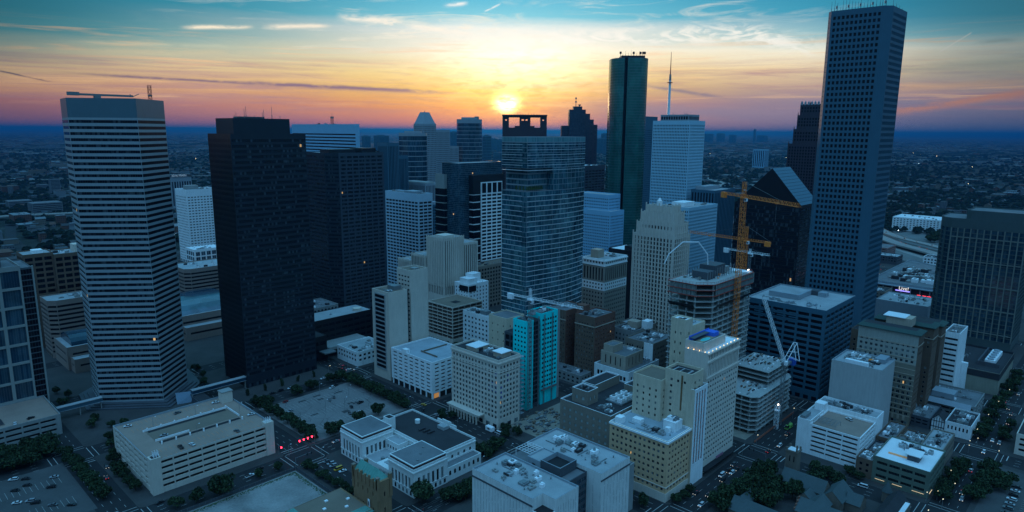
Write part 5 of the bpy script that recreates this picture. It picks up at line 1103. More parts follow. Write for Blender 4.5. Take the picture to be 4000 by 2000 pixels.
# historic hotel with three wings
b = Bld('hotel', 'ornate old hotel of three brick wings with green tiled eaves', 'hotel', (213, -262))
sH = St('grid', 3.75, 3.3, .60, .56, wall=W('tan_brick_dull', (.29, .25, .19), .9, .14, .12), glass=gB, top=7.5, bot=7, end=.9, rv=.3, n=2, fr=.1, fm=framew); sHt = St('grid', 3.75, 3.3, .5, .5, wall=W('hotel_stone', (.42, .41, .36), .85, .1, .12), glass=gB, top=7.0, bot=.6, end=.9, rv=.3, n=2, fr=.1, fm=framew); sHd = St('grid', 3.75, 3.3, .42, .46, wall=brownb, glass=gB, top=6, bot=6, end=.9, rv=.3, n=1, fr=.1, fm=framew)
for k, (x, st, z) in enumerate(((213, sHd, 66), (240, sHd, 66), (266, sHd, 62))):
    y0_ = -259 if k == 0 else -262
    b.box(x, y0_, 15, 38, 0, z - 22, sHd, l=sH if k == 0 else sHd, roof=rooft, par=0, name='wing_wall'); b.box(x, y0_, 15, 38, z - 21.99, z, sHd, l=sHt if k == 0 else sHd, roof=rooft, par=0, name='upper_wall')
    if k == 0:
        for q_ in range(12): m = MB(); m.box(x - .25, y0_, 7 + q_ * 3.75, x - .01, y0_ + 38, 7.5 + q_ * 3.75, tan); b.part('belt_course', m)
    m = MB(); m.prism([(x - 1.3, y0_ - 1.3), (x + 16.3, y0_ - 1.3), (x + 16.3, y0_ + 39), (x - 1.3, y0_ + 39)], z - .4, z + .1, rooft); m.quad((x - 1.3, y0_ + 39, z + .1), (x - 1.3, y0_ - 1.3, z + .1), (x + 3, y0_ + 2.5, z + 1.8), (x + 3, y0_ + 36, z + 1.8), rooft); m.quad((x - 1.3, y0_ - 1.3, z + .1), (x + 16.3, y0_ - 1.3, z + .1), (x + 12, y0_ + 2.5, z + 1.8), (x + 3, y0_ + 2.5, z + 1.8), rooft); m.box(x + 3, y0_ + 2.5, z, x + 12, y0_ + 36, z + 1.75, roofd); b.part('tiled_eaves', m)
    m = MB(); m.box(x - .3, y0_ - .3, z - 8.5, x + 15.3, y0_ - .01, z - 8, tan); m.box(x - .3, y0_ - .01, z - 8.5, x - .01, y0_ + 38, z - 8, tan); b.part('cornice', m)
b.box(228.01, -228, 12, 16, 0, 58, sHd, roof=roofd, par=.5, name='link_wall'); b.bx('penthouse', 229, -250, 66, 12, 16, 6, tan); b.bx('roof_deck', 228, -246, 72, 14, 14, .4, roofw)
for k in range(10): m = MB(); m.box(212.6, -256 + k * 3.5, 4, 213, -254.6 + k * 3.5, 7, tan); b.part('balcony', m)
b.finish()
b = Bld('office_building', 'white slab with a blank end wall behind the old hotel', 'building', (300, -266))
b.box(300, -268, 30, 10, 0, 50, PL(whitew), l=St('band', 4, hf=.4, wall=whitew, glass=gD, top=3, bot=5, end=.8), roof=roofg, par=.8); b.box(306, -257.9, 18, 14, 0, 46, PL(whitew), roof=roofg, par=.8, name='rear_wall'); b.units(303, -266, 24, 7, 49.2, 4, 2); b.finish()
b = Bld('office_building', 'tall blank windowless pale block with cluttered roof plant', 'building', (171, -249))
b.box(171, -249, 30.5, 31, 0, 49.5, PL(W('blank_render', (.50, .50, .49), .9, .05, .14)), roof=roofl, par=1, parm=greyl)
b.bx('screen_wall', 172, -240, 48.5, 3, 14, 3.2, white); b.bx('generator', 184, -240, 48.5, 3, 3, 2.2, yellow); b.bx('cooling_block', 188, -246, 48.5, 12, 6, 3, greyl); b.units(174, -246, 25, 26, 48.6, 12, 6)
m = MB(); m.bar((180, -232, 48), (180, -232, 53), .2, white); m.bar((180, -232, 53), (186, -236, 54), .2, white); b.part('davit', m); b.finish()
# white garage at the right
b = Bld('parking_garage', 'white parking garage with blank end walls and a brown roof deck', 'parking garage', (123, -253))
sgr = St('open', 3.05, 9, .92, .42, wall=whitew, top=.4, bot=2.0, end=.8, rv=.5)
b.box(123, -253, 31, 29, 0, 20.6, sgr, roof=deckc, par=1, parm=whitew); garage_fill(b, 123, -253, 31, 29, 0, 20.6, 3.05, 2.0, 3)
b.box(123, -223.99, 31, 8, 0, 22.5, PL(whitew), roof=roofl, par=1, name='end_wall'); b.box(154.01, -253.3, 15, 37, 0, 23.5, PL(whitew), roof=roofl, par=1.5, name='end_wall')
m = MB(); m.box(124, -220, 21, 134, -217, 24, steel); b.part('roof_frame', m); b.bx('roof_hut', 146, -224, 19.6, 6.5, 6, 6.6, whitew); b.units(156, -250, 12, 32, 22.0, 16, 9)
m = MB()
for k in range(6): m.bar((125, -238 + k * 2.6, 22.4), (135, -238 + k * 2.6, 22.4), .14, steel); m.bar((125 + k * 2, -238, 22.4), (125 + k * 2, -225, 22.4), .14, steel)
for (x, y) in ((125, -238), (135, -238), (125, -225), (135, -225)): m.bar((x, y, 19), (x, y, 22.4), .15, steel)
b.part('steel_canopy', m); b.finish()
# green render building and neighbours
b = Bld('office_building', 'low grey green building with ribbon windows and lit strips at its street corner', 'building', (115.5, -292))
sgn = St('grid', 3.7, 7.0, .84, .42, wall=greenb, glass=gBlk, top=1.4, bot=2.4, end=1.6, rv=.3, n=7, fr=.1, fm=greenb, botglass=False)
b.box(115.5, -292, 36, 29, 0, 16, sgn, roof=roofw, par=.9); b.bx('roof_hut', 125, -284, 15, 8, 6, 3.6, greyd); b.bx('roof_canopy', 124, -285, 18.6, 10, 8, .4, roofw)
m = MB(); m.box(126, -283.5, 15.2, 127, -268, 15.9, plain('lit_terrace', (.5, .32, .16), .8, emit=.12, ecol=(1, .55, .2))); b.part('terrace_lighting', m); b.units(136, -289, 12, 22, 15.1, 10, 3)
strip = plain('light_strip', (1, .7, .4), .5, emit=.8, ecol=(1, .68, .36))
for (x0_, y0_, x1_, y1_) in ((115.2, -290, 115.45, -284), (115.2, -279, 115.45, -274), (115.2, -270, 115.45, -265), (118, -292.25, 124, -292.02)): m = MB(); m.box(x0_, y0_, 2.2, x1_, y1_, 2.3, strip); b.part('strip_light', m, strip)
b.finish()
for i, (x, y, dx_, dy_, h, rf, w_, lb) in enumerate(((152, -290, 36, 12, 14, roofl, greyb, 'long grey block with a cluttered pale roof right of the grey green building'), (152, -277.9, 18, 14, 11, roofg, greyb, 'low grey roofed building behind the grey green corner building'), (170.1, -277.9, 17, 14, 9, roofl, brownb, 'small pale roofed brick building beside the street of parked cars'), (116, -262.9, 14, 9, 12, roofl, brownb, 'small brick building squeezed between the white garage and the grey green building'), (130.2, -262.9, 24, 9, 9, roofg, greyd, 'flat grey roof directly behind the grey green building'), (154.4, -263.8, 32, 10, 12, roofg, brownb, 'wide grey roof at the foot of the blank pale block'))):
    b = simple('low_building', lb, x, y, dx_, dy_, h, St('grid', 4, 3, .45, .45, wall=w_, glass=gD, top=1.6, bot=3, rv=.2, fr=.1), roof=rf, un=7, cat='building', fin=False); b.finish()
b = Bld('timbered_house', 'small black and white timber framed house front between low roofs', 'house', (218, -277))
m = MB(); m.box(218, -279, 0, 232, -271, 8, whiteb); m.poly([(218, -279, 8), (218, -275, 12), (218, -271, 8)][::-1], whiteb); b.part('wall', m)
m = MB(); m.quad((217.5, -279.4, 7.8), (232, -279.4, 7.8), (232, -275, 12.3), (217.5, -275, 12.3), roofd); m.quad((232, -270.6, 7.8), (217.5, -270.6, 7.8), (217.5, -275, 12.3), (232, -275, 12.3), roofd); b.part('roof', m)
m = MB()
for k in range(6): m.box(217.8, -278.9 + k * 1.5, .2, 217.98, -278.6 + k * 1.5, 8 + (1 - abs(k - 2.5) / 3) * 3, black)
m.box(217.8, -279, 3.6, 217.97, -271, 4, black); m.box(217.8, -279, 7.7, 217.97, -271, 8, black); b.part('timber_frame', m); b.finish()
simple('low_building', 'white two storey corner building with tall narrow windows and a dark roof', 218, -294, 30, 14.9, 9.7, St('grid', 5, 2.3, .42, .56, wall=whiteb, glass=gD, top=1.5, bot=3.4, rv=.3, fr=.1), roof=roofd, un=5, cat='building')
simple('low_building', 'long low building with a dark shop front left of the timber framed house', 218, -270.5, 32, 26, 8, St('grid', 3, 4, .8, .5, wall=greyd, glass=gBlk, top=1.4, bot=2, rv=.2, fr=.1), roof=roofg, un=8, cat='building')
b = simple('parking_garage', 'low two level parking deck with a sloping metal roof beside it', 252, -290, 36, 36, 12, St('open', 3.2, 7, .92, .5, wall=greyc, top=1, bot=2.2, end=.8, rv=.4), roof=roofg, un=6, cat='parking garage', fin=False)
garage_fill(b, 252, -290, 36, 36, 0, 12, 3.2, 2.2, 3); m = MB(); m.quad((249, -288, 9.5), (252, -288, 12.5), (252, -262, 12.5), (249, -262, 9.5), greyl); b.part('metal_roof', m); b.bx('mechanical_penthouse', 258, -276, 11.2, 12, 14, 4, greyl); b.finish()
b = Bld('low_building', 'broad low building with a dark roof holding a row of white cooling fans', 'building', (325, -293))
b.box(325, -293, 72, 60, 0, 17.9, PL(W('cream_render', (.34, .33, .26), .9, .1, .12)), roof=roofd, par=1.6, parm=roofd); m = MB(); m.box(324.7, -293.3, 12.4, 397, -293.01, 17.4, roofd); m.box(324.7, -293, 12.4, 324.99, -233, 17.4, roofd); b.part('fascia', m)
for k in range(5): m = MB(); x = 352 + k * 7.5; m.box(x, -286, 16.3, x + 6, -279, 19.6, white); m.cyl(x + 3, -282.5, 19.6, 20.6, 2.2, 2.2, 12, greyl); b.part('cooling_fan', m)
m = MB(); m.box(345, -290, 16.3, 346, -275, 19.5, greyd); m.box(346, -276, 16.3, 392, -275, 19.5, greyd); b.part('screen_wall', m); b.bx('chimney', 323.4, -272, 0, 3.2, 4, 21.5, whitew); b.units(330, -270, 60, 32, 16.4, 14, 5); b.bx('roof_hut', 372, -242, 16, 14, 6, 5, beige); b.bx('roof_hut', 388, -250, 16, 5, 5, 6, whitew)
b.finish()
simple('office_building', 'pale office building with dark ribbon windows at the right edge', 216, -355, 60, 37, 14, St('band', 3.6, hf=.45, wall=cream, glass=gBlk, top=1.5, bot=2, end=2, rv=.3, fr=.1), roof=roofd, un=5, cat='building')
# entertainment block with the lit sign
b = Bld('entertainment_hall', 'wide flat grey roofed hall with a lit sign over its dark entrance', 'building', (640, -196))
b.vol([(640, -196), (760, -196), (830, -120), (830, -110), (640, -110)], 0, 15, PL(greyl), roof=roofg, par=1)
m = MB(); m.box(637.5, -190, 1, 639.98, -116, 9.5, darkin); b.part('entrance', m)
for k in range(8): m = MB(); m.box(636.5, -190 + k * 10.4, 0, 637.5, -189 + k * 10.4, 11, greyl); b.part('column', m)
m = MB(); m.box(635, -193, 11, 639.99, -114, 12, greyl); b.part('canopy', m)
vio = plain('sign_violet', (.3, .2, .9), .5, emit=1.6, ecol=(.35, .3, 1)); wsg = plain('sign_lit_white', (1, .9, .8), .5, emit=1.0, ecol=(1, .86, .74)); rsg = plain('sign_lit_red', (.9, .05, .05), .5, emit=2.2, ecol=(1, .04, .06))
m = MB(); m.box(634.9, -158, 6.2, 635.1, -142, 7.4, vio); b.part('sign_panel', m, vio)
text('Live!', 6, (-5.6, 50.5, 8.2), (math.pi / 2, 0, -math.pi / 2), wsg, b.o, 'sign')
for y in (-170, -176, -181): m = MB(); m.box(636, y, 3, 636.4, y + 4, 4.4, rsg); b.part('red_light', m, rsg)
b.units(650, -186, 130, 70, 14, 46, 3, None, 2.2); b.finish()
simple('low_building', 'long low pale roofed hall between the old hotel and the lit sign', 505, -205, 50, 50, 21, PL(greyl), roof=roofl, un=10, cat='building')
# pink garage, white apartments beyond
b = simple('parking_garage', 'small pink parking structure beside the freeway', 905, -60, 50, 30, 17, St('open', 4, 8, .9, .45, wall=W('pink_render', (.36, .22, .20), .9), top=1.5, bot=1.5, rv=.5), roof=roofg, cat='parking garage', fin=False); garage_fill(b, 905, -60, 50, 30, 0, 17, 4, 1.5); b.finish()
simple('apartment_block', 'bright white apartment block beyond the freeway', 1290, -55, 70, 88, 27, St('grid', 4, 6, .5, .45, wall=whitew, glass=gD, top=2, bot=2, **far), roof=roofw, un=6, cat='apartment block')
simple('apartment_tower', 'pair of slim blue grey slabs among the trees right of the white mast tower', 3540, 1290, 60, 70, 105, St('rib', 4, 12, .5, .95, wall=bluew, glass=gBlk, top=4, bot=4, **far), cat='apartment tower')
# concrete frames under construction ----------------------------------
def frame(label, P, nf, fh, z0, cols, top=None, red=True, name='concrete_frame'):
    b = Bld(name, label, 'construction frame', P[0]); n = len(P); P0 = P
    for k in range(nf):
        m = MB(); z = z0 + k * fh; j_ = random.Random(k).uniform(-.9, .9); P = [(q[0] + (q[0] - sum(t[0] for t in P) / n) * .012 * j_, q[1] + (q[1] - sum(t[1] for t in P) / n) * .02 * j_) for q in P0]; m.prism(P, z, z + .45, concl); m.poly([(*q, z) for q in P][::-1], concl); b.part('floor_slab', m)
    P = P0; cx = sum(p[0] for p in P) / n; cy = sum(p[1] for p in P) / n
    for (x, y) in cols: m = MB(); m.box(x - .45, y - .45, .1, x + .45, y + .45, z0 + (nf - 1) * fh, concl); b.part('column', m)
    return b
Pc = [(127, -152), (186, -152), (190, -148), (190, -122), (118, -122), (118, -143)]
cols = [(119.5, -142 + k * 6.3) for k in range(4)] + [(128 + k * 8.2, -150.8) for k in range(8)] + [(188.5, -145 + k * 7) for k in range(4)] + [(136 + k * 12, -132) for k in range(5)]
b = frame('unfinished concrete tower frame with netting and an orange edged top deck', Pc, 24, 4.05, 4, cols)
for k in (21, 22, 23):
    m = MB(); z = 4 + k * 4.05; Q = [(p[0] + (p[0] - 154) * .02, p[1] + (p[1] + 137) * .04) for p in Pc]
    for i_ in range(6): a_, c_ = Q[i_], Q[(i_ + 1) % 6]; m.bar((*a_, z + .3), (*c_, z + .3), .34, redm)
    b.part('edge_form', m)
for k in range(18): m = MB(); x = 128 + k * 3.4; m.quad((x, -152.4, 89.5), (x + 3.1, -152.4, 89.5), (x + 3.1, -152.3, 97), (x, -152.3, 97), netting); b.part('safety_net', m, netting)
for k in range(6): m = MB(); y = -123 - k * 3.3; m.quad((117.6, y, 89.5), (117.6, y - 3.0, 89.5), (117.7, y - 3.0, 97), (117.7, y, 97), netting); b.part('safety_net', m, netting)
for k in range(16): m = MB(); x = 127 + k * 4; m.quad((x, -152.2, 80.5 + math.sin(k) * .6), (x + 4.1, -152.2, 80.5 + math.sin(k + 1) * .6), (x + 4, -154.5, 83.5), (x, -154.5, 83.5), black); b.part('debris_net', m, black)
for k in range(5): m = MB(); y = -123 - k * 4; m.quad((117.8, y, 80.5), (117.8, y - 4.1, 80.5), (115.4, y - 4, 83.5), (115.4, y, 83.5), black); b.part('debris_net', m, black)
m = MB()
rr = random.Random(3)
for k in range(60):
    x, y = rr.uniform(130, 182), rr.uniform(-146, -126); m.box(x, y, 97.5, x + rr.uniform(.4, 3), y + rr.uniform(.3, 2), 97.8 + rr.uniform(.2, 1.6), rr.choice([greyc, steel, greyb, yellow, whitew, roofd]))
tag(b.part('building_materials', m), kind='stuff')
m = MB(); m.box(136, -142, 97.5, 146, -130, 103, greyd); m.box(150, -140, 97.5, 166, -128, 105.5, greyd); m.box(168, -138, 97.5, 176, -128, 102, greyc); b.part('core_formwork', m)
for k in range(26): m = MB(); x, y = 134 + (k % 13) * 3.6, -143 + (k // 13) * 16; m.box(x, y, 97.5, x + .4, y + .4, 103.5 + rr.uniform(-1, 1.5), steel); b.part('formwork_post', m)
m = MB(); m.bar((118, -143, 99), (127, -152, 99), .1, redm)
for (a_, c_) in ((Pc[0], Pc[1]), (Pc[1], Pc[2]), (Pc[4], Pc[5]), (Pc[5], Pc[0])):
    A, Bq = Vector((*a_, 0)), Vector((*c_, 0)); nn = int((Bq - A).length / 2.5)
    for k in range(nn + 1): p = A.lerp(Bq, k / max(nn, 1)); m.bar(p + Vector((0, 0, 97.5)), p + Vector((0, 0, 99.2)), .08, redm)
    m.bar(A + Vector((0, 0, 99.1)), Bq + Vector((0, 0, 99.1)), .08, redm); m.bar(A + Vector((0, 0, 98.3)), Bq + Vector((0, 0, 98.3)), .08, redm)
b.part('guard_rail', m)
for (x0_, y0_, x1_, y1_, z) in ((180, -151, 188, -130, 97.4),): m = MB(); m.box(x0_, y0_, 97.3, x1_, y1_, 97.9, roofw); b.part('sheeted_deck', m)
wl = plain('work_lamp', (1, .9, .8), .5, emit=8, ecol=(1, .85, .7)); m = MB(); m.box(183, -150, 99, 184.4, -149.6, 99.6, wl); b.part('work_lamp', m, wl)
b.finish()
Pd = [(124, -191), (178, -191), (184, -187), (184, -160), (120, -160), (120, -187)]
cols = [(121.5, -186 + k * 6) for k in range(5)] + [(125 + k * 7, -189.8) for k in range(8)] + [(182, -184 + k * 6) for k in range(4)]
b = frame('low concrete frame of projecting decks beside the street with scattered timber on top', [(q[0] + 4, q[1] + 2.5) for q in Pd], 8, 3.3, 2.5, [(c[0] + 4, c[1] + 2.5) for c in cols])
for k in range(4): m = MB(); z = 28.9 + k * 3.3 - 3.3; m.prism([(152, -184), (188, -184), (188, -157), (152, -157)], z, z + .4, concl); b.part('floor_slab', m)
for k in range(14): m = MB(); x = 154 + (k % 7) * 5.4; y = -183 if k < 7 else -159; m.box(x - .4, y - .4, 25.6, x + .4, y + .4, 36, greyc); b.part('column', m)
m = MB()
for k in range(90):
    hi = rr.random() < .5; x, y = (rr.uniform(153, 186), rr.uniform(-182, -158)) if hi else (rr.uniform(126, 150), rr.uniform(-185, -160)); z = 35.9 if hi else 26.0
    m.box(x, y, z, x + rr.uniform(.3, 4), y + rr.uniform(.2, 1.4), z + rr.uniform(.2, 1.3), rr.choice([greyc, steel, brownb, redb, whitew, roofd, roofb, white]))
tag(b.part('building_materials', m), kind='stuff'); b.finish()

def seen_from_camera(pts):
    n = 0
    for p in pts:
        q = proj(p)
        if not q or not (0 < q[0] < 4000 and 0 < q[1] < 2000): continue
        blocked = False
        for (bx0, by0, bz0, bx1, by1, bz1) in BOXES:
            t0, t1 = 0.0, .985
            for o_, d_, a_, c_ in ((CAM[0], p[0] - CAM[0], bx0, bx1), (CAM[1], p[1] - CAM[1], by0, by1), (CAM[2], p[2] - CAM[2], bz0, bz1)):
                if abs(d_) < 1e-9:
                    if o_ < a_ or o_ > c_: t0 = 2
                    continue
                u0, u1 = (a_ - o_) / d_, (c_ - o_) / d_
                if u0 > u1: u0, u1 = u1, u0
                t0 = max(t0, u0); t1 = min(t1, u1)
            if t0 < t1: blocked = True; break
        if not blocked: n += 1
    return n
ORDF = ['first', 'second', 'third', 'fourth', 'fifth', 'sixth', 'seventh', 'eighth', 'ninth', 'tenth', 'eleventh', 'twelfth', 'thirteenth', 'fourteenth', 'fifteenth', 'sixteenth', 'seventeenth', 'eighteenth']
LB = ['grey', 'pale', 'brown', 'dark']; fr2 = random.Random(77); nf_ = 0
for i in range(-3, 9):
    for j in range(-2, 8):
        x0, y0 = i * P_ + 13, j * P_ + 13
        for (a, c) in ((0, 0), (38, 0), (0, 38), (38, 38)):
            x, y = x0 + a, y0 + c; w, d = fr2.uniform(28, 36), fr2.uniform(28, 36)
            if any(o[0] - 2 < x + w and o[2] + 2 > x and o[1] - 2 < y + d and o[3] + 2 > y for o in FOOT): continue
            pr = proj((x, y, 10))
            if not pr or not (-100 < pr[0] < 4100) or fr2.random() < .18: continue
            k = fr2.randrange(4); h = fr2.uniform(8, 24)
            if seen_from_camera([(x + w * a_, y + d * c_, z_) for a_ in (0, .5, 1) for c_ in (0, .5, 1) for z_ in (h * .6, h + .5)]) < 3: continue
            nf_ += 1; side = ('left of the striped tower', 'between the striped and black towers', 'behind the beige slabs', 'by the foot of the glass tower', 'behind the stone tower', 'beyond the tallest tower')[0 if pr[0] < 350 else 1 if pr[0] < 1000 else 2 if pr[0] < 1900 else 3 if pr[0] < 2450 else 4 if pr[0] < 3100 else 5]
            simple('low_building', 'low %s block of %s, %s' % (LB[k], ('two floors', 'two floors', 'three floors', 'four floors', 'five floors', 'six floors', 'six floors')[int(h / 3.9)] + ' the %s from the left' % (ORDF[nf_ % 18]), side), x, y, w, d, h, St('grid', 3.8, 4.2, .55, .5, wall=(greyc, whitew, greyb, greyd)[k], glass=gD, top=1.6, bot=3.6, rv=.25, fr=0), roof=(roofg, roofl, roofd, roofg)[fr2.randrange(4)], un=4, cat='building')
# ================================================================ church
b = Bld('church', 'old stone church with slate gabled roofs and a square tower among dark trees', 'church', (70, -228))
stn = W('church_stone', (.20, .165, .135), .9, .25, .15)
def gable(x0, y0, x1, y1, ze, zr, along, mat=slate):
    m = MB(); w = MB(); w.box(x0, y0, 0, x1, y1, ze, stn)
    if along == 'y':
        xm = (x0 + x1) / 2; e = .7
        m.quad((x0 - e, y1, ze - .4), (x0 - e, y0, ze - .4), (xm, y0, zr), (xm, y1, zr), mat); m.quad((x1 + e, y0, ze - .4), (x1 + e, y1, ze - .4), (xm, y1, zr), (xm, y0, zr), mat)
        w.poly([(x0, y0 + .1, ze), (x1, y0 + .1, ze), (xm, y0 + .1, zr - .2)], stn); w.poly([(x1, y1 - .1, ze), (x0, y1 - .1, ze), (xm, y1 - .1, zr - .2)], stn)
    else:
        ym = (y0 + y1) / 2; e = .7
        m.quad((x0, y0 - e, ze - .4), (x1, y0 - e, ze - .4), (x1, ym, zr), (x0, ym, zr), mat); m.quad((x1, y1 + e, ze - .4), (x0, y1 + e, ze - .4), (x0, ym, zr), (x1, ym, zr), mat)
        w.poly([(x0 + .1, y1, ze), (x0 + .1, y0, ze), (x0 + .1, ym, zr - .2)], stn); w.poly([(x1 - .1, y0, ze), (x1 - .1, y1, ze), (x1 - .1, ym, zr - .2)], stn)
    b.part('wall', w); b.part('roof', m)
gable(69, -252, 80, -228, 6, 11.5, 'y'); gable(66, -262, 84, -252.01, 6, 11, 'x'); gable(60, -249, 68.9, -241, 4, 7.5, 'x'); gable(72, -270, 82, -262.01, 5, 9, 'y')
m = MB(); m.box(84, -231, 0, 90.5, -224.5, 17.5, stn); m.box(83.7, -231.3, 16.6, 90.8, -224.2, 17.3, stn); m.box(84.7, -230.3, 17.5, 89.8, -225.2, 17.6, roofw); b.part('tower', m)
for k in range(4): m = MB(); x, y = ((84, -231), (89.7, -231), (89.7, -225.3), (84, -225.3))[k]; m.box(x, y, 17.5, x + .8, y + .8, 19 + (2.5 if k == 0 else 0), stn); b.part('pinnacle', m)
m = MB()
for k in range(2): m.poly([(83.97, -229.2 + k * 2.4, 11), (83.97, -229.8 + k * 2.4, 11), (83.97, -229.8 + k * 2.4, 14), (83.97, -229.5 + k * 2.4, 15), (83.97, -229.2 + k * 2.4, 14)], gBlk)
b.part('louvre', m)
for k in range(5): m = MB(); y = -250 + k * 4.6; m.box(68.2, y, 0, 69, y + .8, 5, stn); b.part('buttress', m)
b.finish()
b = Bld('parish_hall', 'slate roofed stone hall at the bottom edge beside the dark trees', 'hall', (22, -244))
gable(22, -244, 34, -220, 5, 10, 'y'); gable(30, -226, 42, -219, 5, 9, 'x'); b.finish()
b = Bld('parish_hall', 'gabled stone hall with stepped brick edges below the church nave', 'hall', (44, -270))
gable(44, -268, 58, -246, 5.5, 10, 'y'); gable(52, -258, 64, -249, 5.5, 9.5, 'x'); gable(30, -262, 43.5, -252, 4, 8, 'x')
for k in range(7): m = MB(); x = 43.8 + k * 1.9; m.box(x, -246.2, 5, x + 1.5, -245.4, 6.2 + min(k, 6 - k) * 1.3, redb); b.part('coping', m)
b.finish()
b = Bld('timbered_house', 'pitched roof house with a pale flat centre at the bottom right', 'house', (64, -290))
gable(66, -286, 96, -278, 5.5, 9.5, 'x', roofd); gable(66, -300 + 12, 74, -286.01, 5.5, 9, 'y', roofd); m = MB(); m.box(75, -288.9, 0, 92, -286.2, 6, stn); m.box(75.4, -288.6, 6, 91.6, -286.4, 6.1, roofw); b.part('flat_roof', m)
m = MB(); m.cyl(97, -276, 0, 6, 2.4, 2.4, 8, stn); m.cyl(97, -276, 6, 12, 2.9, .1, 8, slate); b.part('turret', m); b.finish()
# ================================================================ skybridges
for (p0, p1, z, lb) in (((-194, 169), (-166, 168), 8, 'glazed footbridge spanning the street left of the striped tower'), ((-116, 136), (-74, 137), 8, 'white roofed footbridge from the garage corner to the black tower')):
    b = Bld('footbridge', lb, 'footbridge', p0); A, Bq = Vector((*p0, 0)), Vector((*p1, 0)); L = (Bq - A).length
    m = MB(); m.box(p0[0], p0[1] - 2, z - 1.9, p1[0], p0[1] + 2, z - 1.6, greyl); b.part('deck', m); m = MB(); m.box(p0[0], p0[1] - 1.8, z - 1.6, p1[0], p0[1] + 1.8, z + .9, gBlue); b.part('glazing', m); m = MB(); m.box(p0[0], p0[1] - 2.1, z + .9, p1[0], p0[1] + 2.1, z + 1.3, roofl); b.part('roof', m)
    for k in range(3): m = MB(); x = p0[0] + (p1[0] - p0[0]) * (k + .02) / 2.1; m.box(x - .3, p0[1] - 1, .1, x + .3, p0[1] + 1, z - 1.9, greyc); b.part('pier', m)
    b.finish()
b = Bld('pavilion', 'low dark pavilion with a glass wedge roof between the striped tower and the garage', 'pavilion', (-118, 100))
m = MB(); m.box(-117, 112, .1, -108, 134, 5, greyd); m.box(-116.5, 112.5, 5, -108.5, 133.5, 5.3, roofd); b.part('wall', m); m = MB(); m.quad((-126, 138, .3), (-112, 134.2, .3), (-112, 140, 6.5), (-124, 146, 6.5), gBlue); b.part('glass_roof', m); b.finish()
# ================================================================ cranes
def tower_crane(label, x, y, z0, zj, tipR, tipL, col, mastw=2.2, ap=9, cabcol=white, base=True, ht=1.6):
    b = Bld('tower_crane', label, 'crane', (x, y))
    m = MB(); lattice(m, (x, y, z0), (x, y, zj), mastw, 2.6, steel if col is white else col, .16); b.part('mast', m)
    m = MB(); lattice(m, (x, y, zj), (x, y, zj + ap), mastw * .7, 2.2, col, .14); b.part('apex', m)
    R = Vector((*tipR, zj + 1)); Lf = Vector((*tipL, zj + 1)); c = Vector((x, y, zj + 1))
    m = MB(); lattice(m, c, R, ht, 2.2, col, .11, tri=True); b.part('jib', m)
    m = MB(); lattice(m, c, Lf, ht * .8, 2.2, col, .11, tri=True); b.part('counter_jib', m)
    m = MB(); d = (Lf - c).normalized(); n_ = Vector((-d.y, d.x, 0)); p = Lf - d * 3; m.prism([(p + d * 2.2 + n_ * 1.2)[:2], (p - d * 2.2 + n_ * 1.2)[:2], (p - d * 2.2 - n_ * 1.2)[:2], (p + d * 2.2 - n_ * 1.2)[:2]][::-1], zj - 2.4, zj + 1.6, col); b.part('counterweight', m)
    m = MB(); m.box(x - 1.6, y - 2.8, zj - 2.6, x + .6, y - 1, zj - .2, cabcol); m.box(x - 1.66, y - 2.6, zj - 2, x - 1.6, y - 1.2, zj - .8, darkin); b.part('cab', m)
    m = MB(); m.box(x - 1.7, y - 1.7, zj - .6, x + 1.7, y + 1.7, zj + .3, col); b.part('slewing_ring', m)
    top = Vector((x, y, zj + ap)); m = MB(); m.bar(top, c.lerp(R, .7) + Vector((0, 0, .8)), .09, steel); m.bar(top, Lf + Vector((0, 0, .5)), .09, steel); b.part('stay_cable', m)
    m = MB(); t_ = c.lerp(R, .62); m.box(t_.x - .8, t_.y - .8, t_.z - 1.6, t_.x + .8, t_.y + .8, t_.z - .6, col); m.bar(t_ - Vector((0, 0, 1)), t_ - Vector((0, 0, 14)), .06, steel); b.part('trolley', m)
    return b.o
tower_crane('taller orange tower crane rising through the unfinished concrete tower', 157, -154.5, 0, 155.5, (123, -206), (171, -131), yellow, 3.0, 11, ht=2.2)
tower_crane('shorter orange tower crane standing behind the taller orange one', 238, -122, 60, 112, (244, -66), (235.5, -144), yellow, 2.6, 12, ht=2.0)
tower_crane('slim white tower crane low behind the two orange cranes', 270, -112, 60, 96, (269, -130), (272, -86), white, 1.8, 4)
tower_crane('white tower crane with a flat jib standing beside the turquoise tower', 47, -54.5, 0, 84, (51, -98), (45, -34), white, 2.0, 8)
b = Bld('luffing_crane', 'white luffing crane with a raised jib above the low concrete frame', 'crane', (154, -193)); x, y = 154, -193
m = MB(); lattice(m, (x, y, 0), (x, y, 44), 2.2, 2.6, steel, .16); b.part('mast', m)
m = MB(); lattice(m, (x, y, 46), (118, -190.5, 96), 1.7, 2.2, white, .13); b.part('jib', m)
m = MB(); A = Vector((x + 1, y, 46)); T_ = Vector((x + 9, y - 3, 58)); Q = Vector((x + 8, y - 6, 46))
for s in (-1, 1):
    o = Vector((0, s * 1.2, 0)); m.bar(A + o, T_ + o, .25, white); m.bar(Q + o, T_ + o, .25, white); m.bar(A.lerp(T_, .5) + o, Q.lerp(T_, .5) + o, .18, white); m.bar(A.lerp(T_, .3) + o, Q + o, .18, white)
m.bar(T_ + Vector((0, -1.2, 0)), T_ + Vector((0, 1.2, 0)), .25, white); b.part('gantry', m)
m = MB(); m.box(x - 2, y - 2.5, 43.5, x + 11, y + 1.5, 45.2, steel); m.box(x + 7, y - 4, 42, x + 11, y + .5, 46.4, bluem); b.part('machine_deck', m); m = MB(); m.box(x - 3.5, y - 3, 44.5, x - 1.3, y - 1.2, 47, white); b.part('cab', m)
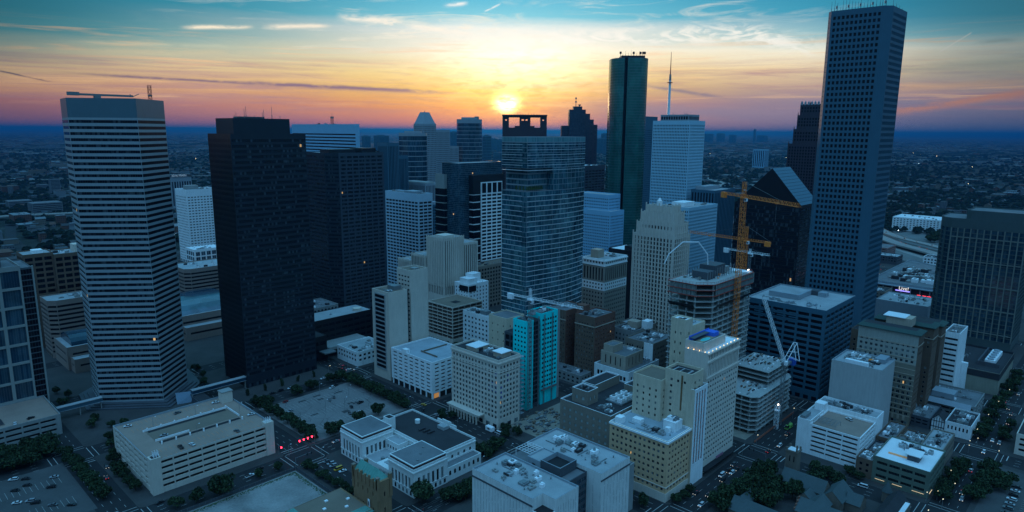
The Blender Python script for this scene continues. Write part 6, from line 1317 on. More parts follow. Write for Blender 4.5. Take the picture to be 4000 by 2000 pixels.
b = Bld('light_mast', 'short lattice mast with a bright work light beside the low concrete frame', 'lattice mast', (146, -194)); m = MB(); lattice(m, (146, -194, 0), (146, -194, 17), 2.4, 2.4, white, .13); b.part('mast', m); m = MB(); m.box(144.4, -195.6, 13, 147.6, -192.4, 13.4, white); b.part('platform', m); m = MB(); m.box(145.6, -194.6, 17, 146.4, -194.2, 17.9, wl); b.part('lamp', m, wl)
b = Bld('placing_boom', 'arched white concrete placing boom on top of the unfinished tower', 'concrete boom', (152, -134)); m = MB(); pts = [(152, -134, 97), (151, -133, 113), (146, -128, 122), (138, -120, 122), (131, -113, 113), (129, -111, 106)]
for a_, c_ in zip(pts, pts[1:]): m.bar(a_, c_, .38, white, 6)
b.part('boom', m)
# ================================================================ trees
leafm, n_, p_ = newmat('foliage'); ge = n_.nodes.new('ShaderNodeNewGeometry'); oi_ = n_.nodes.new('ShaderNodeObjectInfo')
cc = ramp(n_, V(n_, ge.outputs['Random Per Island']), [(0, (.010, .020, .010)), (.5, (.024, .042, .018)), (1, (.05, .08, .034))]); k_ = V(n_, oi_.outputs['Random']) * .5 + .75
n_.links.new(mixc(n_, 1.0, cc, combine(n_, k_, k_, k_), 'MULTIPLY'), p_.inputs['Base Color']); p_.inputs['Roughness'].default_value = .8; p_.inputs['Specular IOR Level'].default_value = .2
bark = plain('bark', (.07, .055, .04), .95)
def crown(seed, n=1500, r=1.0, flat=.62, leaf=.09):
    q = random.Random(seed); m = MB(); cl = []
    for k in range(15):
        a = q.uniform(0, 6.283); rr_ = r * math.sqrt(q.random()) * .72; z = q.uniform(-.42, .5) * flat
        cl.append((rr_ * math.cos(a), rr_ * math.sin(a), z * (1.15 - rr_ / r * .5), q.uniform(.22, .40)))
    for i in range(n):
        c = q.choice(cl); u = q.uniform(-1, 1); a = q.uniform(0, 6.283); s = math.sqrt(1 - u * u); rad = c[3] * (.55 + .45 * q.random() ** .4)
        p = Vector((c[0] + rad * s * math.cos(a), c[1] + rad * s * math.sin(a), c[2] + rad * u * .85)); d = Vector((q.gauss(0, 1), q.gauss(0, 1), q.gauss(0, 1) + .8)).normalized()
        t_ = d.orthogonal().normalized(); t_.rotate(Matrix.Rotation(q.uniform(0, 6.28), 3, d)); w = t_.cross(d) * leaf * q.uniform(.5, 1.1); t_ = t_ * leaf * q.uniform(.7, 1.4)
        m.poly([p - t_, p + w, p + t_, p - w], leafm)
    return m.mesh('crown', leafm)
def trunk(seed, h=.75):
    q = random.Random(seed); m = MB(); m.cyl(0, 0, 0, h * .45, .06, .045, 7, bark)
    for k in range(5):
        a = k * 1.256 + q.uniform(-.3, .3); e = Vector((.42 * math.cos(a), .42 * math.sin(a), h + q.uniform(-.05, .25))); m.bar((0, 0, h * .4), e * .55 + Vector((0, 0, h * .25)), .032, bark, 5); m.bar(e * .55 + Vector((0, 0, h * .25)), e, .018, bark, 4)
    return m.mesh('trunk', bark)
CR = [crown(s) for s in (1, 2, 3, 4, 5)]; TR = [trunk(s) for s in (1, 2, 3)]
CRN = crown(9, 900, .55, 1.5)
TREES = 0
def tree(x, y, r, h, label, group, z=.14, kind=0):
    global TREES
    o = empty('street_tree' if kind == 0 else 'young_tree', (x, y, z), label, 'tree', group, rz=rnd.uniform(0, 6.28)); TREES += 1
    c = bpy.data.objects.new('crown', rnd.choice(CR) if kind == 0 else CRN); COL.objects.link(c); c.parent = o; c.location = (0, 0, h * .60); c.scale = (r * 1.3, r * rnd.uniform(1.05, 1.4), h * .76)
    t_ = bpy.data.objects.new('trunk', rnd.choice(TR)); COL.objects.link(t_); t_.parent = o; t_.scale = (r * .9, r * .9, h * .62)
ORD = ['first', 'second', 'third', 'fourth', 'fifth', 'sixth', 'seventh', 'eighth', 'ninth', 'tenth', 'eleventh', 'twelfth', 'thirteenth', 'fourteenth', 'fifteenth', 'sixteenth', 'seventeenth', 'eighteenth']
def row(pts, lab, grp, r=(3.6, 5.2), h=(6.5, 9), kind=0):
    for i, (x, y) in enumerate(pts): tree(x, y, rnd.uniform(*r), rnd.uniform(*h), lab % ORD[i], grp, kind=kind)
row([(-86, 94), (-80, 91), (-86, 80), (-85, 71), (-85, 61), (-85, 51), (-85, 42), (-85, 33), (-85, 25), (-85, 17)], '%s oak from the far end, left edge of the open parking lot', 'oaks round the open parking lot', (4, 5.5))
row([(-15, 94), (-11, 88), (-11, 80), (-12, 72), (-11, 62), (-11, 54), (-11, 46), (-11, 38), (-11, 30), (-11, 22), (-13, 15)], '%s oak from the far end, right edge of the open parking lot', 'oaks round the open parking lot', (4, 5.6))
row([(-54, 93), (-41, 94), (-22, 95)], '%s oak from the left, far edge of the open parking lot', 'oaks round the open parking lot', (4.2, 5))
row([(-74, 14), (-66, 15), (-49, 17), (-33, 18)], '%s oak from the red signals, near edge of open parking lot', 'oaks round the open parking lot', (3.8, 4.8))
row([(-178, 108), (-181, 97), (-184, 83), (-186, 74), (-187, 65), (-188, 56), (-188, 47), (-188, 38), (-188, 30)], '%s small tree from the far end beside the tan garage', 'trees along the tan garage', (2.6, 3.6), (5, 6.5))
row([(-204, 106), (-204, 98), (-204, 90), (-204, 82), (-204, 74), (-203, 66), (-203, 58), (-203, 50), (-203, 42), (-203, 34)], '%s tree from the far end beside the lower left parking lot', 'trees along the left street', (3.2, 4.4), (5.5, 7.5))
row([(-244, 126), (-238, 122), (-232, 126), (-226, 121), (-220, 126), (-214, 121), (-209, 126), (-242, 116), (-234, 114), (-226, 113), (-218, 114), (-212, 115), (-240, 108), (-230, 107), (-222, 106)], '%s tree of the dense grove before the left garage', 'dense grove by the left garage', (5, 6.5), (8, 10.5))
row([(-158, -9), (-169, -6), (-178, -4)], '%s oak from the big one along the kerb below the tan garage', 'oaks below the tan garage', (3.4, 4.4), (6, 8)); tree(-155.5, -10, 6.8, 11.5, 'biggest spreading oak on the kerb below the tan garage', None)
row([(-133, -5), (-121, -5)], '%s small round tree from the left on the vacant lot kerb', 'small kerb trees', (2.4, 2.9), (4.8, 5.6))
row([(-107, -14), (-107, -21), (-107, -31), (-107, -39), (-107, -47), (-107, -55), (-106, -61)], '%s low tree from the crossing along the side of the vacant lot', 'small trees along the vacant lot', (2.4, 3.6), (4.2, 6))
row([(-1, -14), (-5, -20), (0, -24)], '%s tree from the crossing between the courthouse and the arcaded block', 'trees behind the courthouse', (2.6, 3.6), (4.5, 6)); row([(-21, -68), (-20, -76), (-17, -82), (-24, -84), (-10, -78), (-25, -76)], '%s dark tree of the clump right of the courthouse', 'clump right of the courthouse', (3.2, 4.6), (5.5, 8))
tree(-83, -93, 6.5, 10.5, 'large dark tree at the front corner of the courthouse right wing', None)
row([(-73, -103), (-68, -104), (-62, -103), (-56, -104), (-50, -105), (-65, -109)], '%s dark tree from the left of the clump in front of the pale exchange block', 'clump before the exchange block', (3.6, 5), (6, 8.5))
row([(4, -72), (10, -66), (13, -75)], '%s dark tree on the earth lot beside the arcaded block', 'trees on the earth lot', (2.8, 3.8), (4.6, 6.5))
row([(-2, -150), (-2, -158), (-2, -166), (-3, -174), (-2, -182)], '%s tree from the far end below the tan brick block', 'trees below the tan brick block', (3.2, 4.2), (5.5, 7.5)); row([(14, -194), (22, -195), (29, -194)], '%s tree on the pavement at the corner entrance of the tan brick block', 'trees at the tan brick corner', (2.6, 3.2), (4.5, 5.6))
row([(38, -217), (46, -216), (54, -217), (62, -216), (70, -217), (78, -217), (42, -224), (50, -224), (58, -225), (66, -223), (47, -232), (56, -233), (62, -238), (40, -232), (30, -214), (22, -214)], '%s dark tree of the grove between the street and the church', 'grove before the church', (4.6, 6.2), (9, 12.5))
row([(104, -236), (100, -244), (96, -250), (92, -240)], '%s tree between the church tower and the white garage', 'trees behind the church', (3.4, 4.4), (6, 8)); row([(114, -251), (112, -257)], '%s bright green tree at the foot of the white garage', 'trees at the foot of the white garage', (2.8, 3.4), (5, 6)); tree(74, -240, 1.6, 9, 'slim dark cypress by the church nave', None, kind=1)
row([(119, -298), (128, -297), (136, -297), (144, -298), (152, -297), (160, -298), (168, -298)], '%s tree from the lit corner along the right hand street', 'trees on the right hand street', (3.4, 4.6), (6, 8))
row([(150, -311), (158, -312), (164, -314), (172, -311), (140, -312), (132, -311), (182, -312), (155, -319), (164, -320)], '%s tree of the dark row beside the lower right parking lot', 'trees by the lower right parking lot', (3.8, 5), (6, 8.5))
row([(226, -298), (238, -298), (252, -298), (270, -298), (288, -298), (304, -298), (322, -299), (338, -299), (354, -299), (370, -299), (386, -299)], '%s tree from the near crossing along the far part of the right street', 'trees far along the right street', (3.6, 4.8), (6, 8.5)); row([(245, -309), (262, -310), (236, -310)], '%s tree on the far kerb of the right street', 'trees on the far right kerb', (3, 4), (5, 7))
row([(-96 + k * 14, 118 if k else 120) for k in range(6)], '%s small green sapling from the left along the front of the black tower', 'saplings before the black tower', (1.6, 2.2), (4.5, 5.5), 1)
row([(-180, 140), (-176, 150), (-172, 130), (-165, 128), (-100, 146), (-95, 165), (-90, 180), (-88, 200), (-128, 240), (-178, 210), (-184, 196), (-182, 225)], '%s tree planted round the foot of the striped tower', 'trees round the striped tower', (2.4, 3.8), (4.5, 6.5))
row([(105, 84), (106, 92), (100, 98), (92, 100), (84, 98)], '%s tree at the foot of the open brown parking structure', 'trees by the brown parking structure', (3, 4), (5, 7))
# ================================================================ cars
def carmesh(style):
    L, Wd, H = {'sedan': (4.6, 1.8, 1.42), 'suv': (4.8, 1.9, 1.72), 'pickup': (5.6, 1.95, 1.8), 'van': (5.4, 2.0, 2.1), 'truck': (8.5, 2.4, 3.2)}[style]
    prof = {'sedan': [(-.5, .35), (-.5, .62), (-.36, .68), (.20, .68), (.47, .60), (.5, .35)], 'suv': [(-.5, .32), (-.5, .62), (-.4, .62), (.25, .62), (.48, .56), (.5, .32)], 'pickup': [(-.5, .32), (-.5, .60), (-.1, .60), (.25, .60), (.48, .56), (.5, .32)], 'van': [(-.5, .22), (-.5, .55), (-.3, .55), (.3, .55), (.49, .45), (.5, .22)], 'truck': [(-.5, .2), (-.5, .3), (.2, .3), (.3, .5), (.5, .5), (.5, .2)]}[style]
    cab = {'sedan': [(-.34, .66), (-.22, 1), (.06, 1), (.23, .66)], 'suv': [(-.47, .6), (-.43, 1), (.08, 1), (.27, .6)], 'pickup': [(-.12, .6), (-.08, 1), (.14, 1), (.27, .6)], 'van': [(-.49, .53), (-.47, 1), (.26, 1), (.38, .53)], 'truck': [(.2, .48), (.22, .95), (.42, .95), (.49, .48)]}[style]
    body = MB(); 
    def loft(mb, P, w0, w1):
        n = len(P); zs = [p[1] for p in P]; zl, zh = min(zs), max(zs)
        def wd(z): return (w0 + (w1 - w0) * (z - zl) / max(.01, zh - zl)) / 2
        A = [(p[0] * L, -wd(p[1]), p[1] * H) for p in P]; Bq_ = [(p[0] * L, wd(p[1]), p[1] * H) for p in P]
        for i in range(n): j = (i + 1) % n; mb.quad(A[j], A[i], Bq_[i], Bq_[j])
        mb.poly(A[::-1]); mb.poly(Bq_)
    loft(body, prof, Wd, Wd * .96)
    g = MB(); loft(g, cab, Wd * .94, Wd * .74)
    rf = MB(); a, c_ = cab[1], cab[2]; rf.box(a[0] * L + .05, -Wd * .37, H - .02, c_[0] * L - .05, Wd * .37, H + .03)
    w = MB(); q = w
    i0 = len(q.v); n = 12; r = .34 if style != 'truck' else .48
    for s in (-.11, .11): q.v += [(r * math.cos(6.2832 * k / n), s, r * math.sin(6.2832 * k / n)) for k in range(n)]
    for k in range(n): q.f.append((k, (k + 1) % n, n + (k + 1) % n, n + k)); q.m.append(0)
    q.f.append(tuple(range(n))[::-1]); q.f.append(tuple(range(n, 2 * n))); q.m += [0, 0]
    return dict(L=L, W=Wd, H=H, body=body, glass=g, roof=rf, wheel=w, r=r)
tyre = plain('tyre', (.015, .015, .015), .9); cglass = plain('car_glass', (.012, .016, .02), .1); headl = plain('headlight_on', (1, .9, .75), .4, emit=1.3, ecol=(1, .92, .8)); taill = plain('taillight_on', (.6, .02, .02), .4, emit=1.5, ecol=(1, .03, .04)); hoff = plain('lamp_off', (.3, .3, .3), .3)
PAINT = {'white': (.62, .64, .65), 'silver': (.30, .32, .34), 'black': (.012, .013, .016), 'grey': (.10, .11, .12), 'red': (.28, .02, .02), 'yellow': (.55, .32, .03), 'blue': (.03, .09, .2), 'lime green': (.20, .42, .10)}
PM = {}
CARS = {}
def car(style, col):
    key = (style, col)
    if key in CARS: return CARS[key]
    if col not in PM:
        m_, n2, b2 = newmat('paint_' + col.replace(' ', '_')); b2.inputs['Base Color'].default_value = (*PAINT[col], 1); b2.inputs['Roughness'].default_value = .3; b2.inputs['Coat Weight'].default_value = .4; PM[col] = m_
    d = carmesh(style); CARS[key] = dict(L=d['L'], W=d['W'], H=d['H'], r=d['r'], body=d['body'].mesh('body', PM[col]), glass=d['glass'].mesh('cabin_glass', cglass), roof=d['roof'].mesh('car_roof', PM[col]), wheel=d['wheel'].mesh('wheel', tyre))
    if style == 'truck':
        dr = MB(); q = [(dr)]; dr.bar((-3.6, 0, 2.2), (-.2, 0, 1.7), 1.15, None, 12); CARS[key]['drum'] = dr.mesh('drum', PM[col])
    if style == 'pickup':
        dr = MB(); dr.box(-2.7, -.85, 1.0, -.75, .85, 1.12); CARS[key]['bed'] = dr.mesh('truck_bed', tyre)
    return CARS[key]
lampm = {}
def lampmesh(kind):
    if kind not in lampm: q = MB(); q.box(-.05, -.16, -.08, .05, .16, .08); lampm[kind] = q.mesh('lamp', {'h': headl, 't': taill, 'o': hoff}[kind])
    return lampm[kind]
def put_car(x, y, deg, style, col, label, group, lights=None, z=.01):
    d = car(style, col); o = empty('parked_car' if not lights else 'moving_car', (x, y, z), label, {'pickup': 'pickup truck', 'van': 'van', 'truck': 'truck', 'suv': 'car', 'sedan': 'car'}[style], group, rz=math.radians(deg))
    def ch(nm, me, loc=(0, 0, 0)): q = bpy.data.objects.new(nm, me); COL.objects.link(q); q.parent = o; q.location = loc; return q
    ch('body', d['body']); ch('cabin_glass', d['glass']); ch('car_roof', d['roof'])
    for sx in (-.31, .31):
        for sy in (-1, 1): ch('wheel', d['wheel'], (sx * d['L'], sy * (d['W'] / 2 - .08), d['r']))
    for sy in (-1, 1): ch('headlight', lampmesh('h' if lights else 'o'), (d['L'] / 2 + .02, sy * d['W'] * .36, .72)); ch('tail_light', lampmesh('t' if lights else 'o'), (-d['L'] / 2 - .02, sy * d['W'] * .38, .8))
    if 'drum' in d: ch('drum', d['drum'])
    if 'bed' in d: ch('truck_bed', d['bed'])
SC = [('sedan', 'black'), ('sedan', 'white'), ('suv', 'black'), ('suv', 'white'), ('sedan', 'silver'), ('suv', 'grey')]
def cars(lst, where, group, lights=None, z=.01):
    cnt = {}
    for (x, y, dg, st, cl) in lst:
        k = (st, cl); cnt[k] = cnt.get(k, 0) + 1
    seen = {}
    for (x, y, dg, st, cl) in lst:
        k = (st, cl); seen[k] = seen.get(k, 0) + 1; nm = {'suv': 'tall car', 'sedan': 'low car', 'pickup': 'pickup', 'van': 'van', 'truck': 'mixer truck'}[st]
        lab = f'{cl} {nm} {where}' if cnt[k] == 1 else f'{ORD[seen[k]-1]} {cl} {nm} from the far end, {where}'
        put_car(x, y, dg, st, cl, lab, group, lights, z)
cars([(-29, 86, 200, 'suv', 'white'), (-24, 88, 195, 'sedan', 'black'), (-38, 68, 60, 'sedan', 'black'), (-43, 66, 60, 'sedan', 'grey'), (-30, 45, 10, 'pickup', 'black'), (-39, 43, 70, 'suv', 'black'), (-40, 31, 60, 'sedan', 'white'), (-46, 34, 70, 'sedan', 'black'), (-74, 68, 200, 'sedan', 'silver'), (-68, 86, 20, 'sedan', 'red')], 'in the open parking lot', 'cars in the open parking lot', z=.17)
cars([(-23, 109, 182, 'sedan', 'white'), (-17, 109.5, 180, 'suv', 'black'), (-52, 108.5, 182, 'sedan', 'white'), (-60, 109, 180, 'suv', 'black'), (-67, 108.5, 180, 'sedan', 'black'), (-76, 108, 182, 'sedan', 'grey')], 'parked below the black tower', 'cars parked below the black tower')
cars([(-95.5, -17, 185, 'sedan', 'grey'), (-95, -21, 170, 'suv', 'silver'), (-95.5, -24.5, 170, 'suv', 'silver'), (-95.5, -30, 180, 'van', 'yellow'), (-95, -34, 170, 'sedan', 'white')], 'at the kerb left of the courthouse', 'cars beside the courthouse'); put_car(-104, -16, 100, 'sedan', 'black', 'black low car turning on the crossing by the vacant lot', None)
put_car(-77, 2.5, 182, 'sedan', 'silver', 'silver low car driving up the street between lot and courthouse', None, True); put_car(1, 9, 95, 'sedan', 'yellow', 'yellow taxi at the crossing beside the white garage', None)
cars([(3, 112, 0, 'sedan', 'white'), (8, 108, 180, 'suv', 'silver'), (0, 120, 90, 'sedan', 'black'), (5, 126, 90, 'sedan', 'grey')], 'by the low black podium', 'cars by the low black building', True)
cars([(-4, -12, 100, 'sedan', 'silver'), (-5, 2, 60, 'suv', 'black'), (6, -64, 90, 'van', 'white')], 'near the arcaded stone block', 'cars by the arcaded block')
cars([(-191, 71, 265, 'suv', 'black'), (-195, 57, 85, 'sedan', 'black')], 'on the left street', 'cars on the left street', True)
put_car(-183, 7, 5, 'sedan', 'black', 'black low car parked at the bottom corner of the tan garage', None); put_car(-136, -.5, 3, 'pickup', 'white', 'white pickup on the street below the tan garage', None); put_car(-128, 4, 3, 'sedan', 'black', 'black low car on the street below the tan garage', None)
cars([(-237, 61, 150, 'sedan', 'white'), (-231.5, 58, 150, 'suv', 'silver'), (-230, 54, 150, 'suv', 'black'), (-235, 77, 140, 'sedan', 'black'), (-229, 79, 140, 'sedan', 'black'), (-220, 67, 150, 'suv', 'black'), (-217, 38, 140, 'sedan', 'black'), (-216, 79, 160, 'sedan', 'silver'), (-233, 92, 150, 'suv', 'white'), (-224, 45, 140, 'sedan', 'grey'), (-228, 88, 150, 'sedan', 'black')], 'in the lower left parking lot', 'cars in the lower left lot', z=.17)
cars([(-176, 77, 160, 'sedan', 'white'), (-147, 76, 10, 'sedan', 'grey'), (-123, 75.5, 165, 'sedan', 'white'), (-115, 40, 170, 'sedan', 'white'), (-165, 48, 160, 'sedan', 'silver'), (-164, 25, 90, 'pickup', 'black'), (-158, 24, 100, 'sedan', 'white'), (-132, 23, 100, 'sedan', 'grey')], 'on the roof of the tan garage', 'cars on the garage roof', z=19.14)
cars([(-212, 150, 20, 'sedan', 'black'), (-221, 147, 80, 'sedan', 'white')], 'on the roof of the left garage', 'cars on the left garage roof', z=13.05)
cars([(54, -201, 180, 'suv', 'black'), (33, -203, 180, 'sedan', 'black'), (21, -205, 180, 'suv', 'white'), (59, -198, 180, 'van', 'white'), (66, -198, 180, 'suv', 'black'), (72, -201, 180, 'sedan', 'black'), (30, -197, 180, 'sedan', 'black'), (66, -201, 180, 'suv', 'white'), (76, -197, 180, 'suv', 'grey'), (10, -207, 180, 'suv', 'black')], 'below the ornate tower', 'cars below the ornate tower', True)
cars([(108, -205, 0, 'sedan', 'black'), (121, -207, 180, 'suv', 'white'), (141, -204, 180, 'sedan', 'black')], 'beside the low concrete frame', 'cars by the concrete frame', True); put_car(152, -200.5, 178, 'truck', 'lime green', 'lime green mixer truck beside the concrete frame', None)
cars([(170, -303, 0, 'suv', 'white'), (165, -299.5, 0, 'sedan', 'silver'), (314, -300, 0, 'sedan', 'white'), (289, -307, 180, 'sedan', 'black'), (228, -305, 180, 'sedan', 'white'), (226, -309, 180, 'suv', 'silver'), (249, -307, 0, 'sedan', 'black'), (268, -308, 180, 'sedan', 'red'), (136, -304.5, 180, 'sedan', 'black'), (128, -306, 180, 'suv', 'silver'), (204, -304, 180, 'suv', 'white'), (300, -304, 180, 'sedan', 'black'), (340, -305, 180, 'sedan', 'silver')], 'on the right hand street', 'cars on the right hand street', True)
cars([(122 + (k % 8) * 6.2 + (k // 8) * 1.1, -326 - (k // 8) * 12, 85 + (k * 7) % 9, *SC[(k * 5 + 1) % 6]) for k in range(14)], 'in the lower right parking lot', 'cars in the lower right lot', z=.17)
put_car(104, -262, 95, 'van', 'white', 'white van behind the church gables', None); put_car(148, -239, 60, 'suv', 'white', 'white tall car on the white garage roof deck', None, z=19.7)
# ================================================================ street furniture
red_on = plain('signal_red', (.9, .02, .03), .4, emit=10, ecol=(1, .02, .05)); grn_on = plain('signal_green', (.02, .8, .4), .4, emit=5, ecol=(.05, 1, .5)); sodium = plain('street_lamp_glow', (1, .8, .5), .4, emit=1.2, ecol=(1, .82, .5))
def signal(x, y, ang, n, label, on=red_on, arm=11):
    o = empty('traffic_light', (x, y, .1), label, 'traffic light', 'traffic lights'); d = Vector((math.cos(ang), math.sin(ang), 0)); nn = Vector((-d.y, d.x, 0))
    m = MB(); m.bar((0, 0, 0), (0, 0, 6.6), .14, steel, 6); m.build('pole', steel, o); m = MB(); m.bar((0, 0, 6.2), d * arm + Vector((0, 0, 6.6)), .09, steel, 6); m.build('mast_arm', steel, o)
    for k in range(n):
        p = d * (arm - .4 - k * 2.9) + Vector((0, 0, 6.0)); m = MB(); m.box(p.x - .24, p.y - .24, p.z - .75, p.x + .24, p.y + .24, p.z + .75, darkin); hd = m.build('signal_head', darkin, o); m = MB(); m.box(p.x - .28, p.y - .28, p.z - .6, p.x + .28, p.y + .28, p.z + .56, on); m.build('signal_lamp', on, hd)
signal(-88, 9.5, math.pi, 4, 'row of four red signals on an arm at the open lot crossing'); signal(-111, 13, math.pi * 1.5, 1, 'single red signal at the corner of the tan garage', arm=4)
signal(-112, -10, 0, 2, 'unlit signal arm at the corner of the vacant lot', darkin); signal(92, -210, math.pi / 2, 2, 'signal arm on the corner by the ornate tower', darkin)
lamp_l = {}
def lamp(x, y, h, label, lit=False, arm=1.6, z=.14, grp='street lamps'):
    o = empty('street_lamp', (x, y, z), label, 'street lamp', grp); m = MB(); m.bar((0, 0, 0), (0, 0, h), .10, steel, 6); m.build('pole', steel, o)
    m = MB(); m.bar((0, 0, h), (arm, 0, h + .3), .06, steel, 5); m.build('arm', steel, o); m = MB(); m.box(arm - .3, -.18, h + .15, arm + .4, .18, h + .38, sodium if lit else white); m.build('lamp_head', sodium if lit else white, o)
for i, (x, y) in enumerate(((-57, 48), (-45, 42), (-44, 78), (-30, 60))): lamp(x, y, 9.5, '%s tall lot lamp from the left in the open parking lot' % ORD[i])
for i, (x, y) in enumerate(((-16, 112), (3, 113), (17, 111))): lamp(x, y, 8, '%s lamp post from the left before the low black building' % ORD[i], i == 0)
for i, (x, y) in enumerate(((-165, 66), (-140, 65), (-150, 37), (-118, 50))): lamp(x, y, 6, '%s lamp on the tan garage roof from the left' % ORD[i], z=19.1)
for i, (x, y) in enumerate(((118, -296), (112, -292), (110, -300), (92, -297), (134, -301), (150, -296), (196, -297), (204, -296), (212, -299), (228, -296), (262, -297), (296, -298), (330, -300), (168, -313), (140, -315), (200, -312))): lamp(x, y, 5, '%s small lit lamp from the bottom along the right hand street' % ORD[i], True, .5)
for i, (x, y) in enumerate(((90, -196), (60, -211), (30, -211), (110, -196), (170, -196), (190, -207))): lamp(x, y, 7, '%s lamp post from the front along the street below the ornate tower' % ORD[i], i > 2)
for i, (x, y) in enumerate(((-96, -12), (-108, 6), (-150, -8), (-62, -12), (-35, -91), (-9, -40), (-9, 14), (-11, -92))): lamp(x, y, 7.5, '%s plain lamp post round the courthouse crossings' % ORD[i])
# hoardings and fence
def fence(x0, y0, x1, y1, h, mat, label):
    o = empty('site_fence', (x0, y0, .12), label, 'fence'); d = Vector((x1 - x0, y1 - y0, 0)); L = d.length; m = MB(); n = max(1, int(L / 3))
    q = d.normalized(); t_ = Vector((-q.y, q.x, 0)) * .04
    m.prism([(t_.x, t_.y), (-t_.x, -t_.y), (d.x - t_.x, d.y - t_.y), (d.x + t_.x, d.y + t_.y)], .05, h, mat); m.build('panel', mat, o)
    for k in range(n + 1): m = MB(); p = d * (k / n); m.bar((p.x, p.y, 0), (p.x, p.y, h + .15), .06, steel); m.build('post', steel, o)
fence(-113, -11.5, -113, -62, 1.8, greyd, 'dark boundary fence down the side of the vacant lot'); fence(-188, -11.5, -113.2, -11.5, 1.5, greyd, 'dark boundary wall along the kerb of the vacant lot'); fence(114, -193, 180, -193, 1.6, plain('orange_mesh', (.42, .12, .07), .8), 'orange mesh fence round the low concrete frame'); fence(-10, 12, -10, 30, 1.8, plain('green_screen', (.03, .12, .11), .8), 'green screened fence at the corner of the open lot')
m = empty('portable_cabin', (5, -57, .1), 'white site cabin on the street beside the arcaded block', 'cabin'); q = MB(); q.box(-1.5, -3, .5, 1.5, 3, 3.3, white); q.build('wall', white, m); q = MB(); q.box(-1.55, -1, 1.6, -1.5, 1, 2.6, darkin); q.build('window', darkin, m)
rb = MB(); rq = random.Random(5)
for k in range(160): x, y = rq.uniform(22, 60), rq.uniform(-86, -60); s = rq.uniform(.3, 1.6); rb.box(x, y, .15, x + s * rq.uniform(1, 2.5), y + s, .2 + s * rq.uniform(.3, .9), rq.choice([greyd, brownb, steel, greyc, roofb]))
tag(rb.build('rubble', greyd), 'scattered rubble and stacked material below the turquoise tower', 'rubble', kind='stuff')
# pedestrians
cloth = [plain('dark_clothes', (.03, .03, .04), .9), plain('red_jacket', (.3, .05, .04), .9), plain('grey_clothes', (.12, .13, .14), .9)]; skinm = plain('skin', (.35, .2, .14), .7); hairm = plain('hair', (.02, .015, .01), .8)
def person(x, y, rz, mat, label):
    J = [((0, 0, .93), .15), ((0, 0, 1.2), .15), ((0, 0, 1.42), .13), ((0, 0, 1.52), .06), ((0, .01, 1.66), .10), ((.1, .04, .9), .09), ((.11, .12, .5), .065), ((.11, .05, .08), .05), ((.11, .17, .04), .04), ((-.1, -.04, .9), .09), ((-.11, -.05, .5), .065), ((-.11, -.18, .1), .05), ((-.11, -.06, .04), .04), ((.2, 0, 1.42), .06), ((.25, -.08, 1.15), .045), ((.25, .02, .92), .035), ((-.2, 0, 1.42), .06), ((-.25, .08, 1.15), .045), ((-.25, .2, .94), .035)]
    E_ = [(0, 1), (1, 2), (2, 3), (3, 4), (0, 5), (5, 6), (6, 7), (7, 8), (0, 9), (9, 10), (10, 11), (11, 12), (2, 13), (13, 14), (14, 15), (2, 16), (16, 17), (17, 18)]
    me = bpy.data.meshes.new('person'); me.from_pydata([j[0] for j in J], E_, []); o = bpy.data.objects.new('person', me); COL.objects.link(o); me.materials.append(mat)
    md = o.modifiers.new('skin', 'SKIN'); sv = me.skin_vertices[0].data
    for i, j in enumerate(J): sv[i].radius = (j[1], j[1]); sv[i].use_root = i == 0
    o.modifiers.new('sub', 'SUBSURF').levels = 1; o.location = (x, y, .05); o.rotation_euler = (0, 0, rz); tag(o, label, 'person')
    q = MB(); q.cyl(0, -.02, 1.70, 1.79, .10, .04, 8, hairm); q.build('hair', hairm, o)
for i, (x, y, r_, c) in enumerate(((-93, -97, .3, 0), (-91.5, -98.5, .5, 0), (-88, -101, 2.0, 1), (-7, 8, 1, 0), (-8.5, 11.5, 2, 2), (-100, 8, .4, 2), (84, -193.5, 1.6, 0))):
    person(x, y, r_, cloth[c], ('person in dark clothes walking first on the tram street', 'person in dark clothes walking just behind the first on the tram street', 'person in a red jacket crossing the tram street', 'person in dark clothes at the white garage crossing', 'person in grey waiting at the white garage crossing', 'person in grey crossing below the red signals', 'person in dark clothes outside the ornate tower entrance')[i])
# tram rails on the street left of the exchange block
tr = MB()
for o_ in (-3.2, -1.8, 1.8, 3.2): tr.box(-400, -100.6 + o_ - .07, .004, 500, -100.6 + o_ + .07, .014, steel)
tag(tr.build('tram_tracks', steel), 'steel tram rails set in the cross street', kind='structure')
# ================================================================ far city
def road_path(name, pts, w, z, mat, label, rail=False):
    b_ = MB(); n = len(pts)
    for i in range(n - 1):
        A, B_ = Vector((*pts[i], z)), Vector((*pts[i + 1], z)); d = (B_ - A).normalized(); t_ = Vector((-d.y, d.x, 0)) * w / 2
        b_.quad(A - t_, B_ - t_, B_ + t_, A + t_, mat)
        if z > 2:
            b_.quad(A - t_ - Vector((0, 0, 1.6)), B_ - t_ - Vector((0, 0, 1.6)), B_ - t_ + Vector((0, 0, 1)), A - t_ + Vector((0, 0, 1)), mat); b_.quad(A + t_ - Vector((0, 0, 1.6)), B_ + t_ - Vector((0, 0, 1.6)), B_ + t_ + Vector((0, 0, 1)), A + t_ + Vector((0, 0, 1)), mat)
            for s in range(int((B_ - A).length / 30)): p = A.lerp(B_, (s + .5) / max(1, int((B_ - A).length / 30))); b_.box(p.x - 1.2, p.y - 1.2, -.3, p.x + 1.2, p.y + 1.2, z - .1, mat)
    o = b_.build(name, mat); return tag(o, label, kind='structure')
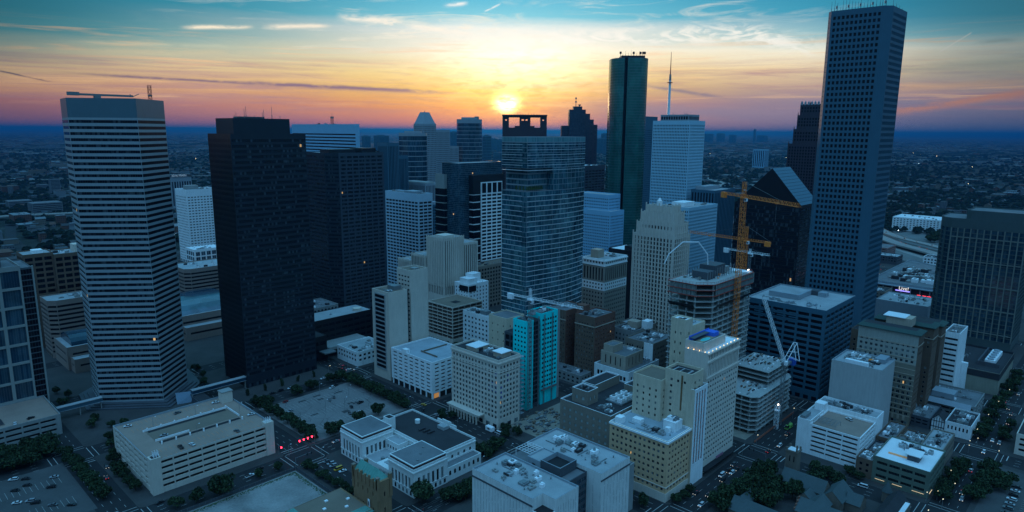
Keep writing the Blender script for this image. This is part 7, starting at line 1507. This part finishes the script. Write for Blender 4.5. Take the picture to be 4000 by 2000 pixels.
def smooth(pts, n=6):
    out = []
    for i in range(len(pts) - 1):
        p0, p1, p2, p3 = pts[max(0, i - 1)], pts[i], pts[i + 1], pts[min(len(pts) - 1, i + 2)]
        for k in range(n):
            t_ = k / n; out.append(tuple(.5 * ((2 * p1[j]) + (-p0[j] + p2[j]) * t_ + (2 * p0[j] - 5 * p1[j] + 4 * p2[j] - p3[j]) * t_ * t_ + (-p0[j] + 3 * p1[j] - 3 * p2[j] + p3[j]) * t_ ** 3) for j in (0, 1)))
    return out + [pts[-1]]
FW = [smooth([(1500, 190), (1250, 60), (1118, -20), (1050, -90), (960, -190), (900, -330), (880, -500)]), smooth([(1420, 170), (1200, 60), (1060, -30), (1000, -90), (930, -170), (860, -330), (840, -500)]), smooth([(1180, 60), (1030, -40), (960, -100), (880, -190), (820, -300)])]
sheet('paved_apron', [(600, -230), (1250, -330), (1330, 60), (700, 20)], -.2, asph('apron_paving', (.15, .15, .145), .3, .02), label='wide paved ground under and beside the freeway')
road_path('freeway', FW[0], 19, 9, fwy, 'elevated concrete freeway sweeping past the right side'); road_path('freeway', FW[1], 24, 6, fwy, 'lower freeway deck running beside the elevated one'); road_path('road', FW[2], 14, .03, fwy, 'frontage road below the freeway')
road_path('road', [(505, -130), (700, -95), (860, -60), (1000, 10)], 26, .04, asphalt, 'wide street running to the freeway'); road_path('road', smooth([(2000, 800), (2200, 870), (2560, 1130), (2900, 1300)]), 34, .1, fwy, 'curving parkway among trees'); road_path('road', smooth([(2000, 560), (2278, 785), (2600, 860), (3100, 1000)]), 26, .1, fwy, 'second curving parkway among trees')
FL = smooth([(-300, 1400), (-13, 1462), (90, 1440), (220, 1420), (500, 1500), (900, 1700)]); road_path('freeway', FL, 26, 8, fwy, 'elevated freeway crossing the left distance'); road_path('road', [(-120, 900), (-62, 960), (-49, 1149), (-10, 1374)], 18, .05, asphalt, 'avenue leading to the left freeway'); road_path('road', [(100, 1000), (330, 3000), (700, 6000)], 20, .06, asphalt, 'long avenue on the left'); road_path('freeway', smooth([(200, 2700), (460, 2650), (900, 2500)]), 22, 8, fwy, 'far elevated ramp on the left')
MAIN = Vector((F_.x, F_.y, 0)).normalized()
def inview(x, y, pad=60):
    q = proj((x, y, 0)); return q and -pad < q[0] < 4000 + pad
ROADS = FW[0] + FW[1] + FW[2] + FL + smooth([(2000, 800), (2200, 870), (2560, 1130), (2900, 1300)]) + smooth([(2000, 560), (2278, 785), (2600, 860), (3100, 1000)]) + [(505 + k * 35, -130 + k * 7) for k in range(15)] + [(-62 + k * 2, 960 + k * 30) for k in range(14)]
def onroad(x, y, r=26): return any((x - p[0]) ** 2 + (y - p[1]) ** 2 < r * r for p in ROADS)
def downtown(x, y): return (-520 < x < 905 and -720 < y < 820)
EXPL = [(1290, -55, 70, 88), (905, -60, 50, 30), (324, 1393, 50, 20), (880, 402, 60, 40), (640, -196, 200, 90)]
def clash(x, y, r): return any(a - r < x < a + c_ + r and b_ - r < y < b_ + d_ + r for a, b_, c_, d_ in EXPL)
fr_ = random.Random(21); cand = []
tries = 0
from mathutils import noise as mnoise
dens = lambda x, y: mnoise.noise(Vector((x * .0022, y * .0022, 3.3))) + .35 * mnoise.noise(Vector((x * .009, y * .009, 1.1)))
wmat = [W('far_white_wall', (.20, .23, .25), .9), W('far_tan_wall', (.20, .18, .15), .9), W('far_grey_wall', (.16, .18, .20), .9), W('far_brick_wall', (.16, .09, .07), .9)]
rmat = [W('far_pale_roof', (.20, .24, .26), .9, .1, 0), W('far_grey_roof', (.08, .10, .11), .9, .1, 0), W('far_dark_roof', (.06, .065, .07), .9, .1, 0), W('far_rust_roof', (.14, .08, .06), .9, .1, 0)]
while len(cand) < 4300 and tries < 90000:
    tries += 1; D = 560 * math.exp(fr_.random() * math.log(14)); a = fr_.uniform(-41, 41); an = math.radians(43.68 - a)
    x, y = CAM[0] + D * math.cos(an) / math.cos(math.radians(a)), CAM[1] + D * math.sin(an) / math.cos(math.radians(a))
    if downtown(x, y) or onroad(x, y) or clash(x, y, 30) or (560 < x < 1280 and -230 < y < 40): continue
    dn = dens(x, y)
    if dn < -.12 and fr_.random() < .8: continue
    big = fr_.random() < .22 + .2 * (dn > .25)
    w, d = (fr_.uniform(22, 70), fr_.uniform(18, 50)) if big else (fr_.uniform(9, 20), fr_.uniform(9, 18)); h = fr_.uniform(4, 8) if fr_.random() < .85 else fr_.uniform(9, 20)
    cand.append((D, x, y, w, d, h, fr_.randrange(4), fr_.choice((0, 0, 1, 1, 1, 2, 2, 3)), fr_.random() < .5 and not big))
cand.sort(); grid = set(); kept = []
for c in cand:
    cs_ = max(28, (c[3] + c[4]) * .62); key = (int(c[1] // 34), int(c[2] // 34))
    ks = {(key[0] + i, key[1] + j) for i in range(int(c[3] // 34) + 1) for j in range(int(c[4] // 34) + 1)}
    if ks & grid: continue
    grid |= ks; kept.append(c)
def lowb(mb_w, mb_r, x, y, w, d, h, wm, rm, pitched):
    mb_w.box(x, y, -.2, x + w, y + d, h, wm, bot=False)
    if pitched:
        ym = y + d / 2; e = .6
        mb_r.quad((x - e, y - e, h), (x + w + e, y - e, h), (x + w + e, ym, h + d * .28), (x - e, ym, h + d * .28), rm); mb_r.quad((x + w + e, y + d + e, h), (x - e, y + d + e, h), (x - e, ym, h + d * .28), (x + w + e, ym, h + d * .28), rm)
        mb_r.poly([(x, y + d, h), (x, y, h), (x, ym, h + d * .27)], wm); mb_r.poly([(x + w, y, h), (x + w, y + d, h), (x + w, ym, h + d * .27)], wm)
    else: mb_r.box(x - .2, y - .2, h, x + w + .2, y + d + .2, h + .7, rm)
indiv = 0; sw, sr = MB(), MB(); NI = 0
zone = lambda x, y: (lambda q: 'left of the striped tower' if q[0] < 300 else ('between striped and black towers' if q[0] < 900 else ('in the haze under the sun' if q[0] < 2400 else ('in the woods past the mast tower' if q[0] < 3100 else 'right of the tallest tower'))))(proj((x, y, 0)) or (0, 0))
for (D, x, y, w, d, h, wi, ri, pt) in kept:
    q = proj((x, y, 0)); vis = q and -20 < q[0] < 4020 and (q[0] < 250 or 640 < q[0] < 860 or 1380 < q[0] < 2380 or 2740 < q[0] < 3110 or q[0] > 3380)
    if vis and NI < 250 and seen_from_camera([(x + w * .5, y + d * .5, h + 3), (x, y, h), (x + w, y, h), (x, y + d, h)]) >= 2:
        o = empty('low_house' if pt else 'low_warehouse', (x, y, 0), f'{"small pitched" if pt else "flat"} {["pale", "grey", "dark", "rusty"][ri]} roofed suburban building {zone(x, y)}', 'house' if pt else 'warehouse', f'{"pitched" if pt else "flat"} {["pale", "grey", "dark", "rusty"][ri]} roofed far buildings {zone(x, y)}')
        a_, r_ = MB(), MB(); lowb(a_, r_, 0, 0, w, d, h, wmat[wi], rmat[ri], pt)
        wn = MB(); nn = max(2, int(w / 3.2)); fl_ = max(1, int(h / 3.4))
        for f_ in range(fl_):
            for k in range(nn): xx = w * (k + .5) / nn; zz = (f_ + .55) * h / fl_; wn.quad((xx - .8, -.04, zz - .7), (xx + .8, -.04, zz - .7), (xx + .8, -.04, zz + .7), (xx - .8, -.04, zz + .7), gBlk)
        nn = max(2, int(d / 3.2))
        for f_ in range(fl_):
            for k in range(nn): yy = d * (k + .5) / nn; zz = (f_ + .55) * h / fl_; wn.quad((-.04, yy + .8, zz - .7), (-.04, yy - .8, zz - .7), (-.04, yy - .8, zz + .7), (-.04, yy + .8, zz + .7), gBlk)
        if not pt:
            for k in range(int(w * d / 160) + 1): ux, uy = fr_.uniform(1, w - 3), fr_.uniform(1, d - 3); r_.box(ux, uy, h + .7, ux + 2, uy + 2, h + 1.7, wmat[2])
        a_.build('wall', wmat[wi], o); r_.build('roof', rmat[ri], o); w_ = wn.build('window', gBlk, o); w_['kind'] = 'stuff'; NI += 1
    else: lowb(sw, sr, x, y, w, d, h, wmat[wi], rmat[ri], pt)
# labels of the single far buildings: counted from the left within each look and place
FARB = {}
for o in list(COL.objects):
    if o.parent is None and o.get('category') in ('house', 'warehouse') and 'far buildings' in str(o.get('group')): FARB.setdefault(o['group'], []).append((proj(o.location)[0], o))
TENS = ['', '', 'twenty', 'thirty', 'forty', 'fifty']
ONES = ['', 'first', 'second', 'third', 'fourth', 'fifth', 'sixth', 'seventh', 'eighth', 'ninth']
def ordw(n): return ORD[n] if n < 18 else (['nineteenth', 'twentieth'][n - 18] if n < 20 else (TENS[(n + 1) // 10] + ('-' + ONES[(n + 1) % 10] if (n + 1) % 10 else 'th')).replace('yth', 'ieth'))
for gname, L_ in FARB.items():
    L_.sort(key=lambda t: t[0])
    for i, (_, o) in enumerate(L_): o['label'] = ordw(i) + ' from left of the ' + gname.replace('far buildings ', 'suburban roofs ').replace(' roofed', '')
# farther suburbs
for k in range(5200):
    D = 5000 * math.exp(fr_.random() * math.log(4.5)); a = math.radians(43.68 - fr_.uniform(-40, 40)); x, y = CAM[0] + D * math.cos(a) * 1.1, CAM[1] + D * math.sin(a) * 1.1
    if dens(x * .5, y * .5) < .0 and fr_.random() < .8: continue
    w, d, h = fr_.uniform(20, 110), fr_.uniform(20, 70), fr_.uniform(5, 14); lowb(sw, sr, x, y, w, d, h, wmat[fr_.randrange(4)], rmat[fr_.choice((0, 0, 1, 1, 2))], False)
o = sw.build('distant_rooftops', wmat[0]); tag(o, 'mass of small houses and sheds spread over the distant suburbs', 'suburb', kind='stuff'); o2 = sr.build('roof', rmat[0], o)
# distant towers at the horizon
for i, (px_, D, w, h, lb) in enumerate(((1495, 5200, 90, 160, 'broad dark block on the horizon right of the ribbed slab'), (1440, 6000, 60, 150, 'small block on the horizon beside the broad dark one'), (1375, 5600, 50, 60, 'low grey block on the horizon left of the ribbed slab'), (1775, 6200, 55, 190, 'slim tower in haze left of the rounded tower by the sun'), (1800, 6600, 50, 150, 'second slim tower in haze left of the rounded tower by the sun'), (1900, 3600, 38, 175, 'slender gridded tower in haze right of the rounded tower by the sun'), (1925, 7200, 60, 120, 'hazy block right of the slender gridded tower'), (1948, 6500, 44, 120, 'short hazy tower nearest the portal framed tower'), (1950, 4200, 70, 70, 'low hazy block under the portal framed tower'), (2150, 6800, 110, 150, 'hazy cluster block right of the portal framed tower'), (2340, 6000, 90, 140, 'hazy block left of the rounded green glass tower'), (2350, 7400, 70, 180, 'second hazy block left of the rounded green glass tower'), (2700, 14000, 120, 160, 'tiny block on the horizon right of the mast tower'), (2745, 15000, 160, 170, 'tiny paired blocks on the horizon right of the mast tower'), (2790, 15500, 150, 180, 'tiny stepped block on the horizon right of the mast tower'), (2835, 15000, 130, 150, 'tiny wide block on the horizon right of the mast tower'), (2915, 15000, 45, 270, 'lone slender skyscraper on the far horizon'), (2950, 16000, 200, 140, 'tiny low block beyond the lone far skyscraper'), (330, 2600, 70, 55, 'bluish block in the distance left of the striped tower'), (150, 1900, 60, 28, 'long office slab with pale bands in the left distance'), (60, 2100, 50, 18, 'small banded office in the left distance'), (230, 2500, 26, 45, 'pale narrow block left of the striped tower'))):
    d_ = F_ + R_ * ((px_ - 2000) / 2619.0); d_.z = 0; t_ = D / d_.length; x, y = CAM[0] + d_.x * t_, CAM[1] + d_.y * t_
    b = Bld('distant_tower', lb, 'tower', (x, y)); b.box(x, y, w, w * .8, 0, h, St('band', 8 if h > 50 else 4, hf=.45, wall=greyst if h > 50 else wmat[0], glass=gBlk, top=6 if h > 50 else 1.5, bot=2, rv=.3, fr=0, botglass=False), roof=roofg, par=1)
    if h > 80: b.bx('penthouse', x + w * .2, y + w * .2, h - 1, w * .5, w * .4, 6, greyst)
    b.finish(1)
# trees of the suburbs: one mass
def lump(q, n=9):
    vs = []; fs = []
    import itertools as it_
    rings = 3
    for r_ in range(rings):
        ph = .15 + r_ * .55
        for k in range(n): a = 6.2832 * k / n + r_ * .3; j = q.uniform(.75, 1.2); vs.append((math.cos(a) * math.cos(ph) * j, math.sin(a) * math.cos(ph) * j, math.sin(ph) * q.uniform(.75, 1.15)))
    vs.append((0, 0, 1))
    for r_ in range(rings - 1):
        for k in range(n): fs.append((r_ * n + k, r_ * n + (k + 1) % n, (r_ + 1) * n + (k + 1) % n, (r_ + 1) * n + k))
    for k in range(n): fs.append(((rings - 1) * n + k, (rings - 1) * n + (k + 1) % n, rings * n))
    return vs, fs
qd = random.Random(11); LU = [lump(qd) for k in range(8)]; fv, ff = [], []
def addl(x, y, rx, h, z0=0):
    vs, fs = qd.choice(LU); i = len(fv); a = qd.uniform(0, 6.28); c_, s_ = math.cos(a), math.sin(a); ry = rx * qd.uniform(.8, 1.2)
    fv.extend((x + (v[0] * c_ - v[1] * s_) * rx, y + (v[0] * s_ + v[1] * c_) * ry, z0 + h * .25 + v[2] * h * .75) for v in vs); ff.extend(tuple(i + k for k in f_) for f_ in fs)
n = 0; tries = 0
while n < 15000 and tries < 90000:
    tries += 1; D = 520 * math.exp(qd.random() ** 1.05 * math.log(12)); a = qd.uniform(-40, 40); an = math.radians(43.68 - a); x, y = CAM[0] + D * math.cos(an) / math.cos(math.radians(a)), CAM[1] + D * math.sin(an) / math.cos(math.radians(a))
    if downtown(x, y) or onroad(x, y, 22) or clash(x, y, 8) or (600 < x < 1250 and -250 < y < 10): continue
    if (int(x // 34), int(y // 34)) in grid and qd.random() < .92: continue
    if dens(x, y) > .25 and qd.random() < .6: continue
    s = 1 + D / 6000; addl(x, y, qd.uniform(4, 8.5) * s, qd.uniform(6, 12) * (1 + D / 12000)); n += 1
for k in range(5000):
    D = 5500 * math.exp(qd.random() * math.log(5)); a = math.radians(43.68 - qd.uniform(-40, 40)); x, y = CAM[0] + D * math.cos(a) * 1.1, CAM[1] + D * math.sin(a) * 1.1
    if dens(x * .5, y * .5) > .1: continue
    addl(x, y, qd.uniform(30, 90), qd.uniform(8, 14))
me = bpy.data.meshes.new('woodland'); me.from_pydata(fv, [], ff); fm_ = W('far_foliage', (.012, .022, .016), .9, .5, 0, .1, scale=.02); me.materials.append(fm_); me.update(); o = link('woodland', me); tag(o, 'dark woods and garden trees covering the far suburbs', 'woodland', kind='stuff')
# distant lamps
dl = MB(); cols_ = [plain('far_lamp_warm', (1, .6, .3), .5, emit=9, ecol=(1, .7, .4)), plain('far_lamp_white', (1, 1, 1), .5, emit=9, ecol=(.9, .95, 1)), plain('far_lamp_red', (1, .1, .1), .5, emit=7, ecol=(1, .08, .08))]
for k in range(80):
    D = 900 * math.exp(qd.random() * math.log(9)); a = math.radians(43.68 - qd.uniform(-38, 38)); x, y = CAM[0] + D * math.cos(a) * 1.1, CAM[1] + D * math.sin(a) * 1.1
    if downtown(x, y): continue
    s = .28 + D / 5500; z = 9 + qd.random() * 8; dl.box(x - s, y - s, z, x + s, y + s, z + s, cols_[0 if qd.random() < .6 else (1 if qd.random() < .8 else 2)])
tag(dl.build('distant_lights', cols_[0]), 'scattered tiny lamps glowing over the far suburbs', 'lights', kind='stuff')
# freeway traffic
cars([(FW[i % 2][8 + (i * 3) % 22][0] + (i % 3 - 1) * 4, FW[i % 2][8 + (i * 3) % 22][1] + (i % 3 - 1) * 4, 215 + (i % 2) * 180, *SC[i % 6]) for i in range(22)], 'driving on the freeway decks', 'freeway traffic', True, 9.1)
cars([(730 + k * 11, -88 + k * 2 + (k % 3 - 1) * 6, 15 + (k % 2) * 180, *SC[(k * 2) % 6]) for k in range(12)], 'on the wide street leading to the freeway', 'traffic before the freeway', True, .06)
for i, (x, y) in enumerate([(720 + k * 13, -60 + (k % 3) * 12) for k in range(10)] + [(640 + k * 10, -100 + k * 2) for k in range(8)]): tree(x, y, rnd.uniform(6, 8), rnd.uniform(9, 12), '%s dark tree of the clump between the tallest tower and the freeway' % (ORD[i]), 'trees before the freeway')
for i in range(16): x, y = 1150 + (i % 8) * 14, -70 - (i // 8) * 16 + (i % 3) * 5; tree(x, y, rnd.uniform(6, 8), rnd.uniform(9, 12), '%s dark tree of the row in front of the white apartment block' % ORD[i], 'trees before the white apartments')
# haze
hz, hn, hb = newmat('haze_air'); hn.nodes.clear(); vo = hn.nodes.new('ShaderNodeVolumePrincipled'); vo.inputs['Color'].default_value = (.012, .17, .52, 1); vo.inputs['Density'].default_value = 5.2e-5; vo.inputs['Anisotropy'].default_value = .6
ho = hn.nodes.new('ShaderNodeOutputMaterial'); hn.links.new(vo.outputs[0], ho.inputs['Volume'])
q = MB(); q.box(-G - 500, -G - 500, -2, G + 500, G + 500, 325); o = q.build('haze', hz); tag(o, 'blue evening haze over the whole city', 'haze', kind='stuff')
sc.cycles.volume_bounces = 0
